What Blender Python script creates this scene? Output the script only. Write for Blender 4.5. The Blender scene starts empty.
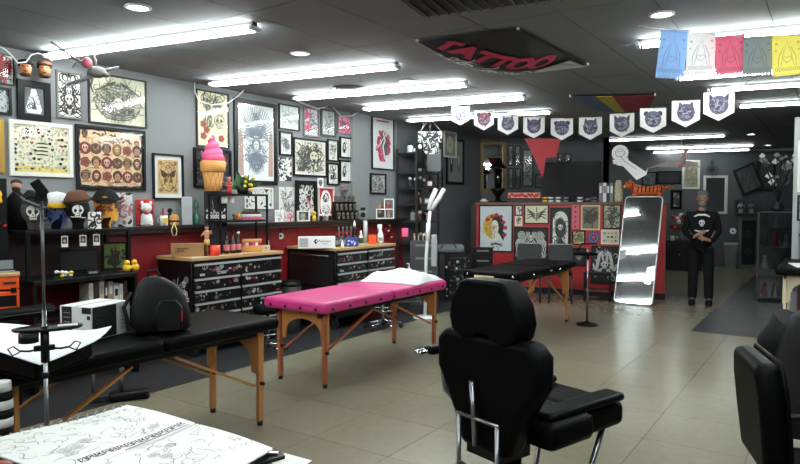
import bpy, bmesh, math, random
from math import sin, cos, pi, radians as R
from mathutils import Vector, Matrix

S = bpy.context.scene
COL = S.collection
# ------------------------------------------------------------------ camera
F, CX, CY, HZ, CH = 640.0, 400.0, 232.0, 205.0, 1.55
PITCH = math.atan((CY - HZ) / F)
cd = bpy.data.cameras.new('camera')
cam = bpy.data.objects.new('camera', cd)
COL.objects.link(cam)
cam.location = (0, 0, CH)
cam.rotation_euler = (pi / 2 - PITCH, 0, 0)
cd.sensor_width = 36
cd.lens = F / 800 * 36
cd.clip_start = 0.05
cd.clip_end = 100
S.camera = cam
# ------------------------------------------------------------------ world and exposure
wd = bpy.data.worlds.new('world')
S.world = wd
wd.use_nodes = True
wd.node_tree.nodes['Background'].inputs[0].default_value = (0.55, 0.6, 0.65, 1)
wd.node_tree.nodes['Background'].inputs[1].default_value = 0.05
vs = S.view_settings
vs.view_transform = 'Standard'
vs.look = 'None'
vs.exposure = 0.22
vs.gamma = 1
vs.use_curve_mapping = False
TUBE_POWER = 56.0
SPOT_POWER = 14.0
S.cycles.max_bounces = 6
S.cycles.use_denoising = True
ZC = 2.90            # ceiling height

# ------------------------------------------------------------------ pixel helpers
def ray(px, py):
    x = (px - CX) / F; y = (CY - py) / F
    return Vector((x, cos(PITCH) + y * sin(PITCH), -sin(PITCH) + y * cos(PITCH)))
def at_z(px, py, z=0.0):
    d = ray(px, py); t = (z - CH) / d.z
    return Vector((d.x * t, d.y * t, z))
def at_y(px, py, Y):
    d = ray(px, py); t = Y / d.y
    return Vector((d.x * t, Y, CH + d.z * t))
class Plane:
    """vertical plane; u runs left to right seen from the room, off is measured towards the room"""
    def __init__(s, O, ang):
        s.O = Vector((O[0], O[1], 0)); s.a = ang
        s.u = Vector((cos(ang), sin(ang), 0)); s.n = Vector((sin(ang), -cos(ang), 0))
    def hit(s, px, py, off=0.0):
        d = ray(px, py); c = Vector((0, 0, CH))
        t = (off - (c - s.O).dot(s.n)) / d.dot(s.n)
        p = c + d * t
        return (p - s.O).dot(s.u), p.z
    def pt(s, u, off, z):
        p = s.O + s.u * u + s.n * off
        return Vector((p.x, p.y, z))
WA = R(55.8)                                   # direction of the long left wall
WALL = Plane((-2.72, 6.5), WA)
CTR = Plane((1.39, 11.68), math.atan2(-0.39, 0.92))
BACK = Plane((0.0, 16.0), 0.0)
BL = Plane((1.48, 12.9), 0.0)

# ------------------------------------------------------------------ materials
def lin(c):
    def f(x):
        x /= 255.0
        return x / 12.92 if x <= 0.04045 else ((x + 0.055) / 1.055) ** 2.4
    return (f(c[0]), f(c[1]), f(c[2]), 1.0)
MATS = {}
def mat(name, rgb=(128, 128, 128), rough=0.5, metal=0.0, var=0.12, scale=8.0, bump=0.0, bscale=60.0, coat=0.0, emit=None, estr=0.0, spec=0.5, stretch=None):
    if name in MATS: return MATS[name]
    m = bpy.data.materials.new(name); m.use_nodes = True
    nt = m.node_tree; n = nt.nodes; L = nt.links
    b = n['Principled BSDF']
    b.inputs['Roughness'].default_value = rough
    b.inputs['Metallic'].default_value = metal
    b.inputs['Specular IOR Level'].default_value = spec
    if coat: b.inputs['Coat Weight'].default_value = coat
    tc = n.new('ShaderNodeTexCoord'); src = tc.outputs['Object']
    if stretch:
        mp = n.new('ShaderNodeMapping'); mp.inputs['Scale'].default_value = stretch
        L.new(src, mp.inputs['Vector']); src = mp.outputs['Vector']
    ns = n.new('ShaderNodeTexNoise'); ns.inputs['Scale'].default_value = scale; ns.inputs['Detail'].default_value = 4
    L.new(src, ns.inputs['Vector'])
    c = lin(rgb)
    mx = n.new('ShaderNodeMix'); mx.data_type = 'RGBA'
    mx.inputs[6].default_value = tuple(x * (1 - var) for x in c[:3]) + (1,)
    mx.inputs[7].default_value = tuple(min(1, x * (1 + var)) for x in c[:3]) + (1,)
    L.new(ns.outputs['Fac'], mx.inputs[0]); L.new(mx.outputs[2], b.inputs['Base Color'])
    if bump:
        n2 = n.new('ShaderNodeTexNoise'); n2.inputs['Scale'].default_value = bscale; n2.inputs['Detail'].default_value = 3
        L.new(src, n2.inputs['Vector'])
        bp = n.new('ShaderNodeBump'); bp.inputs['Strength'].default_value = bump; bp.inputs['Distance'].default_value = 0.01
        L.new(n2.outputs['Fac'], bp.inputs['Height']); L.new(bp.outputs['Normal'], b.inputs['Normal'])
    if emit:
        b.inputs['Emission Color'].default_value = lin(emit); b.inputs['Emission Strength'].default_value = estr
    MATS[name] = m
    return m
def print_mat():
    if 'print' in MATS: return MATS['print']
    m = bpy.data.materials.new('printed_colour'); m.use_nodes = True
    n = m.node_tree.nodes; L = m.node_tree.links; b = n['Principled BSDF']
    b.inputs['Roughness'].default_value = 0.6
    at = n.new('ShaderNodeAttribute'); at.attribute_name = 'Col'
    tc = n.new('ShaderNodeTexCoord'); ns = n.new('ShaderNodeTexNoise'); ns.inputs['Scale'].default_value = 40
    L.new(tc.outputs['Object'], ns.inputs['Vector'])
    hs = n.new('ShaderNodeHueSaturation')
    mr = n.new('ShaderNodeMapRange'); mr.inputs[3].default_value = 0.88; mr.inputs[4].default_value = 1.08
    L.new(ns.outputs['Fac'], mr.inputs[0]); L.new(mr.outputs[0], hs.inputs['Value'])
    L.new(at.outputs['Color'], hs.inputs['Color']); L.new(hs.outputs['Color'], b.inputs['Base Color'])
    MATS['print'] = m
    return m
def glass_mat(name='picture_glass', tint=(252, 253, 253), k=0.016, rough=0.08):
    if name in MATS: return MATS[name]
    m = bpy.data.materials.new(name); m.use_nodes = True
    n = m.node_tree.nodes; L = m.node_tree.links
    for x in list(n): n.remove(x)
    o = n.new('ShaderNodeOutputMaterial'); t = n.new('ShaderNodeBsdfTransparent'); g = n.new('ShaderNodeBsdfGlossy')
    t.inputs[0].default_value = lin(tint); g.inputs['Roughness'].default_value = rough
    ns = n.new('ShaderNodeTexNoise'); ns.inputs['Scale'].default_value = 3
    mr = n.new('ShaderNodeMapRange'); mr.inputs[3].default_value = k * 0.8; mr.inputs[4].default_value = k * 1.2
    L.new(ns.outputs['Fac'], mr.inputs[0])
    mx = n.new('ShaderNodeMixShader'); L.new(mr.outputs[0], mx.inputs[0])
    L.new(t.outputs[0], mx.inputs[1]); L.new(g.outputs[0], mx.inputs[2]); L.new(mx.outputs[0], o.inputs[0])
    MATS[name] = m
    return m
BLK = mat('black_metal', (13, 13, 14), 0.38, 0.0, spec=0.28)
BLKF = mat('black_fabric', (11, 11, 12), 0.75, bump=0.15, bscale=200, spec=0.25)
VINYL = mat('black_vinyl', (6, 6, 7), 0.5, bump=0.06, bscale=90, spec=0.07)
BLKP = mat('black_plastic', (10, 10, 11), 0.45, spec=0.25)
CHROME = mat('chrome', (205, 207, 210), 0.14, 1.0, var=0.04)
STEEL = mat('brushed_steel', (150, 152, 156), 0.3, 1.0, stretch=(1, 30, 1))
WHITE = mat('white_plastic', (225, 226, 226), 0.4, var=0.04)
PAPER = mat('white_paper', (228, 228, 224), 0.7, var=0.04)
BEECH = mat('beech_wood', (178, 120, 66), 0.42, var=0.22, scale=14, stretch=(1, 1, 0.12))
BEECHR = mat('reddish_beech_wood', (160, 92, 56), 0.42, var=0.2, scale=14, stretch=(1, 1, 0.12))
TOPWOOD = mat('pale_wood_worktop', (186, 150, 104), 0.4, var=0.2, scale=10, stretch=(0.15, 1, 1))
HANDLE = mat('bright_steel_strip', (186, 188, 190), 0.3, 0.35, var=.05)
DKWOOD = mat('dark_brown_wood', (38, 26, 22), 0.4, var=0.25, scale=12, stretch=(0.15, 1, 1))
RED = mat('red_paint', (132, 24, 32), 0.45, var=0.1)
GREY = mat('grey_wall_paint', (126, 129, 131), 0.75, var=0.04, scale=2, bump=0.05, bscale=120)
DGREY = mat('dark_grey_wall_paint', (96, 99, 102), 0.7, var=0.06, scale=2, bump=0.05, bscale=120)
RUBBER = mat('black_rubber', (14, 14, 14), 0.8)
CARD = mat('brown_cardboard', (150, 112, 70), 0.75, var=0.08)
ORANGE = mat('orange_plastic', (225, 84, 22), 0.4)

# ------------------------------------------------------------------ mesh builder
class MB:
    def __init__(s):
        s.v = []; s.f = []; s.c = []; s.sm = []; s.cur = None; s.smooth = False; s.T = None
    def col(s, rgb): s.cur = lin(rgb) if rgb else None; return s
    def vs(s, pts):
        b = len(s.v)
        for p in pts:
            p = Vector(p)
            s.v.append(tuple(s.T @ p) if s.T else tuple(p))
        return b
    def face(s, idx, smooth=None):
        s.f.append(tuple(idx)); s.c.append(s.cur); s.sm.append(s.smooth if smooth is None else smooth)
    def poly(s, pts):
        b = s.vs(pts); s.face(range(b, b + len(pts)), False); return s
    def box(s, x0, y0, z0, x1, y1, z1):
        b = s.vs([(x0, y0, z0), (x1, y0, z0), (x1, y1, z0), (x0, y1, z0), (x0, y0, z1), (x1, y0, z1), (x1, y1, z1), (x0, y1, z1)])
        for q in ((0, 3, 2, 1), (4, 5, 6, 7), (0, 1, 5, 4), (1, 2, 6, 5), (2, 3, 7, 6), (3, 0, 4, 7)):
            s.face([b + i for i in q], False)
        return s
    def cbox(s, c, d):
        return s.box(c[0] - d[0] / 2, c[1] - d[1] / 2, c[2] - d[2] / 2, c[0] + d[0] / 2, c[1] + d[1] / 2, c[2] + d[2] / 2)
    def bar(s, p0, p1, w, t):
        """rectangular bar from p0 to p1"""
        p0 = Vector(p0); p1 = Vector(p1); d = (p1 - p0).normalized()
        a = Vector((0, 0, 1)) if abs(d.z) < 0.9 else Vector((0, 1, 0))
        x = d.cross(a).normalized() * w / 2; y = d.cross(x).normalized() * t / 2
        b = s.vs([p0 - x - y, p0 + x - y, p0 + x + y, p0 - x + y, p1 - x - y, p1 + x - y, p1 + x + y, p1 - x + y])
        for q in ((0, 3, 2, 1), (4, 5, 6, 7), (0, 1, 5, 4), (1, 2, 6, 5), (2, 3, 7, 6), (3, 0, 4, 7)):
            s.face([b + i for i in q], False)
        return s
    def rings(s, rings, cap0=True, cap1=True, closed=False):
        n = len(rings[0]); bs = [s.vs(r) for r in rings]
        pr = list(zip(bs, bs[1:]))
        if closed: pr.append((bs[-1], bs[0]))
        for b0, b1 in pr:
            for i in range(n):
                j = (i + 1) % n
                s.face((b0 + i, b0 + j, b1 + j, b1 + i), True)
        if not closed:
            if cap0: s.face([bs[0] + i for i in reversed(range(n))], False)
            if cap1: s.face([bs[-1] + i for i in range(n)], False)
        return s
    def tube(s, pts, r, n=8, closed=False):
        pts = [Vector(p) for p in pts]; rs = r if isinstance(r, (list, tuple)) else [r] * len(pts)
        out = []; pu = None
        for i, p in enumerate(pts):
            a = pts[i - 1] if (i > 0 or closed) else p
            c = pts[(i + 1) % len(pts)] if (i < len(pts) - 1 or closed) else p
            d = (c - a)
            d = d.normalized() if d.length > 1e-9 else Vector((0, 0, 1))
            if pu is None:
                pu = d.cross(Vector((0, 0, 1)))
                if pu.length < 0.05: pu = d.cross(Vector((0, 1, 0)))
            x = (pu - d * pu.dot(d)).normalized(); pu = x; y = d.cross(x)
            out.append([p + (x * cos(2 * pi * k / n) + y * sin(2 * pi * k / n)) * rs[i] for k in range(n)])
        return s.rings(out, closed=closed)
    def cyl(s, p0, p1, r0, r1=None, n=14):
        return s.tube([p0, p1], [r0, r0 if r1 is None else r1], n)
    def lathe(s, prof, c=(0, 0, 0), n=16, sx=1, sy=1):
        out = [[(c[0] + max(r, 1e-4) * cos(2 * pi * k / n) * sx, c[1] + max(r, 1e-4) * sin(2 * pi * k / n) * sy, c[2] + z) for k in range(n)] for r, z in prof]
        return s.rings(out)
    def ball(s, c, r, n=12, m=8):
        rx, ry, rz = (r, r, r) if not isinstance(r, (list, tuple)) else r
        out = []
        for i in range(m + 1):
            t = -pi / 2 + pi * i / m; k0 = max(cos(t), 0.01)
            out.append([(c[0] + rx * k0 * cos(2 * pi * k / n), c[1] + ry * k0 * sin(2 * pi * k / n), c[2] + rz * sin(t)) for k in range(n)])
        return s.rings(out)
    def prism(s, poly, y0, y1):
        """polygon in x-z, extruded in y"""
        n = len(poly); a = s.vs([(x, y0, z) for x, z in poly]); b = s.vs([(x, y1, z) for x, z in poly])
        s.face([a + i for i in range(n)], False); s.face([b + i for i in reversed(range(n))], False)
        for i in range(n):
            j = (i + 1) % n; s.face((a + j, a + i, b + i, b + j), False)
        return s
    def prismz(s, poly, z0, z1):
        n = len(poly); a = s.vs([(x, y, z0) for x, y in poly]); b = s.vs([(x, y, z1) for x, y in poly])
        s.face([a + i for i in reversed(range(n))], False); s.face([b + i for i in range(n)], False)
        for i in range(n):
            j = (i + 1) % n; s.face((a + i, a + j, b + j, b + i), False)
        return s
    def mesh(s, name, m):
        me = bpy.data.meshes.new(name); me.from_pydata(s.v, [], s.f)
        if any(c is not None for c in s.c):
            at = me.color_attributes.new('Col', 'FLOAT_COLOR', 'CORNER')
            k = 0; data = []
            for f, c in zip(s.f, s.c):
                data.extend(list(c or (0.5, 0.5, 0.5, 1)) * len(f))
            at.data.foreach_set('color', data)
            m = m or print_mat()
        me.materials.append(m)
        me.polygons.foreach_set('use_smooth', s.sm)
        me.update()
        return me
    def build(s, name, m=None, parent=None, bevel=0, seg=2, sub=0, loc=None, rz=0):
        o = bpy.data.objects.new(name, s.mesh(name, m)); COL.objects.link(o)
        if parent: o.parent = parent
        if loc is not None: o.location = loc; o.rotation_euler.z = rz
        if bevel:
            md = o.modifiers.new('bevel', 'BEVEL'); md.width = bevel; md.segments = seg; md.limit_method = 'ANGLE'; md.angle_limit = R(40)
            for p in o.data.polygons: p.use_smooth = True
            try: o.data.set_sharp_from_angle(angle=R(50))
            except Exception: pass
        if sub:
            md = o.modifiers.new('sub', 'SUBSURF'); md.levels = sub; md.render_levels = sub
        return o
def tag(o, label=None, cat=None, group=None, kind=None):
    if label: o['label'] = label
    if cat: o['category'] = cat
    if group: o['group'] = group
    if kind: o['kind'] = kind
    return o
def thing(name, label, cat, loc=(0, 0, 0), rz=0, group=None):
    o = bpy.data.objects.new(name, None); COL.objects.link(o); o.empty_display_size = 0.1
    o.location = loc; o.rotation_euler = (0, 0, rz)
    return tag(o, label, cat, group)
def structure(mb, name, m, parent=None, **k):
    o = mb.build(name, m, parent, **k)
    if not parent: o['kind'] = 'structure'
    return o
def copy_tree(o, parent=None, label=None):
    c = o.copy(); COL.objects.link(c); c.parent = parent
    if label: c['label'] = label
    for ch in list(o.children): copy_tree(ch, c)
    return c

# ------------------------------------------------------------------ flat print drawing
INK = (28, 27, 30)
class Art(MB):
    """flat printed sheet facing local -y, origin at its centre; layers lie a hair apart"""
    def __init__(s, w, h, paper=(228, 226, 220), th=0.003, back=0.0):
        MB.__init__(s); s.w = w; s.h = h; s.l = 0; s.y0 = back - th
        s.col(paper)
        if paper: s.box(-w / 2, back - th, -h / 2, w / 2, back, h / 2)
    def lay(s): s.l += 1; return s.y0 - 0.0005 - 0.00001 * s.l
    def shape(s, pts, c):
        s.col(c); y = s.lay(); s.poly([(x, y, z) for x, z in pts])
    def ell(s, x, z, rx, rz, c, n=14, a=0):
        s.shape([(x + rx * cos(t) * cos(a) - rz * sin(t) * sin(a), z + rx * cos(t) * sin(a) + rz * sin(t) * cos(a)) for t in [2 * pi * k / n for k in range(n)]], c)
    def rect(s, x0, z0, x1, z1, c): s.shape([(x0, z0), (x1, z0), (x1, z1), (x0, z1)], c)
    def line(s, pts, w, c, closed=False):
        s.col(c); y = s.lay(); n = len(pts); L = []; Rr = []
        for i, (x, z) in enumerate(pts):
            a = pts[i - 1] if i > 0 or closed else pts[i]; b = pts[(i + 1) % n] if i < n - 1 or closed else pts[i]
            dx, dz = b[0] - a[0], b[1] - a[1]; l = math.hypot(dx, dz) or 1
            k = w / 2 * (1 if closed else (0.45 + 0.55 * sin(pi * (i + 0.5) / n)))
            L.append((x - dz / l * k, y, z + dx / l * k)); Rr.append((x + dz / l * k, y, z - dx / l * k))
        b = s.vs(L + Rr)
        for i in range(n if closed else n - 1):
            j = (i + 1) % n; s.face((b + n + i, b + n + j, b + j, b + i), False)
    def ring(s, x, z, rx, rz, w, c, n=16):
        s.line([(x + rx * cos(2 * pi * k / n), z + rz * sin(2 * pi * k / n)) for k in range(n)], w, c, True)
    def spiral(s, x, z, r, turns, w, c, n=22):
        s.line([(x + r * (k / n) * cos(2 * pi * turns * k / n), z + r * (k / n) * sin(2 * pi * turns * k / n)) for k in range(n + 1)], w, c)
    def curl(s, x, z, r, rng, w, c):
        a = rng.uniform(0, 2 * pi); b = rng.uniform(-5, 5); q = rng.uniform(0.2, 1)
        p = [(x, z)]; st = r / 5
        for k in range(9):
            x += cos(a) * st; z += sin(a) * st; a += b / 9 + (k / 9) * q; p.append((x, z))
        s.line(p, w, c)
    # --- motifs, centred, radius r
    def rose(s, x, z, r, c, ink=INK):
        for k in range(5):
            t = 2 * pi * k / 5; s.ell(x + r * .5 * cos(t), z + r * .5 * sin(t), r * .5, r * .42, ink, 10); s.ell(x + r * .5 * cos(t), z + r * .5 * sin(t), r * .42, r * .34, c, 10)
        s.ell(x, z, r * .42, r * .42, c, 10); s.spiral(x, z, r * .45, 2, r * .1, ink)
    def skull(s, x, z, r, c=(236, 230, 214), ink=INK):
        s.ell(x, z + r * .18, r * .8, r * .78, ink); s.ell(x, z + r * .18, r * .7, r * .68, c)
        s.rect(x - r * .42, z - r * .85, x + r * .42, z - r * .3, ink); s.rect(x - r * .34, z - r * .78, x + r * .34, z - r * .28, c)
        for q in (-1, 1): s.ell(x + q * r * .3, z + r * .08, r * .2, r * .24, ink, 10)
        s.shape([(x, z - r * .1), (x - r * .1, z - r * .32), (x + r * .1, z - r * .32)], ink)
        for q in (-.2, 0, .2): s.rect(x + q * r - r * .025, z - r * .78, x + q * r + r * .025, z - r * .45, ink)
    def head(s, x, z, r, skin, hair, acc, ink=INK):
        s.ell(x, z + r * .15, r * .82, r * .85, hair); s.ell(x, z - r * .1, r * .55, r * .68, ink); s.ell(x, z - r * .1, r * .5, r * .62, skin)
        for q in (-1, 1): s.ell(x + q * r * .2, z, r * .12, r * .07, ink, 8)
        s.ell(x, z - r * .42, r * .16, r * .07, acc, 8); s.line([(x, z), (x - r * .06, z - r * .2), (x + r * .05, z - r * .22)], r * .06, ink)
        s.shape([(x - r * .7, z - r), (x + r * .7, z - r), (x + r * .4, z - r * .65), (x - r * .4, z - r * .65)], acc)
        s.line([(x - r * .6, z + r * .5), (x, z + r * .75), (x + r * .6, z + r * .5)], r * .16, acc)
    def dagger(s, x, z, r, c, ink=INK, a=0.6):
        def q(px, pz): return (x + px * cos(a) - pz * sin(a), z + px * sin(a) + pz * cos(a))
        s.shape([q(-r * .12, r * .3), q(r * .12, r * .3), q(0, -r)], ink); s.line([q(-r * .4, r * .33), q(r * .4, r * .33)], r * .14, ink); s.line([q(0, r * .3), q(0, r * .9)], r * .16, c)
    def heart(s, x, z, r, c, ink=INK):
        p = [(x + r * .9 * (sin(t) ** 3), z + r * .8 * (13 * cos(t) - 5 * cos(2 * t) - 2 * cos(3 * t) - cos(4 * t)) / 16) for t in [2 * pi * k / 18 for k in range(18)]]
        s.shape(p, c); s.line(p, r * .12, ink, True)
    def star(s, x, z, r, c):
        s.shape([(x + (r if k % 2 == 0 else r * .42) * sin(pi * k / 5), z + (r if k % 2 == 0 else r * .42) * cos(pi * k / 5)) for k in range(10)], c)
    def snake(s, x, z, r, c):
        s.line([(x + r * .5 * sin(k * .9), z - r + 2 * r * k / 12) for k in range(13)], r * .25, c)
    def bird(s, x, z, r, c):
        s.line([(x - r, z + r * .4), (x - r * .4, z + r * .5), (x, z), (x + r * .4, z + r * .6), (x + r, z + r * .5)], r * .3, c); s.line([(x - r * .1, z + r * .2), (x + r * .1, z - r * .8)], r * .22, c)
    def any(s, x, z, r, rng, cols, ink=INK):
        k = rng.randrange(9); c = rng.choice(cols)
        if k == 0: s.rose(x, z, r, c, ink)
        elif k == 1: s.skull(x, z, r, ink=ink)
        elif k == 2: s.dagger(x, z, r, c, ink, rng.uniform(-1, 1))
        elif k == 3: s.heart(x, z, r, c, ink)
        elif k == 4: s.snake(x, z, r, ink)
        elif k == 5: s.bird(x, z, r, ink)
        elif k == 6: s.star(x, z, r * .8, c)
        elif k == 7: s.spiral(x, z, r * .9, 2.5, r * .16, ink)
        else:
            for _ in range(4): s.curl(x + rng.uniform(-r, r) * .4, z + rng.uniform(-r, r) * .4, r, rng, r * .14, ink)
    def curls(s, n, seed, c=INK, w=0.006, r=0.1, rx=0.85, rz=0.85, x=0, z=0, ell=True):
        g = random.Random(seed)
        for _ in range(n):
            t = g.uniform(0, 2 * pi); q = math.sqrt(g.random())
            if ell: a, b = q * cos(t) * rx, q * sin(t) * rz
            else: a, b = g.uniform(-rx, rx), g.uniform(-rz, rz)
            s.curl(x + a * s.w / 2, z + b * s.h / 2, r * g.uniform(.5, 1.2), g, w * g.uniform(.6, 1.5), c)
        return s
    def sym(s, n, seed, c, w, r, rx, rz, z=0):
        for q in (1, -1):
            g = random.Random(seed)
            for _ in range(n):
                t = g.uniform(-pi / 2, pi / 2); k = math.sqrt(g.random()); x0, z0 = k * cos(t) * rx * s.w / 2, z + k * sin(t) * rz * s.h / 2; a = g.uniform(0, 2 * pi); b = g.uniform(-5, 5); st = r * g.uniform(.5, 1.2) / 5; ww = w * g.uniform(.6, 1.5); p = [(x0, z0)]
                for i in range(9): x0 += cos(a) * st; z0 += sin(a) * st; a += b / 9; p.append((x0, z0))
                s.line([(q * x, y) for x, y in p], ww, c)
    def clip(s):
        for i, p in enumerate(s.v):
            s.v[i] = (max(-s.w / 2, min(s.w / 2, p[0])), p[1], max(-s.h / 2, min(s.h / 2, p[2])))
        return s
def text_shapes(body, size, font_w=1.0, bold=0.0):
    """outline of real lettering as 2-D triangles (default Blender font)"""
    cu = bpy.data.curves.new('lettering', 'FONT'); cu.body = body; cu.size = size; cu.align_x = 'CENTER'; cu.align_y = 'CENTER'; cu.offset = bold
    o = bpy.data.objects.new('lettering', cu); COL.objects.link(o)
    dg = bpy.context.evaluated_depsgraph_get(); dg.update()
    me = bpy.data.meshes.new_from_object(o.evaluated_get(dg))
    vs_ = [(v.co.x * font_w, v.co.y) for v in me.vertices]; fs = [tuple(p.vertices) for p in me.polygons]
    bpy.data.objects.remove(o); bpy.data.curves.remove(cu); bpy.data.meshes.remove(me)
    return vs_, fs
def put_text(art, body, x, z, size, c, wide=1.0, up=True):
    v, f = text_shapes(body, size, wide); y = art.lay(); art.col(c)
    b = art.vs([(x + a, y, z + q) for a, q in v])
    for q in f: art.face([b + i for i in q], False)

def framed(plane, box, label, draw, fw=0.02, fm=None, paper=(228, 226, 220), matw=0.0, matc=(225, 225, 222), off=0.0, depth=0.025, name='framed_picture', cat='picture', glass=True, group=None, tilt=0.0, seed=1):
    """a picture hung flat on a plane, its extents read from the photograph"""
    x0, y0, x1, y1 = box; ym = (y0 + y1) / 2; xm = (x0 + x1) / 2
    ff = off + depth
    u0, _ = plane.hit(x0, ym, ff); u1, _ = plane.hit(x1, ym, ff); _, z1 = plane.hit(xm, y0, ff); _, z0 = plane.hit(xm, y1, ff)
    w, h = u1 - u0, z1 - z0
    t = thing(name, label, cat, plane.pt((u0 + u1) / 2, off, (z0 + z1) / 2), plane.a, group)
    if tilt: t.rotation_euler = (0, tilt, plane.a)
    if fw:
        m = MB(); a, b, c, d = -w / 2, w / 2, -h / 2, h / 2
        for q in ((a, c, b, c + fw), (a, d - fw, b, d), (a, c + fw, a + fw, d - fw), (b - fw, c + fw, b, d - fw)):
            m.box(q[0], -depth, q[1], q[2], 0, q[3])
        m.build('frame', fm or BLK, t)
    iw, ih = w - 2 * fw, h - 2 * fw
    if matw:
        MB().box(-iw / 2, -0.006, -ih / 2, iw / 2, 0, ih / 2).build('mat_board', mat('mat_%d_%d_%d' % matc, matc, 0.8, var=0.03), t)
        iw -= 2 * matw; ih -= 2 * matw
    a = Art(iw, ih, paper, 0.003, -0.007 if matw else -0.004)
    draw(a, random.Random(seed)); a.clip()
    a.build('print', None, t)
    if glass and fw:
        MB().box(-w / 2 + fw, -depth * .7 - .002, -h / 2 + fw, w / 2 - fw, -depth * .7, h / 2 - fw).build('glass', glass_mat(), t)
    return t
# ================================================================== THE ROOM
def pos_mat(name, rgb, rough, v1, s1, v2, s2, rrough=0.0, bump=0.0):
    """material whose mottling runs on across neighbouring tiles; each tile differs slightly"""
    m = bpy.data.materials.new(name); m.use_nodes = True; n = m.node_tree.nodes; L = m.node_tree.links; b = n['Principled BSDF']
    g = n.new('ShaderNodeNewGeometry')
    a = n.new('ShaderNodeTexNoise'); a.inputs['Scale'].default_value = s1; a.inputs['Detail'].default_value = 6; a.inputs['Roughness'].default_value = 0.65
    c = n.new('ShaderNodeTexNoise'); c.inputs['Scale'].default_value = s2; c.inputs['Detail'].default_value = 3
    L.new(g.outputs['Position'], a.inputs['Vector']); L.new(g.outputs['Position'], c.inputs['Vector'])
    oi = n.new('ShaderNodeObjectInfo')
    def mr(src, lo, hi, f0=0.0, f1=1.0):
        q = n.new('ShaderNodeMapRange'); q.inputs[1].default_value = f0; q.inputs[2].default_value = f1; q.inputs[3].default_value = lo; q.inputs[4].default_value = hi; L.new(src, q.inputs[0]); return q.outputs[0]
    def mul(p, q):
        k = n.new('ShaderNodeMath'); k.operation = 'MULTIPLY'; L.new(p, k.inputs[0]); L.new(q, k.inputs[1]); return k.outputs[0]
    v = mul(mul(mr(a.outputs['Fac'], 1 - v1, 1 + v1, .25, .75), mr(c.outputs['Fac'], 1 - v2, 1 + v2, .25, .75)), mr(oi.outputs['Random'], .95, 1.05))
    hs = n.new('ShaderNodeHueSaturation'); hs.inputs['Color'].default_value = lin(rgb); L.new(v, hs.inputs['Value']); L.new(hs.outputs['Color'], b.inputs['Base Color'])
    L.new(mr(a.outputs['Fac'], rough - rrough, rough + rrough), b.inputs['Roughness'])
    if bump:
        bp = n.new('ShaderNodeBump'); bp.inputs['Strength'].default_value = bump; bp.inputs['Distance'].default_value = .005
        L.new(a.outputs['Fac'], bp.inputs['Height']); L.new(bp.outputs['Normal'], b.inputs['Normal'])
    return m
FLOORM = pos_mat('worn_floor_tile', (126, 121, 103), 0.24, 0.07, 14.0, 0.07, 0.9, 0.02)
GROUT = mat('dark_grout', (84, 81, 73), 0.9)
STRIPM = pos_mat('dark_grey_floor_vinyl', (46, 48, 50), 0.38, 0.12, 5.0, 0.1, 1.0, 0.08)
CEILM = pos_mat('dark_grey_ceiling_tile', (122, 126, 130), 0.85, 0.06, 40.0, 0.06, 0.8)
def on_screen(p, lo=-40, hi=840, lov=-40, hiv=504):
    z = p.z - CH; f = p.y * cos(PITCH) - z * sin(PITCH)
    if f < 0.4: return None
    x = CX + F * p.x / f; y = CY - F * (p.y * sin(PITCH) + z * cos(PITCH)) / f
    return (x, y, f) if lo < x < hi and lov < y < hiv else None
def tiled(name, mtile, mbase, z, tu, tv, gap, th, up, u0, u1, v0, v1, skip=None):
    """tiles laid in the wall's own grid; the 300 largest in view are single tiles, the rest one joined part"""
    base = MB(); pts = [WALL.pt(u, v, 0) for u, v in ((u0, v0), (u1, v0), (u1, v1), (u0, v1))]
    s = 1 if up else -1
    za, zb = sorted((z - s * th * .6, z - s * (th + .06)))
    base.prismz([(p.x, p.y) for p in pts][::-1] if True else None, za, zb)
    fl = structure(base, name, mbase)
    tm = MB(); e = gap / 2; za, zb = sorted((z, z - s * th))
    tm.box(e, -tv + e, za, tu - e, -e, zb)
    me = tm.mesh('tile', mtile); cells = []
    nu, nv = int(math.ceil((u1 - u0) / tu)), int(math.ceil((v1 - v0) / tv))
    for i in range(nu):
        for j in range(nv):
            u, v = u0 + i * tu, v0 + j * tv
            c = WALL.pt(u + tu / 2, v + tv / 2, z); q = on_screen(c)
            if q is None: q = next((k for k in (on_screen(WALL.pt(u + a, v + b, z)) for a in (0, tu) for b in (0, tv)) if k), None)
            cells.append((-(1 / q[2] ** 2 if q else 0), u, v))
    cells.sort(); rest = MB()
    for k, (s_, u, v) in enumerate(cells):
        if k < 290 and s_ < 0:
            o = bpy.data.objects.new('tile', me); COL.objects.link(o); o.parent = fl
            o.location = WALL.pt(u, v, 0); o.rotation_euler.z = WALL.a
        else:
            rest.T = Matrix.Translation(WALL.pt(u, v, 0)) @ Matrix.Rotation(WALL.a, 4, 'Z')
            rest.box(e, -tv + e, za, tu - e, -e, zb)
    if rest.f:
        o = rest.build('remaining_tiles', mtile, fl); o['kind'] = 'stuff'
    return fl
U0, U1, V1 = -8.0, 13.6, 10.0
tiled('floor', FLOORM, GROUT, 0.0, 0.61, 0.61, 0.003, 0.012, True, U0, U1, 0.0, V1)
tiled('ceiling', CEILM, mat('ceiling_grid', (60, 62, 65), 0.8), ZC, 1.22, 0.61, 0.008, 0.012, False, U0, U1, 0.0, V1)
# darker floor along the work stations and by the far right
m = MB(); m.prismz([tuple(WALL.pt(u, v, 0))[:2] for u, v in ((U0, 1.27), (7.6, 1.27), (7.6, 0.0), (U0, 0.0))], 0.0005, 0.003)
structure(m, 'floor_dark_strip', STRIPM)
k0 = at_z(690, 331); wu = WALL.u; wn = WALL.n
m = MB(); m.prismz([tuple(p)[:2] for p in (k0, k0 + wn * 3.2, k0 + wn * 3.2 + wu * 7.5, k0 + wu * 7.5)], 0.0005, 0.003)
structure(m, 'floor_dark_area', STRIPM)

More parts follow.
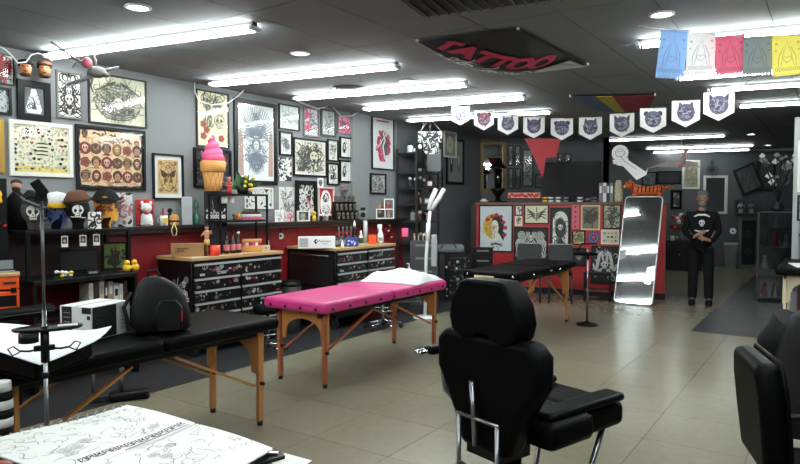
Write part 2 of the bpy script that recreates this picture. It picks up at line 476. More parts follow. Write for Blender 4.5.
def wall_box(name, plane, u0, u1, z0, z1, m, th=0.12, off=0.0):
    b = MB(); b.box(u0, -off, z0, u1, -off + th, z1)
    return structure(b, name, m, loc=plane.O, rz=plane.a)
UE = (12.9 - 6.5) / sin(WA)
wl = wall_box('wall_left', WALL, U0, UE, 0, ZC, GREY)
XE = WALL.pt(UE, 0, 0).x
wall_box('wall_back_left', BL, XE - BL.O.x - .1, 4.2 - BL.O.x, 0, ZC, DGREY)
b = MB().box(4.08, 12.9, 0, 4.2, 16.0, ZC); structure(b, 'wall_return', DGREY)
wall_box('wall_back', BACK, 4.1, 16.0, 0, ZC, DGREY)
RW = Plane(WALL.pt(0, V1, 0), WA)
wall_box('wall_right', RW, U0, U1, 0, ZC, GREY, th=0.12, off=-0.0)
FRW = Plane(WALL.pt(U0, 0, 0), WA - pi / 2)
wall_box('wall_front', FRW, 0, V1, 0, ZC, GREY)
# shallow pilaster in the left wall
ua, ub = WALL.hit(353, 150, .06)[0], WALL.hit(369, 150, .06)[0]
wall_box('wall_pilaster', WALL, ua, ub, 1.33, ZC, GREY, th=0.059, off=0.06)
# red wainscot of upright boards with a dark ledge
W0, W1 = -3.6, WALL.hit(400, 230)[0]
ws = wall_box('trim_1', WALL, W0, W1, 0.0, 1.28, mat('red_paint_dark', (96, 14, 20), .5), th=0.006, off=0.0062)
bw = 0.5; n = int((W1 - W0) / bw)
pm = MB().box(0.003, -0.016, 0.1, bw - 0.003, -0.006, 1.27).mesh('board', RED)
for i in range(n + 1):
    o = bpy.data.objects.new('board', pm); COL.objects.link(o); o.parent = ws; o.location = (W0 + i * bw, 0, 0)
wall_box('baseboard_left', WALL, W0, W1, 0, 0.1, BLK, th=0.02, off=0.02)
LEDGE = 1.335
b = MB().box(W0, -0.15, LEDGE - .035, W1, -0.0165, LEDGE); b.box(W0, -0.13, LEDGE - .075, W1, -0.0165, LEDGE - .035)
structure(b, 'trim_2', DKWOOD, loc=WALL.O, rz=WALL.a, bevel=.004)

# ------------------------------------------------------------------ ceiling lights
TUBEM = bpy.data.materials.new('lit_tube'); TUBEM.use_nodes = True
nt = TUBEM.node_tree; em = nt.nodes.new('ShaderNodeEmission'); em.inputs[0].default_value = (0.93, 1.0, 0.98, 1); em.inputs[1].default_value = TUBE_POWER
nt.links.new(em.outputs[0], nt.nodes['Material Output'].inputs[0])
def tube_mat(nm, k):
    q = TUBEM.copy(); q.name = nm
    for x in q.node_tree.nodes:
        if x.type == 'EMISSION': x.inputs[1].default_value = TUBE_POWER * k
    return q
TUBEF = tube_mat('lit_tube_dim', .25); TUBEM2 = tube_mat('lit_tube_weakened', .45); TUBEN = tube_mat('lit_tube_boosted', 1.15)  # tube output lowered to darken the back floor, raised to brighten the front
HOUS = mat('white_enamel_housing', (215, 217, 217), 0.45, var=.03)
TL = 2.2
def make_fixture():
    t = thing('fluorescent_light', '', 'light')
    h = MB(); h.box(-TL / 2, -.03, -.032, TL / 2, .03, 0); h.build('housing', mat('grey_batten', (70, 72, 74), .6), t, bevel=.004)
    for s in (-1, 1):
        q = MB().cyl((-TL / 2 + .03, s * .04, -.046), (TL / 2 - .03, s * .04, -.046), .015, n=10); o = q.build('tube', TUBEM, t)
    for s in (-1, 1):
        MB().box(s * (TL / 2) - .02, -.058, -.063, s * (TL / 2) + .008, .058, -.0325).build('end_cap', HOUS, t)
    return t
TD = Vector((0.912, -0.41, 0)).normalized(); TANG = math.atan2(TD.y, TD.x)
fx = []
for px, py, lab in ((50, 57, 'twin tube ceiling light nearest the papier bird, above the hats on the hutch'), (213, 85, 'twin tube ceiling light over the tall framed print and the ice cream cone'),
                    (296, 99, 'twin tube ceiling light over the cluster of small framed drawings'), (365, 109.5, 'twin tube ceiling light above the framed white bird poster'), (408, 121, 'twin tube ceiling light the hanging cloth sign dangles from')):
    fx.append((at_z(px, py, ZC - .05) + TD * TL / 2, lab, None))
for px, py, lab in ((639, 46, 'twin tube ceiling light right behind the coloured paper banners'), (677, 79, 'twin tube ceiling light just below the coloured paper banners'),
                    (709, 91, 'twin tube ceiling light behind the last white pennant of the string'), (738, 107, 'twin tube ceiling light past the pennant string, by two downlights')):
    fx.append((at_z(px, py, ZC - .05) + TD * TL / 2, lab, None))
for px, py, lab in ((604, 141, 'distant dim tube light right behind the white key ornament'), (646, 149, 'distant dim tube light just over the flying bird'), (650, 153, 'furthest dim tube light close to the back wall')):
    fx.append((at_z(px, py, ZC - .05) + TD * TL / 2, lab, 'far ceiling lights'))
d1 = Vector((-1.05, -1.4, 0))
for k in (1, 2, 3):
    for q in (0, 5): fx.append((fx[q][0] + d1 * k + Vector((.3, -.38, 0)), 'twin tube ceiling light over the stations toward the shop front', 'near ceiling lights'))
proto = make_fixture()
for i, (p, lab, g) in enumerate(fx):
    o = proto if i == 0 else copy_tree(proto)
    o.location = (p.x, p.y, ZC); o.rotation_euler.z = TANG; tag(o, lab, 'light', g or 'ceiling tube lights')
    dim = TUBEF if g == 'far ceiling lights' else TUBEM2 if i in (4, 7, 8) else TUBEN if g else None
    if dim:
        for c in o.children:
            if c.name.startswith('tube'): c.data = c.data.copy(); c.data.materials[0] = dim
SPOTM = bpy.data.materials.new('lit_downlight'); SPOTM.use_nodes = True
nt = SPOTM.node_tree; em = nt.nodes.new('ShaderNodeEmission'); em.inputs[0].default_value = (1, .98, .93, 1); em.inputs[1].default_value = SPOT_POWER
nt.links.new(em.outputs[0], nt.nodes['Material Output'].inputs[0])
def make_spot():
    t = thing('downlight', '', 'light')
    MB().lathe([(.088, 0), (.088, -.006), (.072, -.012), (.068, -.004), (.068, 0)], n=20).build('trim_ring', HOUS, t)
    MB().lathe([(.0, -.004), (.066, -.004), (.066, -.001), (.0, -.001)], n=20).build('lamp', SPOTM, t)
    return t
sp = make_spot()
for i, (px, py, lab) in enumerate(((138, 7, 'round downlight between the first tube light and the shop front'), (300, 53, 'round downlight between two tube lights left of the sagging banner'), (662, 14, 'round downlight right above the blue paper banner'),
        (738, 85, 'round downlight below the grey paper banner'), (407, 81, 'round downlight beyond the round ceiling grille'), (467, 97, 'round downlight between tube lights near the first pennant'), (516, 111, 'round downlight right above the pennant string'),
        (751, 134, 'bright downlight at the far end beyond the pennants'), (768, 145, 'smaller downlight at the far end above the glass cabinet'), (586, 148, 'tiny distant downlight above the television'))):
    p = at_z(px, py, ZC); o = sp if i == 0 else copy_tree(sp); o.location = (p.x, p.y, ZC); tag(o, lab, 'light', 'round downlights')
p = at_z(350, 88, ZC)
t = thing('ceiling_speaker', 'round grey perforated speaker grille in the ceiling', 'speaker', (p.x, p.y, ZC))
MB().lathe([(.2, 0), (.2, -.012), (.185, -.016), (.18, -.01), (.18, 0)], n=28).build('rim', mat('dark_rim', (60, 60, 60), .5), t)
q = MB().lathe([(0, -.008), (.178, -.008), (.178, -.002), (0, -.002)], n=28)
for r in (.05, .09, .13, .165): q.lathe([(r, -.0085), (r + .008, -.011), (r + .016, -.0085)], n=28)
q.build('grille', mat('speaker_grille', (96, 96, 94), .6), t)
a, b_ = at_z(405, 3, ZC), at_z(492, -4, ZC)
t = thing('air_vent', 'dark slatted air vent in the ceiling', 'vent', (a.x + .62, a.y - .16, ZC), TANG)
MB().box(-.62, -.2, -.012, .62, .2, -.001).build('backing', mat('vent_dark', (26, 27, 28), .6), t)
for i in range(16):
    q = MB(); x = -.58 + i * .077; q.box(x, -.18, -.03, x + .012, .18, -.0125); q.build('slat', mat('vent_slat', (62, 64, 66), .5), t)
# ================================================================== LARGE FURNITURE
PINK = mat('pink_vinyl', (196, 52, 122), 0.42, var=.06, bump=.05, bscale=120)
def massage_table(label, loc, H, L=1.86, W=.7, pad=VINYL, wood=BEECH, pt=.085, knobs=None, handle=False, rz=WA, under=True):
    t = thing('massage_table', label, 'massage table', loc, rz)
    hx = L / 2
    for s in (-1, 1):
        a, b = (-hx, -.004) if s < 0 else (.004, hx)
        MB().box(a, -W / 2, H - pt, b, W / 2, H).build('cushion', pad, t, bevel=.032, seg=4)
    lx = hx - .13; zt = H - pt - .001
    for s in (-1, 1):      # side rails and centre rails under the pads
        MB().box(-hx + .03, s * (W / 2 - .1) - .012, zt - .04, hx - .03, s * (W / 2 - .1) + .012, zt).build('side_rail', BLK, t)
    for s in (-1, 1):
        m = MB(); m.T = Matrix.Translation((s * lx, 0, 0)) @ Matrix.Rotation(pi / 2, 4, 'Z')
        w2 = W / 2 - .075; zi = .36
        pts = [(-w2, zt), (-w2, zi)]
        for k in range(13):
            q = pi * k / 12; pts.append((-cos(q) * (w2 - .075), zi + .02 + (zt - .1 - zi) * (sin(q) ** .6 if sin(q) > 0 else 0)))
        pts += [(w2, zi), (w2, zt)]
        m.prism(pts[::-1], -.011, .011); m.build('end_panel', BEECH if wood is BEECHR else wood, t)
        for q in (-1, 1):
            y = q * (W / 2 - .1)
            lg = MB(); lg.bar((s * (lx + .028), y, zt - .02), (s * (lx + .02), y, .03), .046, .03); lo = lg.build('leg', wood, t, bevel=.004)
            MB().cyl((s * (lx + .02), y, 0.001), (s * (lx + .02), y, .032), .02, n=10).build('rubber_foot', RUBBER, lo)
            MB().cyl((s * (lx + .02), y - q * .02, .3), (s * (lx + .02), y + q * .04, .3), .014, n=8).build('knob', BLKP, lo)
            MB().bar((s * (lx + .0), y - q * .035, .28), (s * .14, y - q * .035, zt - .06), .028, .014).build('brace', wood, t)
    if knobs:
        for k in range(9):
            x = -hx + .1 + (L - .2) * k / 8
            MB().cyl((x, -W / 2 + .002, H - pt * .62), (x, -W / 2 - .009, H - pt * .62), .013, n=8).build('stud', knobs, t)
        for k in range(4):
            y = -W / 2 + .1 + (W - .2) * k / 3
            MB().cyl((-hx + .002, y, H - pt * .62), (-hx - .009, y, H - pt * .62), .013, n=8).build('stud', knobs, t)
    if handle:
        MB().box(-hx - .012, -.05, H - pt - .0, -hx - .0005, .19, H - pt + .035).build('handle', mat('cream_handle', (212, 190, 140), .4), t, bevel=.004)
        for y in (-.28, .28): MB().ball((-hx - .004, y, H - pt * .5), .016, 8, 6).build('latch', CHROME, t)
        for x in (-.55, 0, .3): MB().ball((x, -W / 2 - .004, H - pt * .6), .016, 8, 6).build('latch', CHROME, t)
    return t
wx = Vector((cos(WA), sin(WA), 0)); wy = Vector((-sin(WA), cos(WA), 0))
# pink table: its front left foot stands at pixel (325, 388)
def table_at(px, py, L, W): # front near leg foot -> centre
    f = at_z(px, py); return f + wx * (L / 2 - .11) + wy * (W / 2 - .1)
pk = table_at(325, 388, 2.0, .72)
massage_table('pink padded massage table on beech legs with a white pillow on it', pk, .745, 2.0, .72, PINK, BEECHR, .1, knobs=mat('dark_stud', (40, 12, 26), .4))
f = at_z(260, 425); b1 = f - wx * (1.86 / 2 - .11) + wy * .25
massage_table('black massage table carrying the black and white carton and the backpack', b1, .76, 1.86, .7, VINYL, BEECH, .085)
f = at_z(566, 322); b2 = f - wx * (1.86 / 2 - .11) + wy * .25
massage_table('black massage table with cream end handle standing before the red counter', b2, .81, 1.9, .7, VINYL, BEECH, .085, handle=True)
p = at_z(770, 335); b3 = p + wx * .9 + Vector((sin(WA), -cos(WA), 0)) * .28
massage_table('black massage table beside the grey partition on the dark floor', b3 + wx * .12 + wn * .1, .8, 1.86, .7, VINYL, mat('cream_laminate', (205, 192, 160), .5), .09)
t = tag(MB().box(-.28, -.19, 0, .3, .2, .012).build('paper_sheet', PAPER, None, bevel=.004, loc=b3 + wx * -.35 + wn * .1 + Vector((0, 0, .8)), rz=WA + .2), 'white paper sheet lying on the black table by the partition', 'paper')

# pillow on pink table
def pillow(name, label, loc, rz, a, b, h, m, seed=3, lump=.25, cat='pillow'):
    g = random.Random(seed); q = MB(); N = 14; top = []; bot = []
    def P(i, j, s):
        x = -1 + 2 * i / N; y = -1 + 2 * j / N
        e = (1 - abs(x) ** 3.5) * (1 - abs(y) ** 3.5)
        z = max(e, 0) ** .55 * h * (1 + lump * (sin(5 * x + 2 * y + seed) * cos(4 * y - x + seed) + .4 * sin(11 * x - 7 * y)))
        k = 1 - .06 * (1 - abs(x * y))
        return (x * a * k, y * b * k, z if s else min(.004, z * .1))
    base = q.vs([P(i, j, 1) for i in range(N + 1) for j in range(N + 1)]); bb = q.vs([P(i, j, 0) for i in range(N + 1) for j in range(N + 1)])
    for i in range(N):
        for j in range(N):
            k = i * (N + 1) + j
            q.face((base + k, base + k + N + 1, base + k + N + 2, base + k + 1), True); q.face((bb + k, bb + k + 1, bb + k + N + 2, bb + k + N + 1), True)
    for i in range(N):
        for (k, l) in ((i, i + 1), (N * (N + 1) + i + 1, N * (N + 1) + i), ((i + 1) * (N + 1), i * (N + 1)), (i * (N + 1) + N, (i + 1) * (N + 1) + N)):
            q.face((base + k, base + l, bb + l, bb + k), True)
    o = q.build(name, m, None, sub=1, loc=loc, rz=rz)
    return tag(o, label, cat)
pillow('pillow', 'rumpled white pillow lying on the far end of the pink table', pk + wx * .66 + Vector((0, 0, .747)), WA + .08, .31, .35, .1, mat('white_linen', (224, 226, 228), .8, var=.03, bump=.1, bscale=30))

# counter faced with red boards
CW, CHH, CD = 3.2, 1.6, .55
t = thing('reception_counter', 'tall red counter hung with framed art beneath a brown wooden top', 'counter', CTR.pt(0, 0, 0), CTR.a)
MB().box(0, .02, .1, CW, CD, CHH - .05).build('body', mat('dark_grey_laminate', (62, 65, 68), .5), t)
for i in range(4):
    MB().box(CW / 4 * i + .002, 0, .1, CW / 4 * (i + 1) - .002, .0195, CHH - .05).build('panel', mat('counter_red', (168, 34, 40), .45, var=.08), t)
MB().box(-.02, -.03, CHH - .05, CW + .03, CD + .02, CHH).build('worktop', mat('brown_wood_top', (96, 58, 38), .4, var=.2, scale=10, stretch=(.2, 1, 1)), t, bevel=.006)
MB().box(-.01, -.012, 0, CW + .012, CD + .01, .0995).build('plinth', BLK, t)
MB().box(-.1, -.02, .1, -.0005, .1, CHH - .051).build('corner_post', DKWOOD, t)

# leaning mirror
MIRR = bpy.data.materials.new('mirror_glass'); MIRR.use_nodes = True
q = MIRR.node_tree.nodes['Principled BSDF']; q.inputs['Metallic'].default_value = 1; q.inputs['Roughness'].default_value = .02; q.inputs['Base Color'].default_value = (.82, .85, .86, 1)
pa, pb = at_z(613.5, 303), at_z(652, 306); d = pb - pa; ma = R(-36); mw = .58
mh = 1.77; lean = R(18)
t = thing('leaning_mirror', 'tall rounded standing mirror leaning on the red counter', 'mirror', (pa + pb) / 2, ma)
def rrect(w, z0, z1, r, n=5):
    pts = []
    for cx_, cz, a0 in ((w / 2 - r, z1 - r, 0), (-w / 2 + r, z1 - r, pi / 2), (-w / 2 + r, z0 + r, pi), (w / 2 - r, z0 + r, 1.5 * pi)):
        for k in range(n + 1): pts.append((cx_ + r * cos(a0 + pi / 2 * k / n), cz + r * sin(a0 + pi / 2 * k / n)))
    return pts
TM = Matrix.Rotation(-lean, 4, 'X')
m = MB(); m.T = TM; m.prism(rrect(mw - .02, .012, mh - .01, .05)[::-1], -.004, .012); m.build('glass', MIRR, t)
m = MB(); m.T = TM; m.tube([(x, 0.002, z) for x, z in rrect(mw, 0.012, mh, .06)], .012, 8, closed=True); m.build('frame', mat('silver_frame', (200, 202, 204), .3, .6), t)

# tool chests against the left wall
def sticker_art(w, h, n, seed, dark=True, sz=1.0, cols=((190, 190, 190), (170, 44, 56), (206, 206, 204), (120, 124, 128), (160, 160, 158), (96, 98, 100))):
    a = Art(w, h, None, 0, 0); g = random.Random(seed)
    for _ in range(n):
        x, z = g.uniform(-.47, .47) * w, g.uniform(-.4, .4) * h; r = min(w, h) * g.uniform(.12, .3) * sz; c = g.choice(cols); k = g.randrange(5)
        if k == 0: a.ell(x, z, r, r, c); a.ring(x, z, r * .6, r * .6, r * .2, INK, 10)
        elif k == 1: a.rect(x - r * 1.3, z - r * .5, x + r * 1.3, z + r * .5, c); a.line([(x - r, z), (x + r, z)], r * .3, INK)
        elif k == 2: a.skull(x, z, r, c)
        elif k == 3: a.star(x, z, r, c)
        else:
            for _ in range(3): a.curl(x, z, r * 1.6, g, r * .25, c)
    return a.clip()
def chest(label, u0, u1, off, depth, z1, rows, topm, seed, side=True, name='tool_chest', zb=.14, thin=False):
    w = u1 - u0; z0 = zb
    t = thing(name, label, 'tool chest', WALL.pt(u0, off, 0), WA)   # local: x along wall, -y to the room, front at y=0
    MB().box(0, 0.012, z0, w, depth, z1 - .036).build('body', BLK, t, bevel=.006)
    MB().box(-.02, -.02, z1 - .035, w + .02, depth, z1).build('worktop', topm, t, bevel=.006)
    z = z1 - .06; k = 0
    for cols, hh in rows:
        cw = w / cols
        for c in range(cols):
            d = MB().box(c * cw + .014, -.008, z - hh + .008, (c + 1) * cw - .014, .011, z - .004).build('drawer', BLK, t)
            MB().box(c * cw + .02, -.028, z - .027, (c + 1) * cw - .02, -.0085, z - .007).build('handle', HANDLE, d)
            a = sticker_art(cw - .06, hh - .045, max(3, int(cw * 22)), seed + k); a.T = None
            for i, v in enumerate(a.v): a.v[i] = (v[0] + (c + .5) * cw, v[1] - .0086, v[2] + z - hh / 2 - .012)
            a.build('stickers', None, d)['kind'] = 'stuff'; k += 1
        z -= hh
    for x in (.07, w - .07):
        for y in (.08, depth - .08):
            MB().cyl((x - .018, y, .06), (x + .018, y, .06), .058, n=14).build('caster', RUBBER, t)
            MB().box(x - .03, y - .03, .1, x + .03, y + .03, z0).build('caster_fork', STEEL, t)
    if side:
        a = sticker_art(depth - .1, z1 - z0 - .25, 46, seed + 50, sz=.35)
        a.T = None; q = MB(); a2 = a
        for i, v in enumerate(a.v): a.v[i] = (-.001 + v[1], -v[0] + depth / 2, v[2] + (z0 + z1) / 2 - .03)
        a.build('side_stickers', None, t)['kind'] = 'stuff'
    return t
uA, uB = WALL.hit(192, 262, .6)[0], WALL.hit(281, 255, .6)[0]
T1 = dict(u0=uA, u1=uB, off=.6, z=WALL.hit(240, 254, .6)[1])
chest('wide black tool chest with chrome drawer handles, stickers and a pale wood top', uA, uB, .6, .56, T1['z'], [(1, .15)] + [(2, .125)] * 5, TOPWOOD, 11)
uC, uD = WALL.hit(336, 250, .85)[0], WALL.hit(394, 246, .85)[0]
T2 = dict(u0=uC, u1=uD, off=.85, z=WALL.hit(362, 246, .85)[1])
chest('black cabinet with wood top and chrome drawers holding the ink bottles', uC, uD, .85, .82, T2['z'], [(2, .13)] + [(2, .12)] * 5, TOPWOOD, 31, side=False)
t2 = [o for o in COL.objects if o.name.startswith('tool_chest')][-1]
dz = T2['z']
for z0, z1 in ((.2, .52), (.54, dz - .07)):
    MB().box(-.012, .04, z0, -.0005, .78, z1).build('side_panel', mat('dark_panel', (24, 24, 26), .4), t2)
MB().cyl((-.03, .1, dz - .1), (-.03, .7, dz - .1), .01, n=8).build('rail', STEEL, t2)

# folding stool bins between the chests
p = WALL.pt(WALL.hit(291, 290, .45)[0], .42, .0)
t = thing('trash_bin', 'small round steel bin with black lid between the two chests', 'bin', p)
MB().lathe([(.13, .004), (.15, .56), (.15, .57)], n=20).build('body', mat('dull_steel', (120, 122, 120), .4, .6), t)
MB().lathe([(.157, .5705), (.157, .6), (.12, .63), (.02, .64)], n=20).build('lid', BLKP, t)

# tattoo chair seen from behind
ca = R(38)
t = thing('tattoo_chair', 'black padded tattoo chair with headrest on a steel bracket frame', 'chair', (.41, 2.80, 0), ca); t.scale = (1.1, 1.16, 1)
# local: +x forward, +y to the chair's left
def pad_yz(poly, x0, x1, name, sub=0, bevel=.03, tilt=0, piv=(0, 0)):
    m = MB(); m.T = Matrix.Translation((piv[0], 0, piv[1])) @ Matrix.Rotation(tilt, 4, 'Y') @ Matrix.Translation((-piv[0], 0, -piv[1])) @ Matrix.Rotation(pi / 2, 4, 'Z')
    # rotate prism (x-z poly, y extrude) so that poly x -> y
    m.prism(poly[::-1], -x1, -x0)
    return m.build(name, VINYL, t, bevel=bevel, seg=4)
hd = [(-.045, .965), (-.03, .99), (.03, .99), (.045, .965), (.11, .95), (.165, .985), (.18, 1.05), (.165, 1.13), (.115, 1.215), (.08, 1.225), (-.08, 1.225), (-.115, 1.215), (-.165, 1.13), (-.18, 1.05), (-.165, .985), (-.11, .95)]
pad_yz(hd, -.07, .05, 'headrest')
bk = [(-.12, .47), (.12, .47), (.165, .6), (.22, .72), (.265, .80), (.265, .93), (.22, .985), (.1, .98), (-.1, .98), (-.22, .985), (-.265, .93), (-.265, .80), (-.22, .72), (-.165, .6)]
pad_yz(bk, -.06, .05, 'backrest')
m = MB().box(.05, -.25, .51, .33, .25, .635); m.build('seat', VINYL, t, bevel=.04, seg=4)
m = MB().box(.335, -.21, .50, .6, .21, .625); m.build('leg_rest', VINYL, t, bevel=.04, seg=4)
for s in (-1, 1):
    MB().box(.08, s * .17 - .05, .625, .58, s * .17 + .05, .665).build('seat_bolster', VINYL, t, bevel=.018, seg=3)
m = MB(); m.tube([(-.085, .1, .1), (-.085, .1, .62)], .009, 8); m.tube([(-.085, -.1, .1), (-.085, -.1, .62)], .009, 8); m.tube([(-.085, .11, .62), (-.085, -.11, .62)], .008, 8); m.tube([(-.085, .1, .4), (-.085, -.1, .4)], .008, 8)
m.build('bracket', STEEL, t)
MB().tube([(-.085, .01, .5), (-.083, .035, .78)], .011, 8).build('adjusting_rod', STEEL, t)
MB().cyl((.1, 0, .06), (.1, 0, .5), .05, n=16).build('pedestal', BLK, t)
MB().lathe([(.0, .001), (.3, .001), (.3, .03), (.08, .07), (.0, .07)], (.1, 0, 0), n=28).build('base', BLK, t)
for s in (-1, 1): MB().tube([(.52, s * .15, .49), (.44, s * .13, .25), (.35, s * .12, .05)], .012, 8).build('front_strut', STEEL, t)
MB().box(-.05, -.09, .44, .12, .09, .499).build('seat_bracket', BLK, t)
ar = MB().box(-.06, .29, .83, .1, .35, .87).build('armrest', VINYL, t, bevel=.015); MB().box(-.12, .3, .835, -.061, .34, .862).build('armrest_cap', CHROME, ar, bevel=.012)
MB().tube([(.02, .32, .829), (.03, .3, .65), (.1, .2, .5)], .012, 8).build('armrest_tube', STEEL, t)
for s in (-1, 1): MB().cyl((-.02, s * .07, .93), (-.02, s * .07, .99), .012, n=8).build('headrest_post', STEEL, t)

# office chair at the right edge, seen from the side and behind
def office_chair(label, loc, rz, back=.98):
    t = thing('office_chair', label, 'chair', loc, rz)
    bkp = [(-.2, .52), (.2, .52), (.225, .7), (.23, .85), (.19, back), (-.19, back), (-.23, .85), (-.225, .7)]
    m = MB(); m.T = Matrix.Translation((-.2, 0, 0)) @ Matrix.Rotation(-.1, 4, 'Y') @ Matrix.Rotation(pi / 2, 4, 'Z'); m.prism(bkp[::-1], -.05, .04); m.build('backrest', VINYL, t, bevel=.035, seg=4)
    m = MB(); m.T = Matrix.Translation((-.2, 0, 0)) @ Matrix.Rotation(-.1, 4, 'Y') @ Matrix.Rotation(pi / 2, 4, 'Z')
    m.tube([(x * .96, -.052, z * .985 + .01) for x, z in bkp], .009, 6, closed=True); m.build('piping', VINYL, t)
    MB().box(-.22, -.24, .42, .26, .24, .52).build('seat', VINYL, t, bevel=.04, seg=4)
    MB().cyl((0, 0, .09), (0, 0, .42), .028, n=12).build('gas_lift', CHROME, t)
    for k in range(5):
        a = 2 * pi * k / 5; e = (.28 * cos(a), .28 * sin(a), .075)
        l = MB().bar((0.02 * cos(a), 0.02 * sin(a), .1), e, .045, .025).build('base_arm', BLKP, t)
        MB().ball((e[0], e[1], .031), (.03, .03, .03), 10, 6).build('caster', RUBBER, l)
    for s in (-1, 1):
        MB().tube([(-.1, s * .25, .46), (-.08, s * .3, .62), (.14, s * .3, .64), (.18, s * .28, .5), (.15, s * .22, .46)], .017, 8).build('armrest', BLKP, t)
    return t
office_chair('black padded office chair with curved back beside the black jacket', (1.70, 2.46, 0), R(-16), .96)
office_chair('black office chair hidden beneath the hooded black jacket', (2.27, 3.05, 0), R(20), .94)
JK = mat('black_jacket_cloth', (9, 9, 11), .7, bump=.3, bscale=25, spec=.3)
t = thing('jacket', 'black hooded jacket hung over an office chair back', 'jacket', (2.06, 2.98, 0), R(20))
m = MB(); N = 20
def jring(z, rx, ry, cx=0): return [(cx + rx * cos(2 * pi * k / N) * (1 + .05 * sin(5 * k)), ry * sin(2 * pi * k / N) * (1 + .05 * cos(3 * k + z * 9)), z + .01 * sin(4 * k)) for k in range(N)]
m.rings([jring(.45, .17, .33, -.02), jring(.62, .16, .33), jring(.8, .15, .32), jring(.92, .14, .29), jring(.99, .13, .24), jring(1.035, .11, .17), jring(1.055, .06, .09)])
m.build('body', JK, t)
m = MB(); m.rings([[(.0 + .11 * cos(2 * pi * k / N) * q, .12 * sin(2 * pi * k / N) * q, 1.03 + z) for k in range(N)] for q, z in ((.9, -.04), (1.1, .02), (1.05, .07), (.75, .1), (.2, .11))]); m.build('hood', JK, t)
for s in (-1, 1): MB().tube([(0, s * .24, .97), (.0, s * .33, .84), (.04, s * .36, .62), (.05, s * .36, .42)], [.085, .09, .075, .06], 12).build('sleeve', JK, t)
m = MB().tube([(-.1, .08 * cos(q) * 1.4, 1.035 + .02 * sin(q)) for q in [pi * k / 8 for k in range(9)]], .012, 6); m.build('collar_rim', mat('brown_rib', (60, 44, 36), .8), t)
# ================================================================== PERSON
def skin_mesh(name, verts, edges, radii, m, parent, root=0, sub=2):
    me = bpy.data.meshes.new(name); me.from_pydata(verts, edges, []); me.update()
    o = bpy.data.objects.new(name, me); COL.objects.link(o)
    md = o.modifiers.new('skin', 'SKIN'); md.use_smooth_shade = True
    if not me.skin_vertices:
        bm = bmesh.new(); bm.from_mesh(me); bm.verts.layers.skin.verify(); bm.to_mesh(me); bm.free()
    for i, r in enumerate(radii):
        r = (r, r) if not isinstance(r, tuple) else r
        me.skin_vertices[0].data[i].radius = r; me.skin_vertices[0].data[i].use_root = (i == root)
    sb = o.modifiers.new('sub', 'SUBSURF'); sb.levels = sub; sb.render_levels = sub
    dg = bpy.context.evaluated_depsgraph_get(); dg.update()
    me2 = bpy.data.meshes.new_from_object(o.evaluated_get(dg)); me2.name = name
    me2.materials.clear(); me2.materials.append(m)
    for p in me2.polygons: p.use_smooth = True
    bpy.data.objects.remove(o); o = bpy.data.objects.new(name, me2); COL.objects.link(o); o.parent = parent
    return o
pp = at_z(700, 305); pp.x += .05; pp.y += .1
P0 = thing('person', 'person in black printed sweater and black trousers standing past the counter', 'person', pp, math.atan2(pp.y, pp.x) - pi / 2)
# local: facing -y, x to the viewer's right
SKN = mat('skin', (140, 104, 90), .55, var=.06)
def chain(n0, pts, V, E, RR, start):
    k = start
    for p, r in pts: V.append(p); RR.append(r); E.append((k, len(V) - 1)); k = len(V) - 1
    return k
V = [(0, 0, .98)]; E = []; RR = [(.09, .07)]
c = chain(0, [((0, .0, 1.15), (.09, .07)), ((0, .0, 1.32), (.1, .075)), ((0, .01, 1.43), (.09, .07)), ((0, .0, 1.5), .052), ((0, -.02, 1.55), .058)], V, E, RR, 0)
chest_i = 2
for s, arm in ((-1, [((-.17, .0, 1.40), .055), ((-.215, .01, 1.14), .042), ((-.12, -.2, 1.05), .033), ((-.045, -.235, 1.1), .028)]), (1, [((.17, .0, 1.40), .055), ((.215, .01, 1.14), .042), ((.13, -.2, 1.0), .033), ((.055, -.24, 1.03), .028)])):
    k = chain(0, arm, V, E, RR, chest_i)
    hp = Vector(arm[-1][0]); d = (hp - Vector(arm[-2][0])).normalized(); sd = Vector((0, 0, 1)) - d * d.z; sd.normalize()
    pl = hp + d * .05; k = chain(0, [(tuple(pl), .027)], V, E, RR, k)
    for j in range(4):
        q = pl + sd * (-.024 + .016 * j); ln = (.07, .08, .075, .06)[j]; cu = Vector((0, .008, -.004))
        chain(0, [(tuple(q + d * .02), .009), (tuple(q + d * ln * .6 + cu), .008), (tuple(q + d * ln + cu * 2.2), .007)], V, E, RR, k)
    chain(0, [(tuple(hp + d * .02 - sd * .032), .01), (tuple(hp + d * .06 - sd * .045), .008)], V, E, RR, k - 0)
for s in (-1, 1):
    chain(0, [((s * .09, 0, .86), (.065, .065)), ((s * .105, -.015, .5), .06), ((s * .115, .02, .1), .042), ((s * .12, -.1, .04), .035)], V, E, RR, 0)
body = skin_mesh('body', V, E, RR, SKN, P0)
hd = MB()
prof = []
for i in range(13):
    a = -pi / 2 + pi * i / 12; prof.append((max(cos(a), .02), sin(a)))
rings = []
for r, z in prof:
    ring = []
    for k in range(18):
        q = 2 * pi * k / 18; x, y = cos(q), sin(q); w = .078 - (.016 * max(0, -z)); dd = .098
        ring.append((x * r * w, -.02 + y * r * dd - (.008 if z < -.4 and y < 0 else 0), 1.655 + z * .115))
    rings.append(ring)
hd.rings(rings); h = hd.build('head', SKN, P0)
MB().tube([(0, -.117, 1.67), (0, -.135, 1.635), (0, -.118, 1.628)], [.01, .014, .012], 8).build('nose', SKN, h)
for s in (-1, 1):
    MB().ball((s * .03, -.108, 1.665), (.013, .008, .008), 8, 6).build('eye', mat('eye', (40, 36, 34), .3), h)
    MB().ball((s * .08, -.01, 1.65), (.01, .02, .03), 8, 6).build('ear', SKN, h)
MB().ball((0, -.108, 1.598), (.025, .009, .006), 8, 6).build('mouth', mat('lips', (130, 80, 72), .5), h)
BEARD = mat('grey_beard', (104, 102, 100), .85)
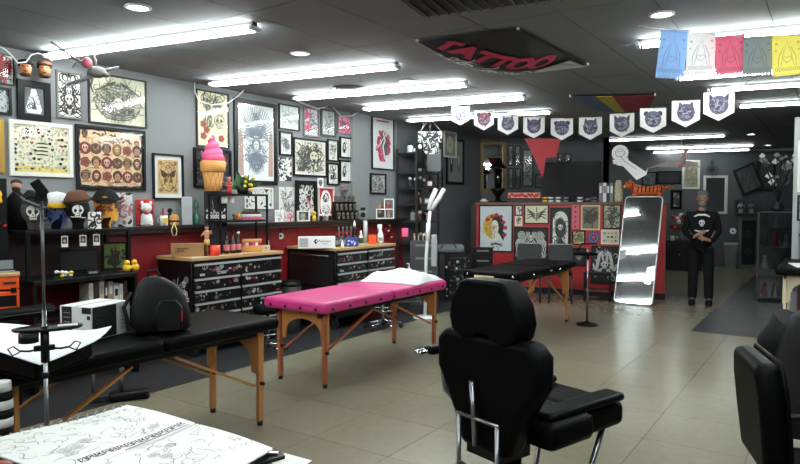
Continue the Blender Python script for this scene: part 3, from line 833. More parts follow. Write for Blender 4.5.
MB().ball((0, -.062, 1.575), (.06, .058, .06), 12, 8).build('beard', BEARD, P0)
MB().lathe([(.084, 0), (.086, .03), (.07, .062), (.03, .078), (.003, .08)], (0, -.012, 1.70), 16, 1, 1.22).build('hair', BEARD, P0)
SW = mat('black_sweater', (14, 14, 16), .85, bump=.2, bscale=80, spec=.2); TR = mat('black_trousers', (15, 15, 19), .85, spec=.2)
V = [(0, 0, .82)]; E = []; RR = [(.18, .15)]
chain(0, [((0, 0, 1.1), (.175, .135)), ((0, 0, 1.3), (.175, .125)), ((0, .01, 1.43), (.12, .09)), ((0, .0, 1.49), .066)], V, E, RR, 0)
for arm in ([((-.185, 0, 1.4), .075), ((-.235, .01, 1.13), .06), ((-.14, -.18, 1.05), .046), ((-.085, -.215, 1.085), .042)], [((.185, 0, 1.4), .075), ((.235, .01, 1.13), .06), ((.15, -.18, 1.0), .046), ((.095, -.218, 1.018), .042)]): chain(0, arm, V, E, RR, 2)
sw = skin_mesh('sweater', V, E, RR, SW, P0)
a = Art(.24, .3, None, 0, 0); a.line([(-.11, .1), (-.05, .13), (.05, .13), (.11, .1)], .03, (205, 205, 205)); a.skull(0, 0, .06, (190, 190, 190)); a.line([(-.1, -.11), (0, -.13), (.1, -.11)], .025, (190, 190, 190))
for i, v in enumerate(a.v): a.v[i] = (v[0], v[1] - .148 - .0, v[2] + 1.27)
a.build('sweater_print', None, sw)
V = [(0, 0, 1.0)]; E = []; RR = [(.16, .125)]
for s in (-1, 1): chain(0, [((s * .095, 0, .84), (.105, .105)), ((s * .108, -.015, .5), .08), ((s * .116, .01, .16), .072), ((s * .117, .0, .06), .07)], V, E, RR, 0)
skin_mesh('trousers', V, E, RR, TR, P0)
for s in (-1, 1):
    m = MB(); x = s * .12
    m.rings([[(x + .05 * w * cos(2 * pi * k / 14), -.07 + .15 * l * sin(2 * pi * k / 14), z) for k in range(14)] for w, l, z in ((1, 1, .001), (1.05, 1.03, .02), (1, .98, .05), (.8, .75, .085))]); m.build('shoe', BLKP, P0)
# ================================================================== PICTURES ON THE LEFT WALL AND THE COUNTER
CREAM = (226, 218, 190); TAN = (206, 172, 118); PEACH = (226, 192, 156); REDI = (176, 40, 48); PINKI = (206, 70, 110); GREYI = (96, 98, 104); BLUEI = (110, 122, 140)
WFR = mat('white_wood_frame', (214, 212, 204), .5); GOLD = mat('gold_frame', (176, 140, 60), .4, .5); GFR = mat('grey_frame', (112, 112, 110), .5); THIN = mat('thin_black_frame', (22, 22, 24), .4)
def d_curls(n, r=.06, w=.005, c=INK, rx=.8, rz=.85, ell=True, extra=None):
    def f(a, g):
        a.curls(n, g.randrange(999), c, w, r, rx, rz, ell=ell)
        if extra: extra(a, g)
    return f
def d_flash(nx, nz, cols, fr=.36, ink=INK, jit=.12):
    def f(a, g):
        for i in range(nx):
            for j in range(nz):
                x = (-.5 + (i + .5) / nx) * a.w * .92; z = (-.5 + (j + .5) / nz) * a.h * .9; r = min(a.w / nx, a.h / nz) * fr
                a.any(x + g.uniform(-jit, jit) * r, z + g.uniform(-jit, jit) * r, r * g.uniform(.75, 1.05), g, cols, ink)
    return f
def d_dress(a, g):      # pale A-shaped figure on dark ground
    w, h = a.w, a.h
    a.shape([(-w * .12, h * .44), (w * .12, h * .44), (w * .4, -h * .3), (w * .34, -h * .46), (-w * .34, -h * .46), (-w * .4, -h * .3)], (232, 232, 230))
    a.shape([(-w * .12, -h * .3), (w * .16, -h * .32), (w * .02, -h * .02)], GREYI); a.line([(-w * .05, h * .1), (w * .06, -h * .1), (-w * .02, -h * .3)], .012, INK)
    a.curls(8, 3, GREYI, .006, .06, .35, .4)
def d_bone(a, g):       # floral skull tall print
    a.sym(40, 5, INK, .01, .09, .62, .85); a.skull(0, -a.h * .1, a.w * .27, (220, 220, 216)); a.skull(0, -a.h * .38, a.w * .12, (220, 220, 216))
    a.rose(0, a.h * .26, a.w * .2, (150, 150, 150))
def d_ornate(a, g):
    w, h = a.w, a.h; c = (92, 92, 84)
    for k in range(9):
        for s in (-1, 1):
            t = k / 8; a.line([(s * w * (.05 + .38 * t * q), h * (.32 - .1 * t) + h * .1 * sin(3 * q + t)) for q in (.1, .4, .7, 1)], .009, c)
    a.sym(110, 8, c, .006, .08, .84, .55, h * .05); a.sym(60, 9, c, .006, .06, .62, .45, -h * .22)
    a.skull(0, -h * .05, h * .14, (214, 208, 182), c)
    for k in range(3): a.line([(w * .42 * cos(q), -h * .02 + h * (.3 + .05 * k) * sin(q)) for q in [pi * (1.1 + .8 * i / 14) for i in range(15)]], .008, c)
def d_small_flash(a, g):
    w, h = a.w, a.h
    a.rect(-w / 2, -h / 2, w / 2, -h * .36, (224, 204, 130))
    for i in range(15):
        for j in range(9):
            if 6 <= i <= 8 and 3 <= j <= 5: continue
            a.any((-.455 + i * .065) * w + g.uniform(-.02, .02) * w, (-.42 + j * .105) * h + g.uniform(-.04, .04) * h, h * .04, g, (INK, INK, INK, REDI, (70, 70, 70)))
    for j in range(4): a.line([(-w * .1, h * (.12 - .08 * j)), (0, h * (.13 - .08 * j)), (w * .11, h * (.12 - .08 * j))], h * .03, INK)
def d_big_flash(a, g):
    w, h = a.w, a.h; n = 40; p = []
    for k in range(n):       # scalloped sheet
        t = 2 * pi * k / n; ex = .48 * (1 if k % 2 else .97); x = max(-1, min(1, 1.35 * cos(t))) * w * ex; z = max(-1, min(1, 1.35 * sin(t))) * h * ex; p.append((x, z))
    a.shape(p, PEACH)
    for q in range(2):
        g2 = random.Random(4 + q)
        for k in range(10): a.curl(-w * .28 + k * w * .063 + q * w * .1, h * (.40 - .1 * q), h * .05, g2, h * .03, (60, 36, 28))
    a.head(-w * .4, h * .4, h * .07, (120, 90, 70), (40, 28, 26), (120, 30, 30)); a.head(w * .4, h * .3, h * .06, (190, 150, 120), (40, 28, 26), (60, 80, 70))
    a.curls(120, 14, (150, 110, 84), .006, .07, .9, .8, ell=False, z=-h * .08)
    acc = [(126, 40, 36), (70, 76, 62), (170, 124, 60), (112, 62, 48)]
    for j in range(3):
        for i in range(6):
            x, z = (-.4 + i * .16) * w, (.16 - j * .235) * h; r = h * .108
            k = (i * 5 + j * 2) % 6
            if k == 0: a.ell(x, z, r, r, acc[0]); a.skull(x, z, r * .75, (214, 180, 150)); 
            elif k == 1: a.head(x, z, r, (196, 140, 104), (46, 30, 28), acc[(i + j) % 4])
            elif k == 2: a.rose(x, z, r * .9, (150, 76, 60), (50, 30, 28))
            elif k == 3: a.ell(x, z, r * .8, r, (70, 50, 40)); a.ell(x, z, r * .62, r * .8, acc[(i * 2 + j) % 4]); a.skull(x, z, r * .55, (220, 186, 140))
            elif k == 4: a.head(x, z, r, (150, 106, 80), (60, 60, 50), acc[(i + 2) % 4])
            else: a.ell(x, z, r, r * .9, (96, 64, 50)); a.heart(x, z, r * .7, (160, 110, 84), (50, 30, 28)); a.dagger(x, z, r, (70, 60, 50))
def d_moth(a, g):
    w, h = a.w, a.h; c = (70, 46, 26)
    for s in (-1, 1):
        a.shape([(0, h * .05), (s * w * .2, h * .17), (s * w * .36, h * .2), (s * w * .33, h * .02), (s * w * .16, -h * .04)], c); a.shape([(0, 0), (s * w * .22, -h * .06), (s * w * .2, -h * .22), (s * w * .06, -h * .14)], (110, 76, 40))
    a.ell(0, h * .3, w * .09, h * .06, c); a.ell(0, h * .3, w * .06, h * .04, TAN); a.ell(0, h * .02, w * .05, h * .12, (150, 60, 40)); a.skull(0, -h * .1, w * .12, (210, 180, 130), c)
    a.ring(0, 0, w * .42, h * .44, .006, c)
    for s in (-1, 1):
        for q in (-1, 1): a.rose(s * w * .36, q * h * .4, w * .1, (170, 130, 76), c)
    a.curls(22, 6, c, .005, .05, .8, .85)
def d_dark(a, g): a.curls(60, 17, (80, 84, 92), .008, .06, .95, .95, ell=False); a.curls(16, 18, (150, 60, 80), .01, .05, .9, .9, ell=False); a.curls(20, 19, (200, 200, 205), .004, .04, .9, .9, ell=False)
def d_skullroses(a, g):
    w, h = a.w, a.h; c = (74, 72, 62)
    for x, z, r in ((-.22, .34, .2), (.2, .32, .2), (.22, -.02, .22)): a.skull(x * w, z * h, r * w, (196, 188, 156), c)
    a.curls(40, 4, c, .01, .08, .7, .3, z=h * .3); a.curls(20, 5, c, .01, .07, .3, .3, x=-w * .1, z=h * .02)
    for x, z in ((-.3, -.1), (-.2, -.2), (-.3, -.32), (.0, -.4), (.28, -.34)): a.rose(x * w, z * h, w * .11, (168, 66, 50), c)
    a.snake(-w * .1, h * .02, h * .1, c)
def d_feather(a, g):    # tall white print: feathered figure between brown columns
    w, h = a.w, a.h; c = (108, 116, 128)
    for s in (-1, 1): a.shape([(s * w * .5, -h * .46), (s * w * .36, -h * .46), (s * w * .38, h * .04), (s * w * .44, h * .2), (s * w * .5, h * .12)], (176, 146, 134))
    for k in range(26):
        t = k / 25 * pi; x0, z0 = w * .08 * cos(t), h * .06 + h * .04 * sin(t)
        a.line([(x0, z0), (x0 + w * .2 * cos(t), z0 + h * .16 * sin(t) + h * .03), (x0 + w * .46 * cos(t), z0 + h * .42 * sin(t) + h * .02)], .013, c)
    for k in range(22):
        t = -pi * (k + .5) / 22; a.line([(w * .1 * cos(t), -h * .14), (w * .22 * cos(t), -h * .16 + h * .2 * sin(t)), (w * .3 * cos(t * .9 - .1), -h * .16 + h * .28 * sin(t))], .012, (120, 132, 148))
    a.sym(90, 12, c, .008, .09, .62, .85); a.head(0, -h * .02, w * .16, (206, 206, 206), c, (150, 156, 160), c)
def d_tiger(a, g):
    w, h = a.w, a.h; c = (70, 68, 62)
    for k in range(7): a.line([(-w * .45 + w * .03 * k, -h * .45), (-w * .3 + w * .05 * k, -h * .1), (-w * .1 + w * .04 * k, h * .12)], .016, c)
    a.curls(150, 21, c, .011, .1, .9, .9); a.ell(w * .12, h * .06, w * .17, h * .2, c); a.ell(w * .12, h * .05, w * .14, h * .17, (214, 206, 186))
    for s in (-1, 1): a.ell(w * .12 + s * w * .06, h * .08, w * .03, h * .03, INK); a.ell(w * .12 + s * w * .13, h * .24, w * .04, h * .05, c)
    a.shape([(w * .05, -h * .04), (w * .19, -h * .04), (w * .12, -h * .16)], INK); a.rose(-w * .25, h * .28, w * .09, (150, 150, 140)); a.rose(w * .33, -h * .3, w * .09, (150, 150, 140))
def d_two(c2):
    def f(a, g):
        w, h = a.w, a.h; a.rect(-.004, -h / 2, .004, h / 2, (150, 150, 150))
        for s, c in ((-1, INK), (1, c2)): a.ell(s * w * .25, 0, w * .1, h * .3, c); a.ell(s * w * .25, h * .05, w * .05, h * .14, (220, 220, 216)); a.curls(8, 3 + s, c, .007, .05, .16, .6, x=s * w * .25)
    return f
def d_swan(a, g):
    w, h = a.w, a.h
    gg = random.Random(3)
    for k in range(46):
        t = gg.uniform(0, 2 * pi); q = math.sqrt(gg.random()); a.ell(q * cos(t) * w * .3 + w * .02, q * sin(t) * h * .3 - h * .04, w * .09, h * .045, gg.choice((PINKI, (190, 60, 98), (214, 96, 130))), 8, gg.uniform(0, 3))
    a.ell(w * .06, -h * .02, w * .14, h * .24, GREYI, 14, .2); a.curls(40, 7, (70, 66, 72), .009, .08, .36, .5, x=w * .05)
    a.line([(w * .12, h * .3), (w * .02, h * .2), (w * .1, h * .06), (0, -h * .06), (w * .1, -h * .3), (w * .32, -h * .42)], .034, (236, 236, 236)); a.line([(-w * .3, -h * .12), (-w * .1, h * .0), (w * .1, h * .16)], .02, (236, 236, 236))
    a.rect(-w * .3, h * .42, w * .3, h * .455, (196, 96, 120))
def d_geisha(a, g):
    w, h = a.w, a.h
    a.ell(-w * .1, h * .05, w * .3, h * .28, (206, 168, 60)); a.ell(w * .06, h * .06, w * .2, h * .24, (24, 22, 26)); a.shape([(w * .06, h * .0), (w * .3, -h * .1), (w * .24, -h * .28), (w * .1, -h * .1)], (24, 22, 26))
    a.ell(-w * .03, h * .02, w * .12, h * .17, (236, 226, 214)); a.shape([(-w * .1, -h * .12), (w * .1, -h * .1), (w * .2, -h * .26), (-w * .16, -h * .28)], (228, 222, 212))
    for s in (-1, 1): a.line([(-w * .03 + s * w * .055 - .02, h * .05), (-w * .03 + s * w * .055 + .02, h * .052)], .012, INK)
    a.ell(-w * .03, -h * .08, w * .03, h * .014, REDI, 8); a.line([(-w * .03, h * .04), (-w * .045, -h * .03), (-w * .02, -h * .035)], .006, INK)
    for x, z in ((-.12, .26), (.02, .3), (.16, .26), (.24, .14), (.3, .02), (-.26, .2), (.28, -.14)): a.rose(x * w, z * h, w * .075, (190, 40, 46), (110, 20, 30))
    a.curls(26, 9, (170, 130, 40), .008, .07, .5, .35, x=-w * .2, z=-h * .05); a.line([(-w * .16, -h * .36), (0, -h * .34), (w * .18, -h * .37)], h * .05, (90, 88, 86)); a.curls(10, 3, INK, .006, .04, .4, .1, z=-h * .38)
def d_branches(a, g):
    w, h = a.w, a.h
    for s in (-1, 1):
        for k in range(4): a.line([(s * w * .04, -h * .3 + k * h * .1), (s * w * (.2 + .04 * k), k * h * .1 - h * .1), (s * w * .42, -h * .25 + k * h * .2)], .02, INK)
    a.line([(0, -h * .4), (.01, 0), (0, h * .4)], .018, INK)
def d_waves(a, g):
    w, h = a.w, a.h; c = (214, 212, 206)
    for k in range(9):
        for s in (-1, 1): a.line([(s * w * (.06 + .05 * k) * (1 + .3 * sin(q * 5)), -h * .4 + h * .8 * q) for q in [i / 10 for i in range(11)]], .016, c)
    for x, z, r in ((-.3, .3, .15), (.3, .3, .15), (0, .05, .2), (-.3, -.3, .12), (.32, -.3, .12)): a.ell(x * w, z * h, r * w, r * w, INK); a.spiral(x * w, z * h, r * w, 3, .016, c)
    a.ell(w * .2, h * .02, .03, .03, REDI); a.skull(0, h * .2, w * .12, c)
def d_tomb(a, g):
    w, h = a.w, a.h; c = (218, 216, 208)
    a.shape([(-w * .42, -h * .46), (w * .42, -h * .46), (w * .42, h * .25)] + [(w * .42 * cos(q), h * .25 + h * .2 * sin(q)) for q in [pi * k / 10 for k in range(11)]] + [(-w * .42, h * .25)], c)
    a.ell(0, h * .12, w * .3, h * .2, (40, 46, 44)); a.skull(0, h * .14, w * .2, c); a.curls(44, 4, (50, 58, 56), .014, .1, .7, .7); a.ell(w * .02, -h * .2, w * .2, h * .12, (40, 46, 44))
def d_serp(a, g):
    w, h = a.w, a.h; c = (190, 190, 188)
    for s in (-1, 1): a.line([(s * w * (.05 + .4 * q), h * (.1 + .25 * sin(q * 6))) for q in [i / 12 for i in range(13)]], .05, c); a.line([(s * w * (.1 + .3 * q), -h * (.1 + .25 * q)) for q in [i / 6 for i in range(7)]], .04, (150, 150, 150))
    a.skull(0, 0, w * .2, c); a.curls(30, 4, c, .012, .08, .9, .9)
def dk(*f): return f
WP = [ # box, label, draw, opts
 ((-13, 53.5, 14.5, 83.5), 'unframed white sheet of red and black drawing next to the mask heads', d_curls(50, .08, .01, INK, extra=lambda a, g: a.curls(24, 9, REDI, .016, .08, .6, .4)), dict(fw=.006)),
 ((-14, 86.5, 12, 114), 'black framed dim grey picture beside the A-shaped white figure', d_curls(50, .08, .01, (190, 196, 196)), dict(paper=(70, 76, 78))),
 ((18, 81, 51, 120.5), 'thick black frame around a white A-shaped figure', d_dress, dict(fw=.055, paper=(110, 114, 116), fm=BLK)),
 ((57, 71.5, 83, 118.5), 'tall white print of a floral skull on dark backing', d_bone, dict(fw=.016, matw=.0, fm=GFR)),
 ((89, 76, 147, 125.5), 'large cream poster with ornate symmetrical line drawing', d_ornate, dict(fw=.014, paper=(226, 222, 196), fm=THIN)),
 ((-22, 118.5, 4.5, 172.5), 'gold framed cream picture beside the white framed flash sheet', d_curls(40, .1, .012, (120, 90, 50)), dict(fw=.035, paper=CREAM, fm=GOLD)),
 ((10, 122, 73, 176.5), 'white framed cream sheet of many tiny black tattoo designs', d_small_flash, dict(fw=.035, paper=(232, 224, 196), fm=WFR)),
 ((76.5, 127.5, 146, 190), 'black framed scalloped flash sheet of coloured portrait heads', d_big_flash, dict(fw=.025, paper=(24, 22, 22), fm=BLK)),
 ((153.5, 154, 184, 199.5), 'black framed tan moth print with wide white mat', d_moth, dict(fw=.018, paper=TAN, matw=.045)),
 ((194.5, 149, 232, 188), 'dark framed print partly hidden behind the ice cream cone', d_dark, dict(fw=.025, paper=(34, 34, 38))),
 ((197, 91.5, 229.5, 147.5), 'cream poster of skulls and red roses above the ice cream cone', d_skullroses, dict(fw=.014, paper=(222, 212, 180), fm=THIN)),
 ((235, 101, 277.5, 184.5), 'tall black framed white print of a feathered figure between columns', d_feather, dict(fw=.05, paper=(222, 224, 224), matw=.02)),
 ((279.5, 105, 300, 130), 'thin framed pale landscape drawing in the row under the tube light', d_curls(60, .07, .006, (140, 146, 146), .9, .6), dict(fw=.014, paper=(216, 220, 218))),
 ((280, 131.5, 293, 155.5), 'small black framed portrait drawing left of the big tiger print', d_curls(34, .07, .008, GREYI, .6, .7, extra=lambda a, g: a.ell(0, a.h * .1, a.w * .2, a.h * .2, GREYI)), dict(fw=.02, matw=.02)),
 ((279.5, 157.5, 292.5, 181), 'unframed black and white pattern sheet left of the tiger print', d_curls(60, .06, .016, (214, 214, 212), .9, .9, False), dict(fw=.0, paper=(36, 36, 38))),
 ((304, 107.5, 319.5, 137), 'grey framed drawing with pink wash hung above the tiger print', d_curls(50, .08, .008, GREYI, .8, .8, extra=lambda a, g: a.curls(12, 5, PINKI, .03, .07, .3, .8, x=-a.w * .3)), dict(fw=.02, paper=(222, 216, 218), fm=GFR)),
 ((321.5, 109.5, 336.5, 136.5), 'grey framed drawing of two figures right of the pink washed one', d_curls(40, .06, .008, (120, 124, 126), .5, .7), dict(fw=.024, paper=(206, 210, 210), fm=mat('mid_grey_frame', (78, 80, 82), .5))),
 ((338, 115.5, 353.5, 134.5), 'grey framed bright pink picture with a blue smudge', d_curls(30, .07, .02, PINKI, .85, .85, extra=lambda a, g: a.ell(-a.w * .1, 0, a.w * .2, a.h * .25, (120, 70, 110))), dict(fw=.02, paper=(214, 150, 170), fm=GFR)),
 ((294, 139, 327.5, 176.5), 'large square black framed tiger drawing on cream paper', d_tiger, dict(fw=.022, paper=(222, 216, 200), matw=.02)),
 ((328, 139.5, 339, 161.5), 'narrow black framed bust drawing right of the tiger print', d_curls(26, .06, .009, (110, 108, 100), .6, .7), dict(fw=.02, matw=.012)),
 ((340.5, 137.5, 357.5, 158.5), 'black framed pair of grey figure drawings on one sheet', d_two(GREYI), dict(fw=.02)),
 ((328, 163, 339.5, 185), 'narrow black framed figure drawing above the red print on the ledge', d_curls(26, .06, .012, INK, .55, .7), dict(fw=.02, matw=.012)),
 ((340.5, 160.5, 357.5, 182.5), 'black framed pair with one black and one red figure', d_two((206, 80, 66)), dict(fw=.02)),
 ((372.5, 117, 394.5, 169.5), 'tall thin framed white swan on pink print by the shelving unit', d_swan, dict(fw=.016, paper=(230, 230, 230), fm=THIN)),
 ((371, 173.5, 386.5, 194), 'black framed dense grey pattern under the swan print', d_curls(90, .06, .01, (90, 92, 92), .95, .95, False), dict(fw=.022, paper=(190, 192, 190))),
 ((245, 187.5, 273.5, 209), 'white framed black and white swirl panel behind the small rack', d_curls(60, .09, .03, (216, 216, 212), .9, .9, False), dict(fw=.02, paper=(30, 30, 32), fm=WFR)),
 ((429, 134, 456, 184.5), 'x', None, None),
]
for i, (bx_, lab, fn, op) in enumerate(WP):
    if fn is None: continue
    framed(WALL, bx_, lab, fn, seed=i + 1, **op)
# pictures standing on the ledge
LP_ = [
 ((280, 186, 296, 220.5), 'white paper drawing of entwined figures propped on the ledge', d_curls(50, .08, .009, (70, 70, 72), .6, .8), dict(fw=.0, paper=(206, 208, 206))),
 ((296.5, 180, 317.5, 220.3), 'thick black framed dark drawing propped on the ledge', d_curls(60, .09, .02, (196, 198, 196), .9, .9, False, extra=lambda a, g: a.line([(0, .05), (.06, -.02), (.1, -.1)], .03, (170, 90, 90))), dict(fw=.055, paper=(46, 48, 50), off=.03)),
 ((319, 187, 334.5, 220), 'red and white tall print with black oval figures on the ledge', lambda a, g: (a.ell(0, 0, a.w * .4, a.h * .45, (226, 224, 220)), a.ell(0, a.h * .2, a.w * .24, a.h * .16, INK), a.ell(0, -a.h * .18, a.w * .26, a.h * .17, (60, 30, 34)), a.curls(40, 4, (226, 224, 220), .01, .06, .5, .7)), dict(fw=.014, paper=(170, 24, 36), fm=WFR, off=.02)),
 ((276, 209.5, 285, 221.5), 'small white card with sketch at the left end of the propped pictures', d_curls(14, .04, .006, GREYI, .6, .7), dict(fw=0, off=.07)),
 ((285.6, 211, 294, 221), 'small pinkish printed card standing on the ledge', d_curls(16, .04, .008, (180, 60, 80), .7, .7), dict(fw=0, off=.09, paper=(206, 190, 192))),
 ((298, 210, 310, 220.6), 'small white framed dark photo standing before the black frame', d_curls(20, .04, .01, (170, 172, 170), .8, .8), dict(fw=.016, off=.09, paper=(60, 64, 62), fm=WFR)),
 ((318.5, 177.5, 324.5, 188.5), 'little white skull paper taped above the red print', lambda a, g: a.skull(0, 0, a.w * .4, (120, 120, 120)), dict(fw=0, off=.0)),
]
for i, (bx_, lab, fn, op) in enumerate(LP_):
    o = framed(WALL, bx_, lab, fn, seed=60 + i, glass=False, name='propped_picture', **{**dict(off=.0), **op})
    h = [c for c in o.children][0]; zs = [v[2] for c in o.children for v in [tuple(q.co) for q in c.data.vertices]]
    if i < 6: o.location.z = LEDGE + .001 - min(zs)
# framed art on the red counter
CP = [
 ((478.7, 204.8, 512.8, 252), 'black framed portrait of a woman with black hair and red flowers', d_geisha, dict(fw=.025, paper=(206, 212, 214))),
 ((515, 205.3, 522.2, 215.3), 'tiny black framed beetle drawing, upper of two', d_curls(10, .03, .012, INK, .4, .6), dict(fw=.014)),
 ((514.8, 216.2, 522.2, 226), 'tiny cream framed moth drawing, lower of two', d_curls(14, .04, .012, (90, 80, 60), .6, .6), dict(fw=.012, fm=WFR, paper=CREAM)),
 ((524, 204.5, 548.8, 224), 'black framed cream drawing of dark spread branches', d_branches, dict(fw=.02, paper=(218, 210, 180))),
 ((514, 227.3, 547.8, 262), 'large black framed print of white waves and eyes', d_waves, dict(fw=.025, paper=(30, 30, 32))),
 ((550, 207.5, 570.5, 262), 'tall black panel with pale tombstone shaped drawing', d_tomb, dict(fw=.02, paper=(20, 20, 22))),
 ((571.8, 204.5, 578.8, 229), 'narrow pink vertical strip with dark marks on the counter', lambda a, g: [a.star(0, q * a.h * .2, a.w * .25, (120, 30, 44)) for q in (-2, -1, 0, 1, 2)], dict(fw=0, paper=(196, 96, 112))),
 ((581, 205.2, 600, 230), 'cream framed dark figure print beside the pink strip', d_curls(50, .08, .02, (70, 60, 48), .6, .75), dict(fw=.024, paper=(120, 112, 96), fm=mat('cream_frame', (196, 180, 140), .5))),
 ((602.7, 204.5, 621, 229), 'black framed cream ornament print by the leaning mirror top', d_curls(60, .08, .014, (70, 70, 60), .8, .85), dict(fw=.02, paper=(170, 168, 150))),
 ((572, 230.3, 585.3, 245), 'black framed yellow and green collage left of the blue disc', d_curls(40, .06, .02, (170, 140, 50), .8, .8, False, extra=lambda a, g: a.curls(16, 4, (90, 110, 80), .02, .06, .7, .7)), dict(fw=.022, paper=(206, 196, 170))),
 ((601, 229.8, 619, 244.3), 'cream framed floral print with red roses beside the mirror', d_flash(4, 3, (REDI, (150, 130, 90), INK), .42), dict(fw=.016, paper=(206, 200, 176), fm=WFR)),
 ((591, 246, 618.5, 284), 'grey and black twin serpent skull print low on the counter', d_serp, dict(fw=.016, paper=(30, 32, 34))),
 ((572, 248, 586, 266), 'small black framed skull sketch behind the pole stand', lambda a, g: a.skull(0, 0, a.w * .35, (150, 150, 150)), dict(fw=.02, paper=(40, 40, 42))),
]
for i, (bx_, lab, fn, op) in enumerate(CP):
    framed(CTR, bx_, lab, fn, seed=90 + i, off=.001, depth=.02, **op)
u, z = CTR.hit(593.5, 237.5, .01)
t = thing('round_plaque', 'round blue plaque with orange marks on the red counter', 'plaque', CTR.pt(u, .001, z), CTR.a)
a = Art(.2, .2, None, .012, 0); a.col((44, 60, 110)); a.prism([(.095 * cos(2 * pi * k / 20), .095 * sin(2 * pi * k / 20)) for k in range(20)], -.012, 0); a.ring(0, 0, .07, .07, .012, (110, 120, 150)); a.star(0, 0, .05, (170, 70, 60)); a.build('disc', None, t)
# ================================================================== SMALL THINGS (modelled in units of one photo pixel at their own distance)
def face_cam(p): return math.atan2(p.y, p.x) - pi / 2
def WB(px, off, z, py=215): return WALL.pt(WALL.hit(px, py, off)[0], off, z)
class Item:
    def __init__(s, name, label, cat, p, group=None, rz=None):
        p = Vector(p); s.s = p.y / F; s.p = p
        s.t = thing(name, label, cat, p, face_cam(p) if rz is None else rz, group)
    def m(s): b = MB(); b.T = Matrix.Scale(s.s, 4); return b
    def add(s, name, b, mt=None, parent=None, **k): return b.build(name, mt, parent or s.t, **k)
    def lathe(s, name, prof, mt, n=14, c=(0, 0, 0), parent=None, sx=1, sy=1): return s.m().lathe(prof, c, n, sx, sy).build(name, mt, parent or s.t)
    def box(s, name, b, mt, bevel=0, parent=None): return s.m().box(*b).build(name, mt, parent or s.t, bevel=bevel * s.s)
    def ball(s, name, c, r, mt, parent=None): return s.m().ball(c, r, 10, 8).build(name, mt, parent or s.t)
    def tube(s, name, pts, r, mt, parent=None, n=6, closed=False): return s.m().tube(pts, [x for x in r] if isinstance(r, (list, tuple)) else r, n, closed).build(name, mt, parent or s.t)
    def art(s, name, w, h, y, z, paper, fn, parent=None, seed=1, x=0):
        a = Art(w * s.s, h * s.s, paper, .003, 0); fn(a, random.Random(seed)); a.clip()
        for i, v in enumerate(a.v): a.v[i] = (v[0] + x * s.s, v[1] + y * s.s, v[2] + z * s.s)
        return a.build(name, None, parent or s.t)
CM = lambda n, c, r=.5, **k: mat(n, c, r, **k)
YEL = CM('yellow', (226, 186, 40), .45); SKINP = CM('doll_skin', (186, 134, 104), .55); BRN = CM('brown_felt', (84, 50, 34), .85); REDP = CM('red_plastic', (186, 34, 36), .4); GRN = CM('green_glass', (60, 120, 104), .25)
BLUEP = CM('blue_plastic', (40, 62, 150), .4); PNKP = CM('pink_plastic', (226, 92, 136), .4); WAFF = CM('waffle_cone', (206, 152, 84), .6); LEAF = CM('leaf_green', (46, 84, 40), .6); LEAFY = CM('leaf_yellow', (196, 170, 60), .6)
BOOKM = [CM('book_%d' % i, c, .6) for i, c in enumerate(((206, 204, 198), (60, 20, 24), (190, 186, 170), (40, 44, 60), (150, 140, 120), (206, 206, 206)))]

# ---- desk with hutch at the left
uh0, uh1 = WALL.hit(26, 232, .5)[0], WALL.hit(131, 231, .5)[0]
HT = WALL.hit(80, 229.5, .5)[1]; DT = WALL.hit(85, 277, .6)[1]; hw = uh1 - uh0
t = thing('desk_hutch', 'black desk with open hutch carrying the hats', 'desk', WALL.pt(uh0, .6, 0), WA)
MB().box(0, .1, HT - .03, hw, .5, HT).build('top_board', BLK, t, bevel=.004)
MB().box(0, 0, DT - .04, hw, .5, DT).build('desktop', BLK, t, bevel=.004)
for x in (0, hw - .03):
    for y in (.1, .46): MB().box(x, y, DT + .0005, x + .03, y + .03, HT - .0305).build('post', BLK, t)
    MB().box(x, .01, 0.004, x + .03, .49, DT - .0405).build('side_panel', BLK, t)
MB().box(.031, .02, DT - .34, hw - .031, .48, DT - .32).build('lower_shelf', BLK, t)
MB().box(.031, .485, DT + .001, hw - .031, .495, HT - .0305).build('back_panel', CM('very_dark_red', (44, 14, 18), .6), t)
# books under the desk
g = random.Random(5); x = WALL.hit(84, 290, .45)[0]; k = 0
while x < WALL.hit(122, 290, .45)[0]:
    w = g.uniform(.025, .05); h = g.uniform(.2, .27)
    o = thing('book', ('pale grey', 'maroon', 'beige', 'navy', 'tan', 'white')[k % 6] + ' upright book in the row under the black desk', 'book', WALL.pt(x + w / 2, .45, DT - .319), WA, 'books under the desk'); bm_ = BOOKM[k % 6]
    MB().box(-w / 2, -.08, 0, w / 2, .08, h).build('cover', bm_, o, bevel=.003); MB().box(-w * .3, -.0825, h * .55, w * .3, -.0805, h * .85).build('spine_label', BOOKM[(k + 2) % 6], o)
    x += w + .006; k += 1
# hanging instant photos
for i, px in enumerate((64, 82.5, 96)):
    it = Item('instant_photo', 'small white bordered instant photo hanging from the hutch edge', 'photo', WB(px, .51, HT - .031 - 12 * .0098), 'hanging photos')
    it.art('print', 6, 11, 0, 6, (216, 214, 208), lambda a, g: (a.rect(-a.w * .4, -a.h * .2, a.w * .4, a.h * .42, (40, 38, 40)), a.ell(0, a.h * .05, a.w * .2, a.h * .16, (150, 140, 130))), seed=i)
    it.box('clip', (-.6, -.6, 11, .6, .6, 12.9), STEEL)
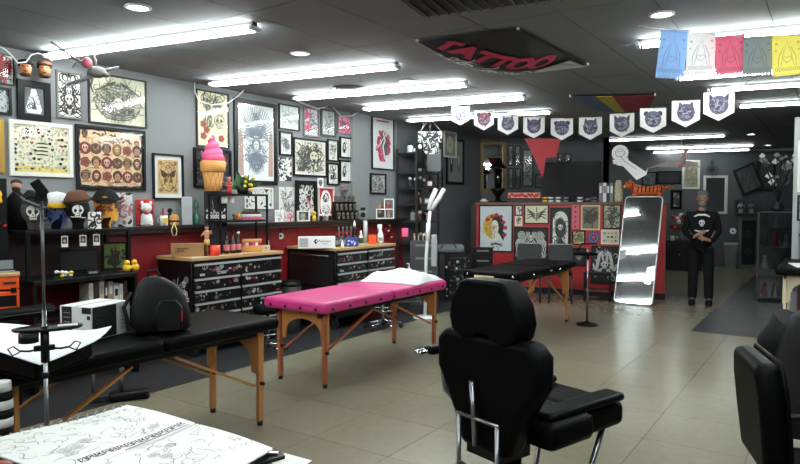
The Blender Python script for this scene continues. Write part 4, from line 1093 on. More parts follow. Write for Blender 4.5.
# monitor and clutter on the desk
it = Item('monitor', 'dark flat computer screen standing on the desk under the hutch', 'monitor', WB(78, .3, DT)); it.box('screen', (-17, -1.5, 3, 17, 1, 24), BLKP, .6); it.box('stand', (-3, -1, .6, 3, 2, 4), BLKP); it.box('foot', (-8, -4, .02, 8, 4, .6), BLKP)
it.art('display', 32, 19, -1.6, 13.5, (16, 14, 18), lambda a, g: None)
it = Item('framed_photo', 'green backed picture standing on the desk near the ducks', 'picture', WB(114, .25, DT)); it.box('frame', (-11, 0, .1, 11, 1.6, 28), BLKP); it.art('print', 19, 24, -.05, 14, (120, 140, 70), lambda a, g: (a.ell(0, -a.h * .1, a.w * .22, a.h * .4, (40, 44, 34)), a.ell(0, a.h * .2, a.w * .12, a.h * .12, (150, 110, 90)), a.curls(14, 3, (60, 50, 40), .02, .05, .9, .5)))
it = Item('flower_bunch', 'white and yellow artificial flowers lying on the desk', 'flowers', WB(62, .5, DT))
g = random.Random(2)
for i in range(7): it.ball('blossom', (g.uniform(-7, 7), g.uniform(-3, 3), g.uniform(2, 7)), (2.4, 2.4, 1.8), WHITE if i < 5 else YEL)
it.tube('stem', [(-8, 0, .6), (0, 0, 1.2), (8, 0, .7)], .6, LEAF)
it = Item('binder_clip_box', 'small black organizer box on the desk before the screen', 'box', WB(92, .52, DT)); it.box('body', (-6, -3, .02, 6, 3, 5.5), BLKP, .4); it.box('label', (-4, -3.2, 2, 4, -3.05, 4), GREY)
for k, px in ((0, 126), (1, 134)):
    it = Item('rubber_duck', 'yellow rubber duck perched at the end of the black desk', 'duck', WB(px, .5, DT), 'pair of yellow ducks')
    it.ball('body', (0, 0, 4), (4.2, 4.5, 4), YEL); it.ball('head', (.4 - k, -1, 9), (2.8, 2.8, 2.8), YEL); it.m().tube([(0, -3, 8.6), (0, -5.2, 8.2)], [1.1, .4], 8).build('beak', ORANGE, it.t); it.ball('wing', (3.6 * (1 - 2 * k), 0, 4.2), (1, 2.6, 2), YEL)

def hat_head(label, px, off, hat_m, brim, crown, facefn, face_m, tilt=0, crown_m=None, z=None, rot=0, cat='hat stand'):
    it = Item('hat_on_head', label, cat, WB(px, off, HT if z is None else z))
    h = it.m(); h.lathe([(4, .02), (5.5, .5), (5, 5), (6.5, 9), (10, 14), (11, 20), (10, 26), (6, 30), (1, 31)], n=18, sy=1.05); it.add('head', h, face_m)
    a = Art(18 * it.s, 18 * it.s, None, 0, 0); facefn(a, random.Random(px))
    for i, v in enumerate(a.v):   # wrap the face print round the head
        x, y, zz = v; q = x / (11.8 * it.s); a.v[i] = (sin(q) * 11.6 * it.s, -cos(q) * 12.3 * it.s + y, zz + 18 * it.s)
    a.build('face_paint', None, it.t)
    m = it.m(); m.T = m.T @ Matrix.Translation((0, 0, 26)) @ Matrix.Rotation(tilt, 4, 'Y') @ Matrix.Rotation(.12, 4, 'X')
    n = 24; rs = []
    for r, zz in ((brim, .8), (brim * 1.01, 1.2), (brim * .8, .6), (12.4, 1.4), (12, 5), (crown, 11), (crown * .8, 12.5), (2, 11.5)):
        rs.append([(r * cos(2 * pi * k / n), r * sin(2 * pi * k / n) * (1.0), zz + (abs(cos(2 * pi * k / n)) ** 2 * 3.2 if r > 13 else 0)) for k in range(n)])
    m.rings(rs); it.add('hat', m, hat_m)
    m = it.m(); m.T = m.T @ Matrix.Translation((0, 0, 26)) @ Matrix.Rotation(tilt, 4, 'Y') @ Matrix.Rotation(.12, 4, 'X'); m.lathe([(12.3, 1.5), (12.7, 1.7), (12.6, 3.4), (12.1, 3.5)], n=24); it.add('hat_band', m, crown_m or BLKF)
    return it
hat_head('black felt cowboy hat tilted on a dark painted skull head', 33, .4, BLKF, 19, 10, lambda a, g: a.skull(0, 0, a.w * .5, (206, 206, 200)), CM('bone_dark', (60, 56, 52), .6), .45, CM('grey_braid', (110, 108, 102), .6))
hat_head('brown felt hat on a head wearing a skull printed black bandana', 78, .4, BRN, 14, 8, lambda a, g: (a.skull(0, 0, a.w * .42, (226, 226, 222)), a.line([(-a.w * .4, -a.h * .3), (a.w * .4, -a.h * .36)], .01, (200, 200, 200))), BLKF, -.15)
hat_head('wide black hat on a head wrapped in a gold and black bandana', 106, .24, BLKF, 17, 8, lambda a, g: (a.curls(26, 3, (214, 150, 40), .03, .07, .9, .9, ell=False), a.curls(10, 4, (120, 30, 34), .03, .06, .9, .5)), CM('gold_black_cloth', (70, 46, 22), .7))
it = Item('cap_on_head', 'yellow brimmed white cap on a head with dark blue bandana', 'cap', WB(57, .22, HT))
it.lathe('head', [(4, .02), (5.5, .5), (5, 5), (8, 9), (11, 14), (12, 22), (11, 27), (4, 32)], CM('navy_cloth', (24, 28, 48), .7), 18)
it.m().lathe([(12.6, 22), (12.8, 27), (11.5, 32), (7, 36), (.5, 37.5)], n=18).build('crown', CM('cap_white', (196, 198, 200), .8), it.t)
m = it.m(); m.prismz([(13.4 * cos(q), -1 + 15.5 * sin(q)) for q in [pi + pi * k / 14 for k in range(15)]] + [(13.4, -1), (-13.4, -1)], 21, 22.2); it.add('brim', m, YEL)
it.m().lathe([(12.9, 22.3), (13.2, 22.6), (13.2, 26), (12.9, 26.3)], n=18).build('band', YEL, it.t)
a = Art(20 * it.s, 14 * it.s, None, 0, 0); a.curls(22, 4, (96, 110, 170), .018, .07, .9, .8, ell=False)
for i, v in enumerate(a.v): q = v[0] / (12 * it.s); a.v[i] = (sin(q) * 12.2 * it.s, -cos(q) * 12.3 * it.s + v[1], v[2] + 15 * it.s)
a.build('bandana_print', None, it.t)
it = Item('bearded_bust', 'small dark bearded bust against the wall behind the cowboy hat', 'bust', WB(17, .12, HT)); it.lathe('shoulders', [(9, .02), (9, 18), (8, 32), (3.5, 38)], BLKF); it.ball('head', (0, 0, 44), (4.6, 4.8, 5.6), SKINP); it.ball('beard', (0, -2, 40.5), (4, 3.6, 3.6), CM('dark_hair', (40, 30, 26), .8)); it.ball('hair', (0, 1, 47), (5, 5, 3.8), MATS['dark_hair'])
it = Item('comic_board', 'black and white printed board at the end of the hutch top', 'print', WB(123.5, .2, HT)); it.art('print', 17, 34, 0, 17.05, (30, 30, 32), lambda a, g: (a.curls(60, 6, (210, 208, 206), .02, .09, .9, .9, ell=False), a.curls(12, 7, (180, 120, 120), .02, .06, .8, .8)))
it.box('easel_back', (-3, .1, .02, 3, 5, 20), BLKP)
it = Item('paper_tag', 'white card with black ink sketch leaning before the bandana heads', 'card', WB(94.5, .5, HT)); it.art('card', 12, 17, 0, 8.6, (228, 226, 222), lambda a, g: (a.curls(14, 3, INK, .012, .05, .5, .7), a.bird(0, a.h * .1, a.w * .3, INK))); it.box('prop', (-1, .05, .02, 1, 3, 8), PAPER)
it = Item('display_case', 'black display cabinet of red flowers at the wall corner', 'cabinet', WB(-3, .3, HT)); it.box('box', (-16, 2, 0, 9, 14, 53), BLK, .5); it.box('foot_panel', (-16, 2, -60, 9, 14, -.05), BLK)
g = random.Random(8)
for i in range(9): it.ball('flower', (g.uniform(-9, 7), .6, g.uniform(3, 14)), 1.8, REDP)
it.lathe('gold_figure', [(1.6, 28), (2.2, 30), (1.2, 34), (2, 37), (.4, 41)], YEL, 8, (3, .4, 0))
it = Item('orange_tool_case', 'orange tool case with wood top at the end of the black table', 'tool case', WB(4, .75, 0)); zb = -8
hh = WALL.hit(4, 274, .75)[1] / it.s
it.box('base_cabinet', (-16, 1, .4, 11.5, 22, hh - 38), BLK); it.box('lower_case', (-16, 0, hh - 37.5, 11.5, 22, hh - 18), ORANGE, .8); it.box('upper_case', (-16, 0, hh - 16, 11.5, 22, hh - 3), ORANGE, .8); it.box('wood_top', (-17, -1, hh - 2.8, 12.5, 23, hh), TOPWOOD, .3)
it.box('black_band', (-15, -.4, hh - 33, 9, -.05, hh - 22), BLKP); it.box('latch', (4, -1.2, hh - 19.5, 9, -.1, hh - 14), BLKP)
it.art('lettering', 22, 5, -.1, hh - 9.5, None, lambda a, g: a.line([(-a.w * .1, 0), (a.w * .4, 0)], a.h * .6, INK))
p = it.p; it2 = Item('laptop', 'grey laptop open on the orange tool case', 'laptop', WB(3, .6, hh * it.s)); it2.box('base', (-12, -6, .03, 9, 5, 1), GREY); it2.box('screen', (-12, 4, 1.05, 9, 5, 12.5), BLKP); it2.art('display', 18, 9, 3.9, 7, (120, 126, 130), lambda a, g: None, x=-1.5)
framed(WALL, (-6, 237, 8.5, 258), 'small grey collage on the red boards above the orange case', d_curls(30, .06, .016, (60, 60, 60), .9, .9, False), fw=0, paper=(150, 150, 148), off=.017, depth=.003, glass=False, seed=44, name='collage')

# ---- things on the ledge
def on_ledge(name, label, cat, px, off=.085, g=None): return Item(name, label, cat, WB(px, off, LEDGE + .0005), g)
it = on_ledge('boxed_figure', 'white and red boxed toy figure on the ledge', 'toy', 145.5)
it.box('box_back', (-9, 2, 0, 8, 6, 27), REDP, 1); m = it.m(); m.lathe([(5, .1), (6, 4), (5, 11), (3, 13)], (1, -1, 0), 12); it.add('body', m, WHITE); it.ball('head', (1, -1, 18), (5.2, 4.6, 5.2), WHITE)
for s in (-1, 1): it.ball('ear', (1 + s * 4, -1, 23), (1.5, 1.2, 2.2), WHITE); it.ball('foot', (1 + s * 3.5, -3, 1.6), (2.6, 3, 1.6), WHITE)
it.ball('bow', (1, -5, 13), (3, 1, 1.6), REDP); it.art('print', 15, 25, 1.9, 13, None, lambda a, g: a.curls(20, 3, INK, .008, .05, .9, .9, ell=False))
it = on_ledge('mug', 'white mug with a yellow patch beside the burger toy', 'mug', 164)
it.lathe('cup', [(3.4, 0), (3.8, .4), (3.8, 10), (3.4, 10), (3.3, 1)], WHITE, 16); it.tube('handle', [(-3.7, 0, 8), (-6, 0, 7), (-6, 0, 4), (-3.7, 0, 3)], .5, WHITE); it.art('patch', 4.5, 5, -3.95, 5, (226, 190, 60), lambda a, g: None, x=1.2)
g = random.Random(1)
for k in range(4): it.tube('pen', [(-2 + k * 1.3, 0, 1), (-3 + k * 2, 0, 15 + g.uniform(-2, 3))], .5, [REDP, BLKP, PNKP, GREY][k])
it = on_ledge('burger_toy', 'toy hamburger on the ledge with a strap hanging down', 'toy', 174)
it.lathe('bun_bottom', [(4.2, .02), (4.6, 1), (4.4, 3)], WAFF); it.lathe('patty', [(4.8, 3.1), (5, 4), (4.8, 5)], BRN); it.lathe('cheese', [(4.9, 5.1), (5, 5.8)], YEL); it.lathe('bun_top', [(4.6, 5.9), (4.8, 7), (4, 9.5), (1.5, 11)], WAFF); 
it.tube('strap', [(0, -5, 3), (-1, -12.5, 0), (-2.6, -13.2, -5), (-1.5, -13.2, -9.5), (1.5, -13.2, -9.5), (2.6, -13.2, -5), (1, -12.5, 0), (0.6, -5, 3)], .45, CM('cream_strap', (214, 200, 150), .7))
it = on_ledge('toy_crowd', 'small black figurine behind the burger toy', 'figurine', 170, .05); it.lathe('body', [(2, 0), (2.4, 6), (1.4, 12)], BLKP); it.ball('head', (0, 0, 14.5), 2.5, BLKP); it.box('base', (-3, -2, 0, 3, 2, .3), BLKP)
it = on_ledge('speaker_column', 'tall pale grey rectangular speaker standing on the ledge', 'speaker', 187)
it.box('case', (-5, -3, 0, 5, 3, 28), CM('pale_grey_plastic', (168, 172, 176), .5), .5); it.box('foot', (-4.6, -2.6, -.0, 4.6, 2.6, .3), BLKP); it.box('grille', (-4.4, -3.2, 1.5, 4.4, -3.05, 27), CM('pale_grille', (158, 162, 168), .7))
it = on_ledge('green_bottle', 'green glass figurine bottle beside the grey speaker', 'bottle', 196.5); it.lathe('glass', [(2.4, 0), (3.2, 2), (3.2, 9), (1.6, 12), (1.2, 15), (2.4, 17), (2, 21), (.5, 23)], GRN); it.lathe('stopper', [(1, 23.05), (1.2, 24.5), (.4, 25.5)], STEEL)
it = on_ledge('yellow_toy', 'tiny yellow toy figure before the black frame', 'toy', 314); it.lathe('body', [(2, 0), (2.4, 3), (1.4, 5.5)], YEL); it.ball('head', (0, 0, 7.5), 2.3, YEL); it.ball('snout', (0, -2, 7), .9, ORANGE)
for k, (px, c) in enumerate(((321, BLKP), (325.5, GREY), (330, BLKP))):
    it = on_ledge('ink_jar', 'small dark jar below the red print on the ledge', 'jar', px, .12, 'jars below the red print'); it.lathe('jar', [(1.6, 0), (1.9, .5), (1.9, 4), (1.2, 5)], c, 10); it.lathe('cap', [(1.3, 5.05), (1.3, 6.6), (.3, 6.8)], WHITE, 10)
# riser of small skulls
it = Item('riser', 'black stepped riser carrying rows of little skulls', 'display riser', WB(346, .09, LEDGE + .0005), None, WA); RH = (WALL.hit(357, 215, .09)[0] - WALL.hit(335, 215, .09)[0]) / 2 / it.s
for i in range(3): it.box('step', (-RH, -3.6 + i * 2.2, 0, RH, -1.4 + i * 2.2, 1 + i * 8.6), BLKP)
RP = it.p; RS = it.s; RZ = WA; RX = Vector((cos(RZ), sin(RZ), 0)); RY = Vector((-sin(RZ), cos(RZ), 0))
SKL = CM('dark_bone', (96, 90, 84), .6)
sk = None
for r in range(3):
    for k in range(5):
        p = RP + RX * RS * (-RH * .8 + k * RH * .4) + RY * RS * (-2.5 + r * 2.2) + Vector((0, 0, RS * (1.02 + r * 8.6)))
        if sk is None:
            q = Item('toy_skull', 'little skull in the rows on the stepped riser', 'skull', p, 'little skulls on the riser')
            q.ball('cranium', (0, 0, 4.6), (2.05, 1.4, 2.2), SKL); q.box('jaw', (-1.2, -1.1, .02, 1.2, 1, 2.8), SKL, .3)
            for s in (-1, 1): q.ball('eye_socket', (s * .8, -1.2, 4.4), (.55, .35, .6), BLKP)
            q.ball('nose_hole', (0, -1.3, 3.3), (.3, .25, .4), BLKP); sk = q.t
        else:
            c = copy_tree(sk); c.location = p; c.rotation_euler.z = RZ + .15 * ((k * 7 + r * 3) % 5 - 2) * .5
p = RP + RY * RS * 2.5 + Vector((0, 0, RS * 27)); 
it = Item('demon_bust', 'dark horned bust crowning the stepped riser of skulls', 'bust', RP + RY * RS * 1.6 + Vector((0, 0, RS * (1 + 17.2 + 6.9)))); it.lathe('neck', [(3, .0), (2, 2)], SKL); it.ball('head', (0, 0, 5), (3.6, 2.2, 3.8), SKL); it.ball('snout', (0, -2, 3.6), (1.8, 1.2, 1.4), BRN)
for s in (-1, 1): it.tube('horn', [(s * 2, 0, 7.6), (s * 4.4, 0, 9), (s * 4.6, 0, 11.5)], [.9, .7, .2], SKL)
it = on_ledge('camera_toy', 'small grey box camera on the ledge by the pilaster', 'camera', 363, .1); it.box('body', (-4.2, -2, 0, 4.2, 2, 9), GREY, .5); it.m().cyl((0, -2, 4.6), (0, -3.6, 4.6), 2.6).build('lens', BLKP, it.t); it.box('flash', (-2.5, -1.5, 9.05, 2.5, 1.5, 12), BLKP, .3)
it = on_ledge('curio_shelf', 'little white tiered shelf with tiny figures on the ledge', 'shelf', 385)
it.box('lower_box', (-9, -3, 0, 9, 3, 1), WHITE); it.box('middle_board', (-9, -3, 9, 9, 3, 10), WHITE); it.box('upper_board', (-1, -3, 19, 9, 3, 20), WHITE)
for x in (-9, -.5, 8): it.box('upright', (x, -3, 1.02, x + 1, 3, 8.98), WHITE)
for x in (-1, 8): it.box('upper_upright', (x, -3, 10.02, x + 1, 3, 18.98), WHITE)
for k, (x, z, mt) in enumerate(((-5, 1, BRN), (3.6, 1, SKINP), (-5.5, 10, SKINP), (3.5, 10, REDP))):
    q = Item('mini_figure', ['brown mini figure low in the white tiered shelf', 'tan mini figure low in the white tiered shelf', 'tan mini figure atop the lower half of the white shelf', 'red mini figure in the upper box of the white shelf'][k], 'figurine', it.p + Matrix.Rotation(face_cam(it.p), 3, 'Z') @ Vector((x * it.s, -.5 * it.s, (z + .03) * it.s)))
    q.lathe('body', [(1.5, 0), (1.7, 2), (1, 4.5)], mt, 8); q.ball('head', (0, 0, 5.6), 1.4, SKINP)

# ---- tool chest one: things on its top
Z1 = T1['z']
def on_t1(name, label, cat, px, off, g=None): return Item(name, label, cat, WB(px, off, Z1 + .0005, 250), g)
it = on_t1('cardboard_box', 'long brown cardboard box on the tool chest', 'box', 188, .4); it.box('carton', (-16, -6, 0, 15, 6, 13), CARD, .2); it.box('tape', (-15.9, -1, 13.01, 14.9, 1, 13.1), CM('tape', (170, 136, 92), .3)); it.art('stamp', 14, 6, -6.05, 7, None, lambda a, g: (a.line([(-a.w * .4, a.h * .2), (a.w * .4, a.h * .2)], a.h * .2, (80, 56, 34)), a.line([(-a.w * .4, -a.h * .2), (a.w * .1, -a.h * .2)], a.h * .2, (80, 56, 34))), x=-5)
it = on_t1('paper_slip', 'white paper slip lying at the edge of the tool chest', 'paper', 199, .57); it.box('sheet', (-7, -2.5, 0, 7, 2.5, .15), PAPER)
it = on_t1('statuette', 'bronze standing figure with raised arm on the tool chest', 'statuette', 207, .5)
it.lathe('base', [(4, 0), (4, 1.2), (3.4, 1.6)], BRN); it.lathe('legs', [(2.8, 1.65), (2.6, 6), (2, 12), (2.4, 15)], CM('bronze', (112, 74, 48), .45)); it.lathe('torso', [(2.3, 15.05), (2, 18), (3.3, 23), (2.6, 25), (1, 26)], SKINP); it.ball('head', (0, 0, 28), (1.9, 2, 2.3), SKINP); it.ball('hair', (0, .4, 29.3), (2.1, 2.1, 1.7), CM('dark_hair2', (34, 24, 20), .8))
it.tube('arm', [(-2.6, 0, 23.5), (-5, -1.5, 20), (-3, -3, 22)], .8, SKINP); it.tube('arm', [(2.6, 0, 23.5), (4.6, -1.5, 22), (4, -2, 25.5)], .8, SKINP); it.lathe('cloth', [(2.9, 11), (3.2, 13), (2.5, 16.5)], CM('gold_cloth', (190, 160, 90), .6))
it = on_t1('red_pot', 'bright red plastic pot next to the bronze figure', 'pot', 215, .55); it.lathe('pot', [(4.4, 0), (5, .5), (5.2, 10.5), (4.6, 10.5), (4.4, 1)], CM('bright_red', (222, 60, 40), .4), 18)
for k in range(3): it.tube('brush', [(-2 + 2 * k, 0, 1), (-3 + 3 * k, 0, 17)], .45, BLKP)
for k, px in enumerate((226.5, 233, 238.5)):
    it = on_t1('dark_bottle', 'dark bottle with pink label on the tool chest under the rack', 'bottle', px, .45, 'dark bottles under the rack'); it.lathe('bottle', [(2.6, 0), (3, .4), (3, 11), (1.2, 15), (1.1, 19)], CM('dark_bottle', (20, 10, 12), .2), 12); it.lathe('label', [(3.06, 3), (3.08, 3.05), (3.08, 9), (3.06, 9.05)], CM('pink_label', (206, 120, 130), .5), 12); it.lathe('cap', [(1.3, 19.05), (1.3, 21), (.3, 21.2)], WHITE if k == 2 else BLKP, 10)
it = on_t1('wicker_basket', 'tan basket of pinkish packets on the tool chest', 'basket', 252, .42); it.box('basket', (-10, -5, 0, 10, 5, 6), WAFF, .6)
it.box('lid', (-9.5, -5, 9.5, 9.5, 5, 12.5), WAFF, .6)
g = random.Random(4)
for k in range(6): it.box('packet', (-9 + k * 3.1, -4, 6.02, -6.4 + k * 3.1, 4, 9.4), [PNKP, WHITE, REDP][k % 3])
it = on_t1('cream_card', 'small cream card at the end of the tool chest top', 'card', 266, .5); it.box('card', (-4, -.4, 0, 4, .4, 6), CM('cream_card', (216, 206, 178), .6)); it.art('mark', 5, 3, -.45, 3, None, lambda a, g: a.heart(0, 0, a.h * .4, (120, 100, 80)))
it = on_t1('sign_board', 'tall black board with white painted lettering under the ice cream cone', 'sign', 214, .2); hs = (WALL.hit(214, 191.5, .2)[1] - Z1) / it.s
it.box('board', (-9, -4, 0, 13, 4, hs), CM('chalkboard', (22, 22, 24), .7), .2)
it.art('lettering', 20, 22, -4.1, hs - 18, None, lambda a, g: (a.line([(-a.w * .16, a.h * .4), (-a.w * .1, a.h * .1), (-a.w * .2, 0)], a.h * .03, (150, 150, 150)), [a.curl(-a.w * .4 + k * a.w * .1, -a.h * .1, a.h * .09, g, a.h * .05, (206, 206, 204)) for k in range(9)], [a.ring(-a.w * .38 + k * a.w * .13, -a.h * .32, a.w * .045, a.h * .08, a.h * .05, (216, 216, 214), 8) for k in range(7)]), x=2)
IC = it.p + Vector((0, 0, hs * it.s + .0008))
it = Item('ice_cream_cone', 'giant model ice cream cone with pink swirl in waffle cup', 'ice cream', IC + Vector((.0, 0, 0)), None)
it.lathe('cone', [(7.4, 0), (8, .4), (10, 19)], WAFF, 26)
m = it.m()
for k in range(12):
    for s in (-1, 1):
        m.tube([((7.9 + 2.1 * q) * cos(2 * pi * k / 12 + s * q * .55) * 1.01, (7.9 + 2.1 * q) * sin(2 * pi * k / 12 + s * q * .55) * 1.01, .4 + 18.4 * q) for q in (0, .33, .66, 1)], .35, 4)
it.add('waffle_ridge', m, CM('waffle_dark', (176, 120, 60), .6)); [o for o in it.t.children][-1]['kind'] = 'stuff'
it.lathe('cup', [(10.2, 19.05), (12, 20), (12.4, 29), (11.6, 30), (10.5, 29)], WAFF, 26)
pts = []; rr = []
m = it.m()
for i in range(66):
    q = i / 65; a = 2 * pi * 3.4 * q; R_ = 7.2 * (1 - q) ** .8; pts.append((R_ * cos(a), R_ * sin(a), 31.5 + 25 * q)); rr.append(5.0 * (1 - q) ** .7 + .25)
m.tube(pts, rr, 12); m.lathe([(9, 29.5), (10.8, 31), (10, 36), (6, 44), (2, 52)], n=20); it.add('swirl', m, PNKP)

# ---- small black rack on the chest
zr1, zr2 = WALL.hit(240, 194, .4)[1], WALL.hit(240, 220, .4)[1]; ur0, ur1 = WALL.hit(219, 220, .46)[0], WALL.hit(267, 220, .46)[0]
t = thing('wire_rack', 'small black two tier rack standing on the tool chest', 'rack', WALL.pt(ur0, .48, Z1 + .0005), WA); rw = ur1 - ur0
for x in (0, rw - .018):
    for y in (0, .18): MB().box(x, y, 0, x + .018, y + .018, zr1 - Z1).build('post', BLK, t)
for z in (zr1, zr2): MB().box(.0185, .002, z - Z1 - .022, rw - .0185, .196, z - Z1).build('shelf', BLK, t)
def on_rack(name, label, cat, px, z, off=.37, g=None): return Item(name, label, cat, WB(px, off, z + .0005), g)
it = on_rack('potted_plant', 'leafy green plant with yellow flowers on the rack top', 'plant', 243, zr1)
it.lathe('pot', [(5, 0), (6, 5), (5.6, 5.4), (5, 4)], BLKP); g = random.Random(6)
for k in range(34):
    a = g.uniform(0, 2 * pi); el = g.uniform(.1, 1.3); L_ = g.uniform(9, 19); d = Vector((cos(a) * cos(el), sin(a) * cos(el) * .5, sin(el))); b0 = Vector((g.uniform(-3, 3), 0, 5)); e = b0 + d * L_; sd = d.cross(Vector((0, 1, .2))).normalized() * 2.4; md = b0 + d * L_ * .6
    m = it.m(); m.poly([b0, md + sd + Vector((0, -.3, 0)), e, md - sd + Vector((0, .3, 0))]); m.poly([b0 + Vector((0, .15, 0)), md - sd + Vector((0, .45, 0)), e, md + sd]); it.add('leaf', m, LEAF)
for k in range(8): it.ball('flower', (g.uniform(1, 13), -4, g.uniform(2, 18)), 1.7, LEAFY)
it = on_rack('red_doll', 'little red and pink doll at the end of the rack top', 'doll', 229.5, zr1, .42); it.lathe('dress', [(2.6, 0), (2.2, 4), (1.4, 9), (1.9, 12), (.8, 13)], REDP); it.ball('head', (0, 0, 15), (1.9, 1.9, 2.2), SKINP); it.ball('hair', (0, .5, 16), (2, 2, 1.7), BRN); it.tube('arm', [(-1.7, 0, 11.5), (-3.4, -1, 8), (3.4, -1, 8), (1.7, 0, 11.5)], .6, SKINP)
for k, px in enumerate((224.5, 231.5)):
    it = Item('paper_cup', 'white paper cup tucked under the rack top', 'cup', WB(px, .4, zr1 - .022 - 7 * .0118), 'white cups under the rack top'); it.lathe('cup', [(2.3, 0), (2.9, .2), (3.2, 6.4), (2.9, 6.4), (2.2, .6)], WHITE, 14); it.lathe('lid', [(3.3, 6.45), (3.3, 7)], WHITE, 14)
for k, (lab, mt, z) in enumerate((('pink book lowest in the stack on the rack', PNKP, 0), ('white book second in the stack on the rack', WHITE, 3), ('dark book topping the stack on the rack', BRN, 5.6))):
    it = on_rack('stacked_book', lab, 'book', 252, zr2, .36); it.t.location.z += z * it.s; it.box('cover', (-10, -5, .02, 10 - k, 5, 2.5), mt, .2); it.box('pages', (-9.6, -4.6, .5, 10.2 - k, 4.6, 2), PAPER)
it = on_rack('orange_toys', 'orange and yellow flower cluster at the left of the book stack', 'flowers', 237, zr2, .36)
g = random.Random(9)
for k in range(9): it.ball('petal_ball', (g.uniform(-4, 4), g.uniform(-2, 2), g.uniform(1.5, 6)), 1.6, [ORANGE, YEL, LEAF][k % 3])
it.box('tray', (-5, -3, .02, 5, 3, .6), BRN)
# small hangings on the boards
it = Item('round_badge', 'round white badge pinned on the red boards', 'badge', WB(280.5, .02, WALL.hit(280.5, 236, .02)[1])); it.m().cyl((0, 0, 0), (0, -1, 0), 3.2).build('disc', WHITE, it.t); it.m().cyl((0, -1.02, 0), (0, -1.2, 0), 1.1).build('dot', BLKP, it.t); it.m().cyl((0, -.3, 3), (0, -.3, 8), .5).build('ribbon', BLKP, it.t)
it = Item('key_lanyard', 'black and white lanyard hanging beside the round badge', 'lanyard', WB(267.5, .02, WALL.hit(268, 240, .02)[1])); it.tube('strap', [(0, -.5, 14), (-1, -.5, 6), (.6, -.5, 0), (.2, -.5, 8), (0, -.5, 14)], .55, BLKP); it.box('tag', (-1.3, -1, -5, 1.3, -.4, 0), WHITE)

# ---- things on the second chest
Z2 = T2['z']
def on_t2(name, label, cat, px, off, g=None): return Item(name, label, cat, WB(px, off, Z2 + .0005, 243), g)
it = on_t2('glove_box', 'white carton printed with a diamond logo on the wood top', 'box', 317, .62); it.box('carton', (-18.5, -6, 0, 18, 6, 11.5), WHITE, .15)
def d_logo(a, g):
    h = a.h; a.rect(-a.w * .48, -h * .4, -a.w * .24, h * .42, (176, 180, 178))
    for k in range(6): a.line([(-a.w * .46, h * (.3 - .12 * k)), (-a.w * .27, h * (.3 - .12 * k))], h * .03, (120, 124, 122))
    x = -a.w * .03; a.shape([(x - h * .2, h * .1), (x, h * .36), (x + h * .2, h * .1), (x, -h * .16)], INK); a.shape([(x - h * .02, h * .1), (x + h * .06, h * .2), (x + h * .14, h * .1), (x + h * .06, 0)], (228, 228, 228))
    a.line([(a.w * .15, -h * .13), (a.w * .28, -h * .13)], h * .05, (90, 90, 90))
it.art('logo_print', 36, 11, -6.05, 5.75, None, d_logo)['kind'] = 'stuff'; it.art('lettering', 36, 11, -6.05, 5.75, None, lambda a, g: put_text(a, 'Precision', a.w * .21, a.h * .12, a.h * .3, INK))
def squeeze(px, off, label, h, r, bm_, cm, tip, grp=None, lm=None):
    it = on_t2('bottle', label, 'bottle', px, off, grp); it.lathe('bottle', [(r * .9, 0), (r, .5), (r, h * .6), (r * .45, h * .74)], bm_, 12); it.lathe('cap', [(r * .5, h * .745), (r * .5, h * .85), (r * .2, h)], cm, 10)
    if lm: it.lathe('label', [(r * 1.02, h * .15), (r * 1.03, h * .16), (r * 1.03, h * .5), (r * 1.02, h * .51)], lm, 12)
    return it
BB = 'row of dark ink bottles on the wood top'; 
for px, off in ((337.5, .7), (341, .6), (345.5, .72), (349, .55), (355, .6)): squeeze(px, off, 'dark ink bottle among the jumble beside the white carton', 13, 2.2, CM('ink_bottle', (26, 28, 30), .3), BLKP, 0, BB, GREY)
for px, off in ((339, .3), (343, .28), (347, .3), (351, .28)): squeeze(px, off, 'ink bottle with coloured cap at the back of the wood top', 17, 2, CM('ink_bottle_red', (120, 34, 50), .35), [REDP, YEL, PNKP, GRN][int(px) % 4], 0, 'bottles at the back of the wood top')
squeeze(342.5, .82, 'small white bottle at the front edge near the carton', 7, 1.6, WHITE, WHITE, 0)
it = on_t2('blue_tub', 'blue labelled tub with white dots on the wood top', 'tub', 352, .78); it.box('tub', (-6.5, -3.5, 0, 6, 3.5, 7.5), BLUEP, .6); it.box('lid', (-6.6, -3.6, 7.55, 6.1, 3.6, 8.6), BLUEP, .3); it.art('dots', 12, 6, -3.55, 4, None, lambda a, g: [a.ell(g.uniform(-.4, .4) * a.w, g.uniform(-.35, .35) * a.h, a.h * .14, a.h * .14, (206, 210, 226), 8) for _ in range(9)])
squeeze(354.5, .45, 'tall black bottle with white cap behind the blue tub', 23, 2.6, BLKP, WHITE, 0)
squeeze(361, .78, 'white and green spray can left of the steel column', 15, 2.3, CM('pale_green', (206, 216, 200), .4), WHITE, 0, None, LEAF)
it = on_t2('paper_tube', 'tall pale grey paper tube standing near the orange box', 'tube', 365.5, .5); it.lathe('tube', [(2, 0), (2, 23), (1.7, 23), (1.7, .5)], CM('pale_tube', (186, 188, 190), .5), 14); it.lathe('end_ring', [(2.05, 22), (2.05, 23.05)], STEEL, 14)
it = on_t2('orange_box', 'orange square box on the wood top', 'box', 372.5, .72); it.box('box', (-4, -3.5, 0, 4, 3.5, 8), ORANGE, .3); it.box('lid', (-4.1, -3.6, 8.05, 4.1, 3.6, 9.3), ORANGE, .2)
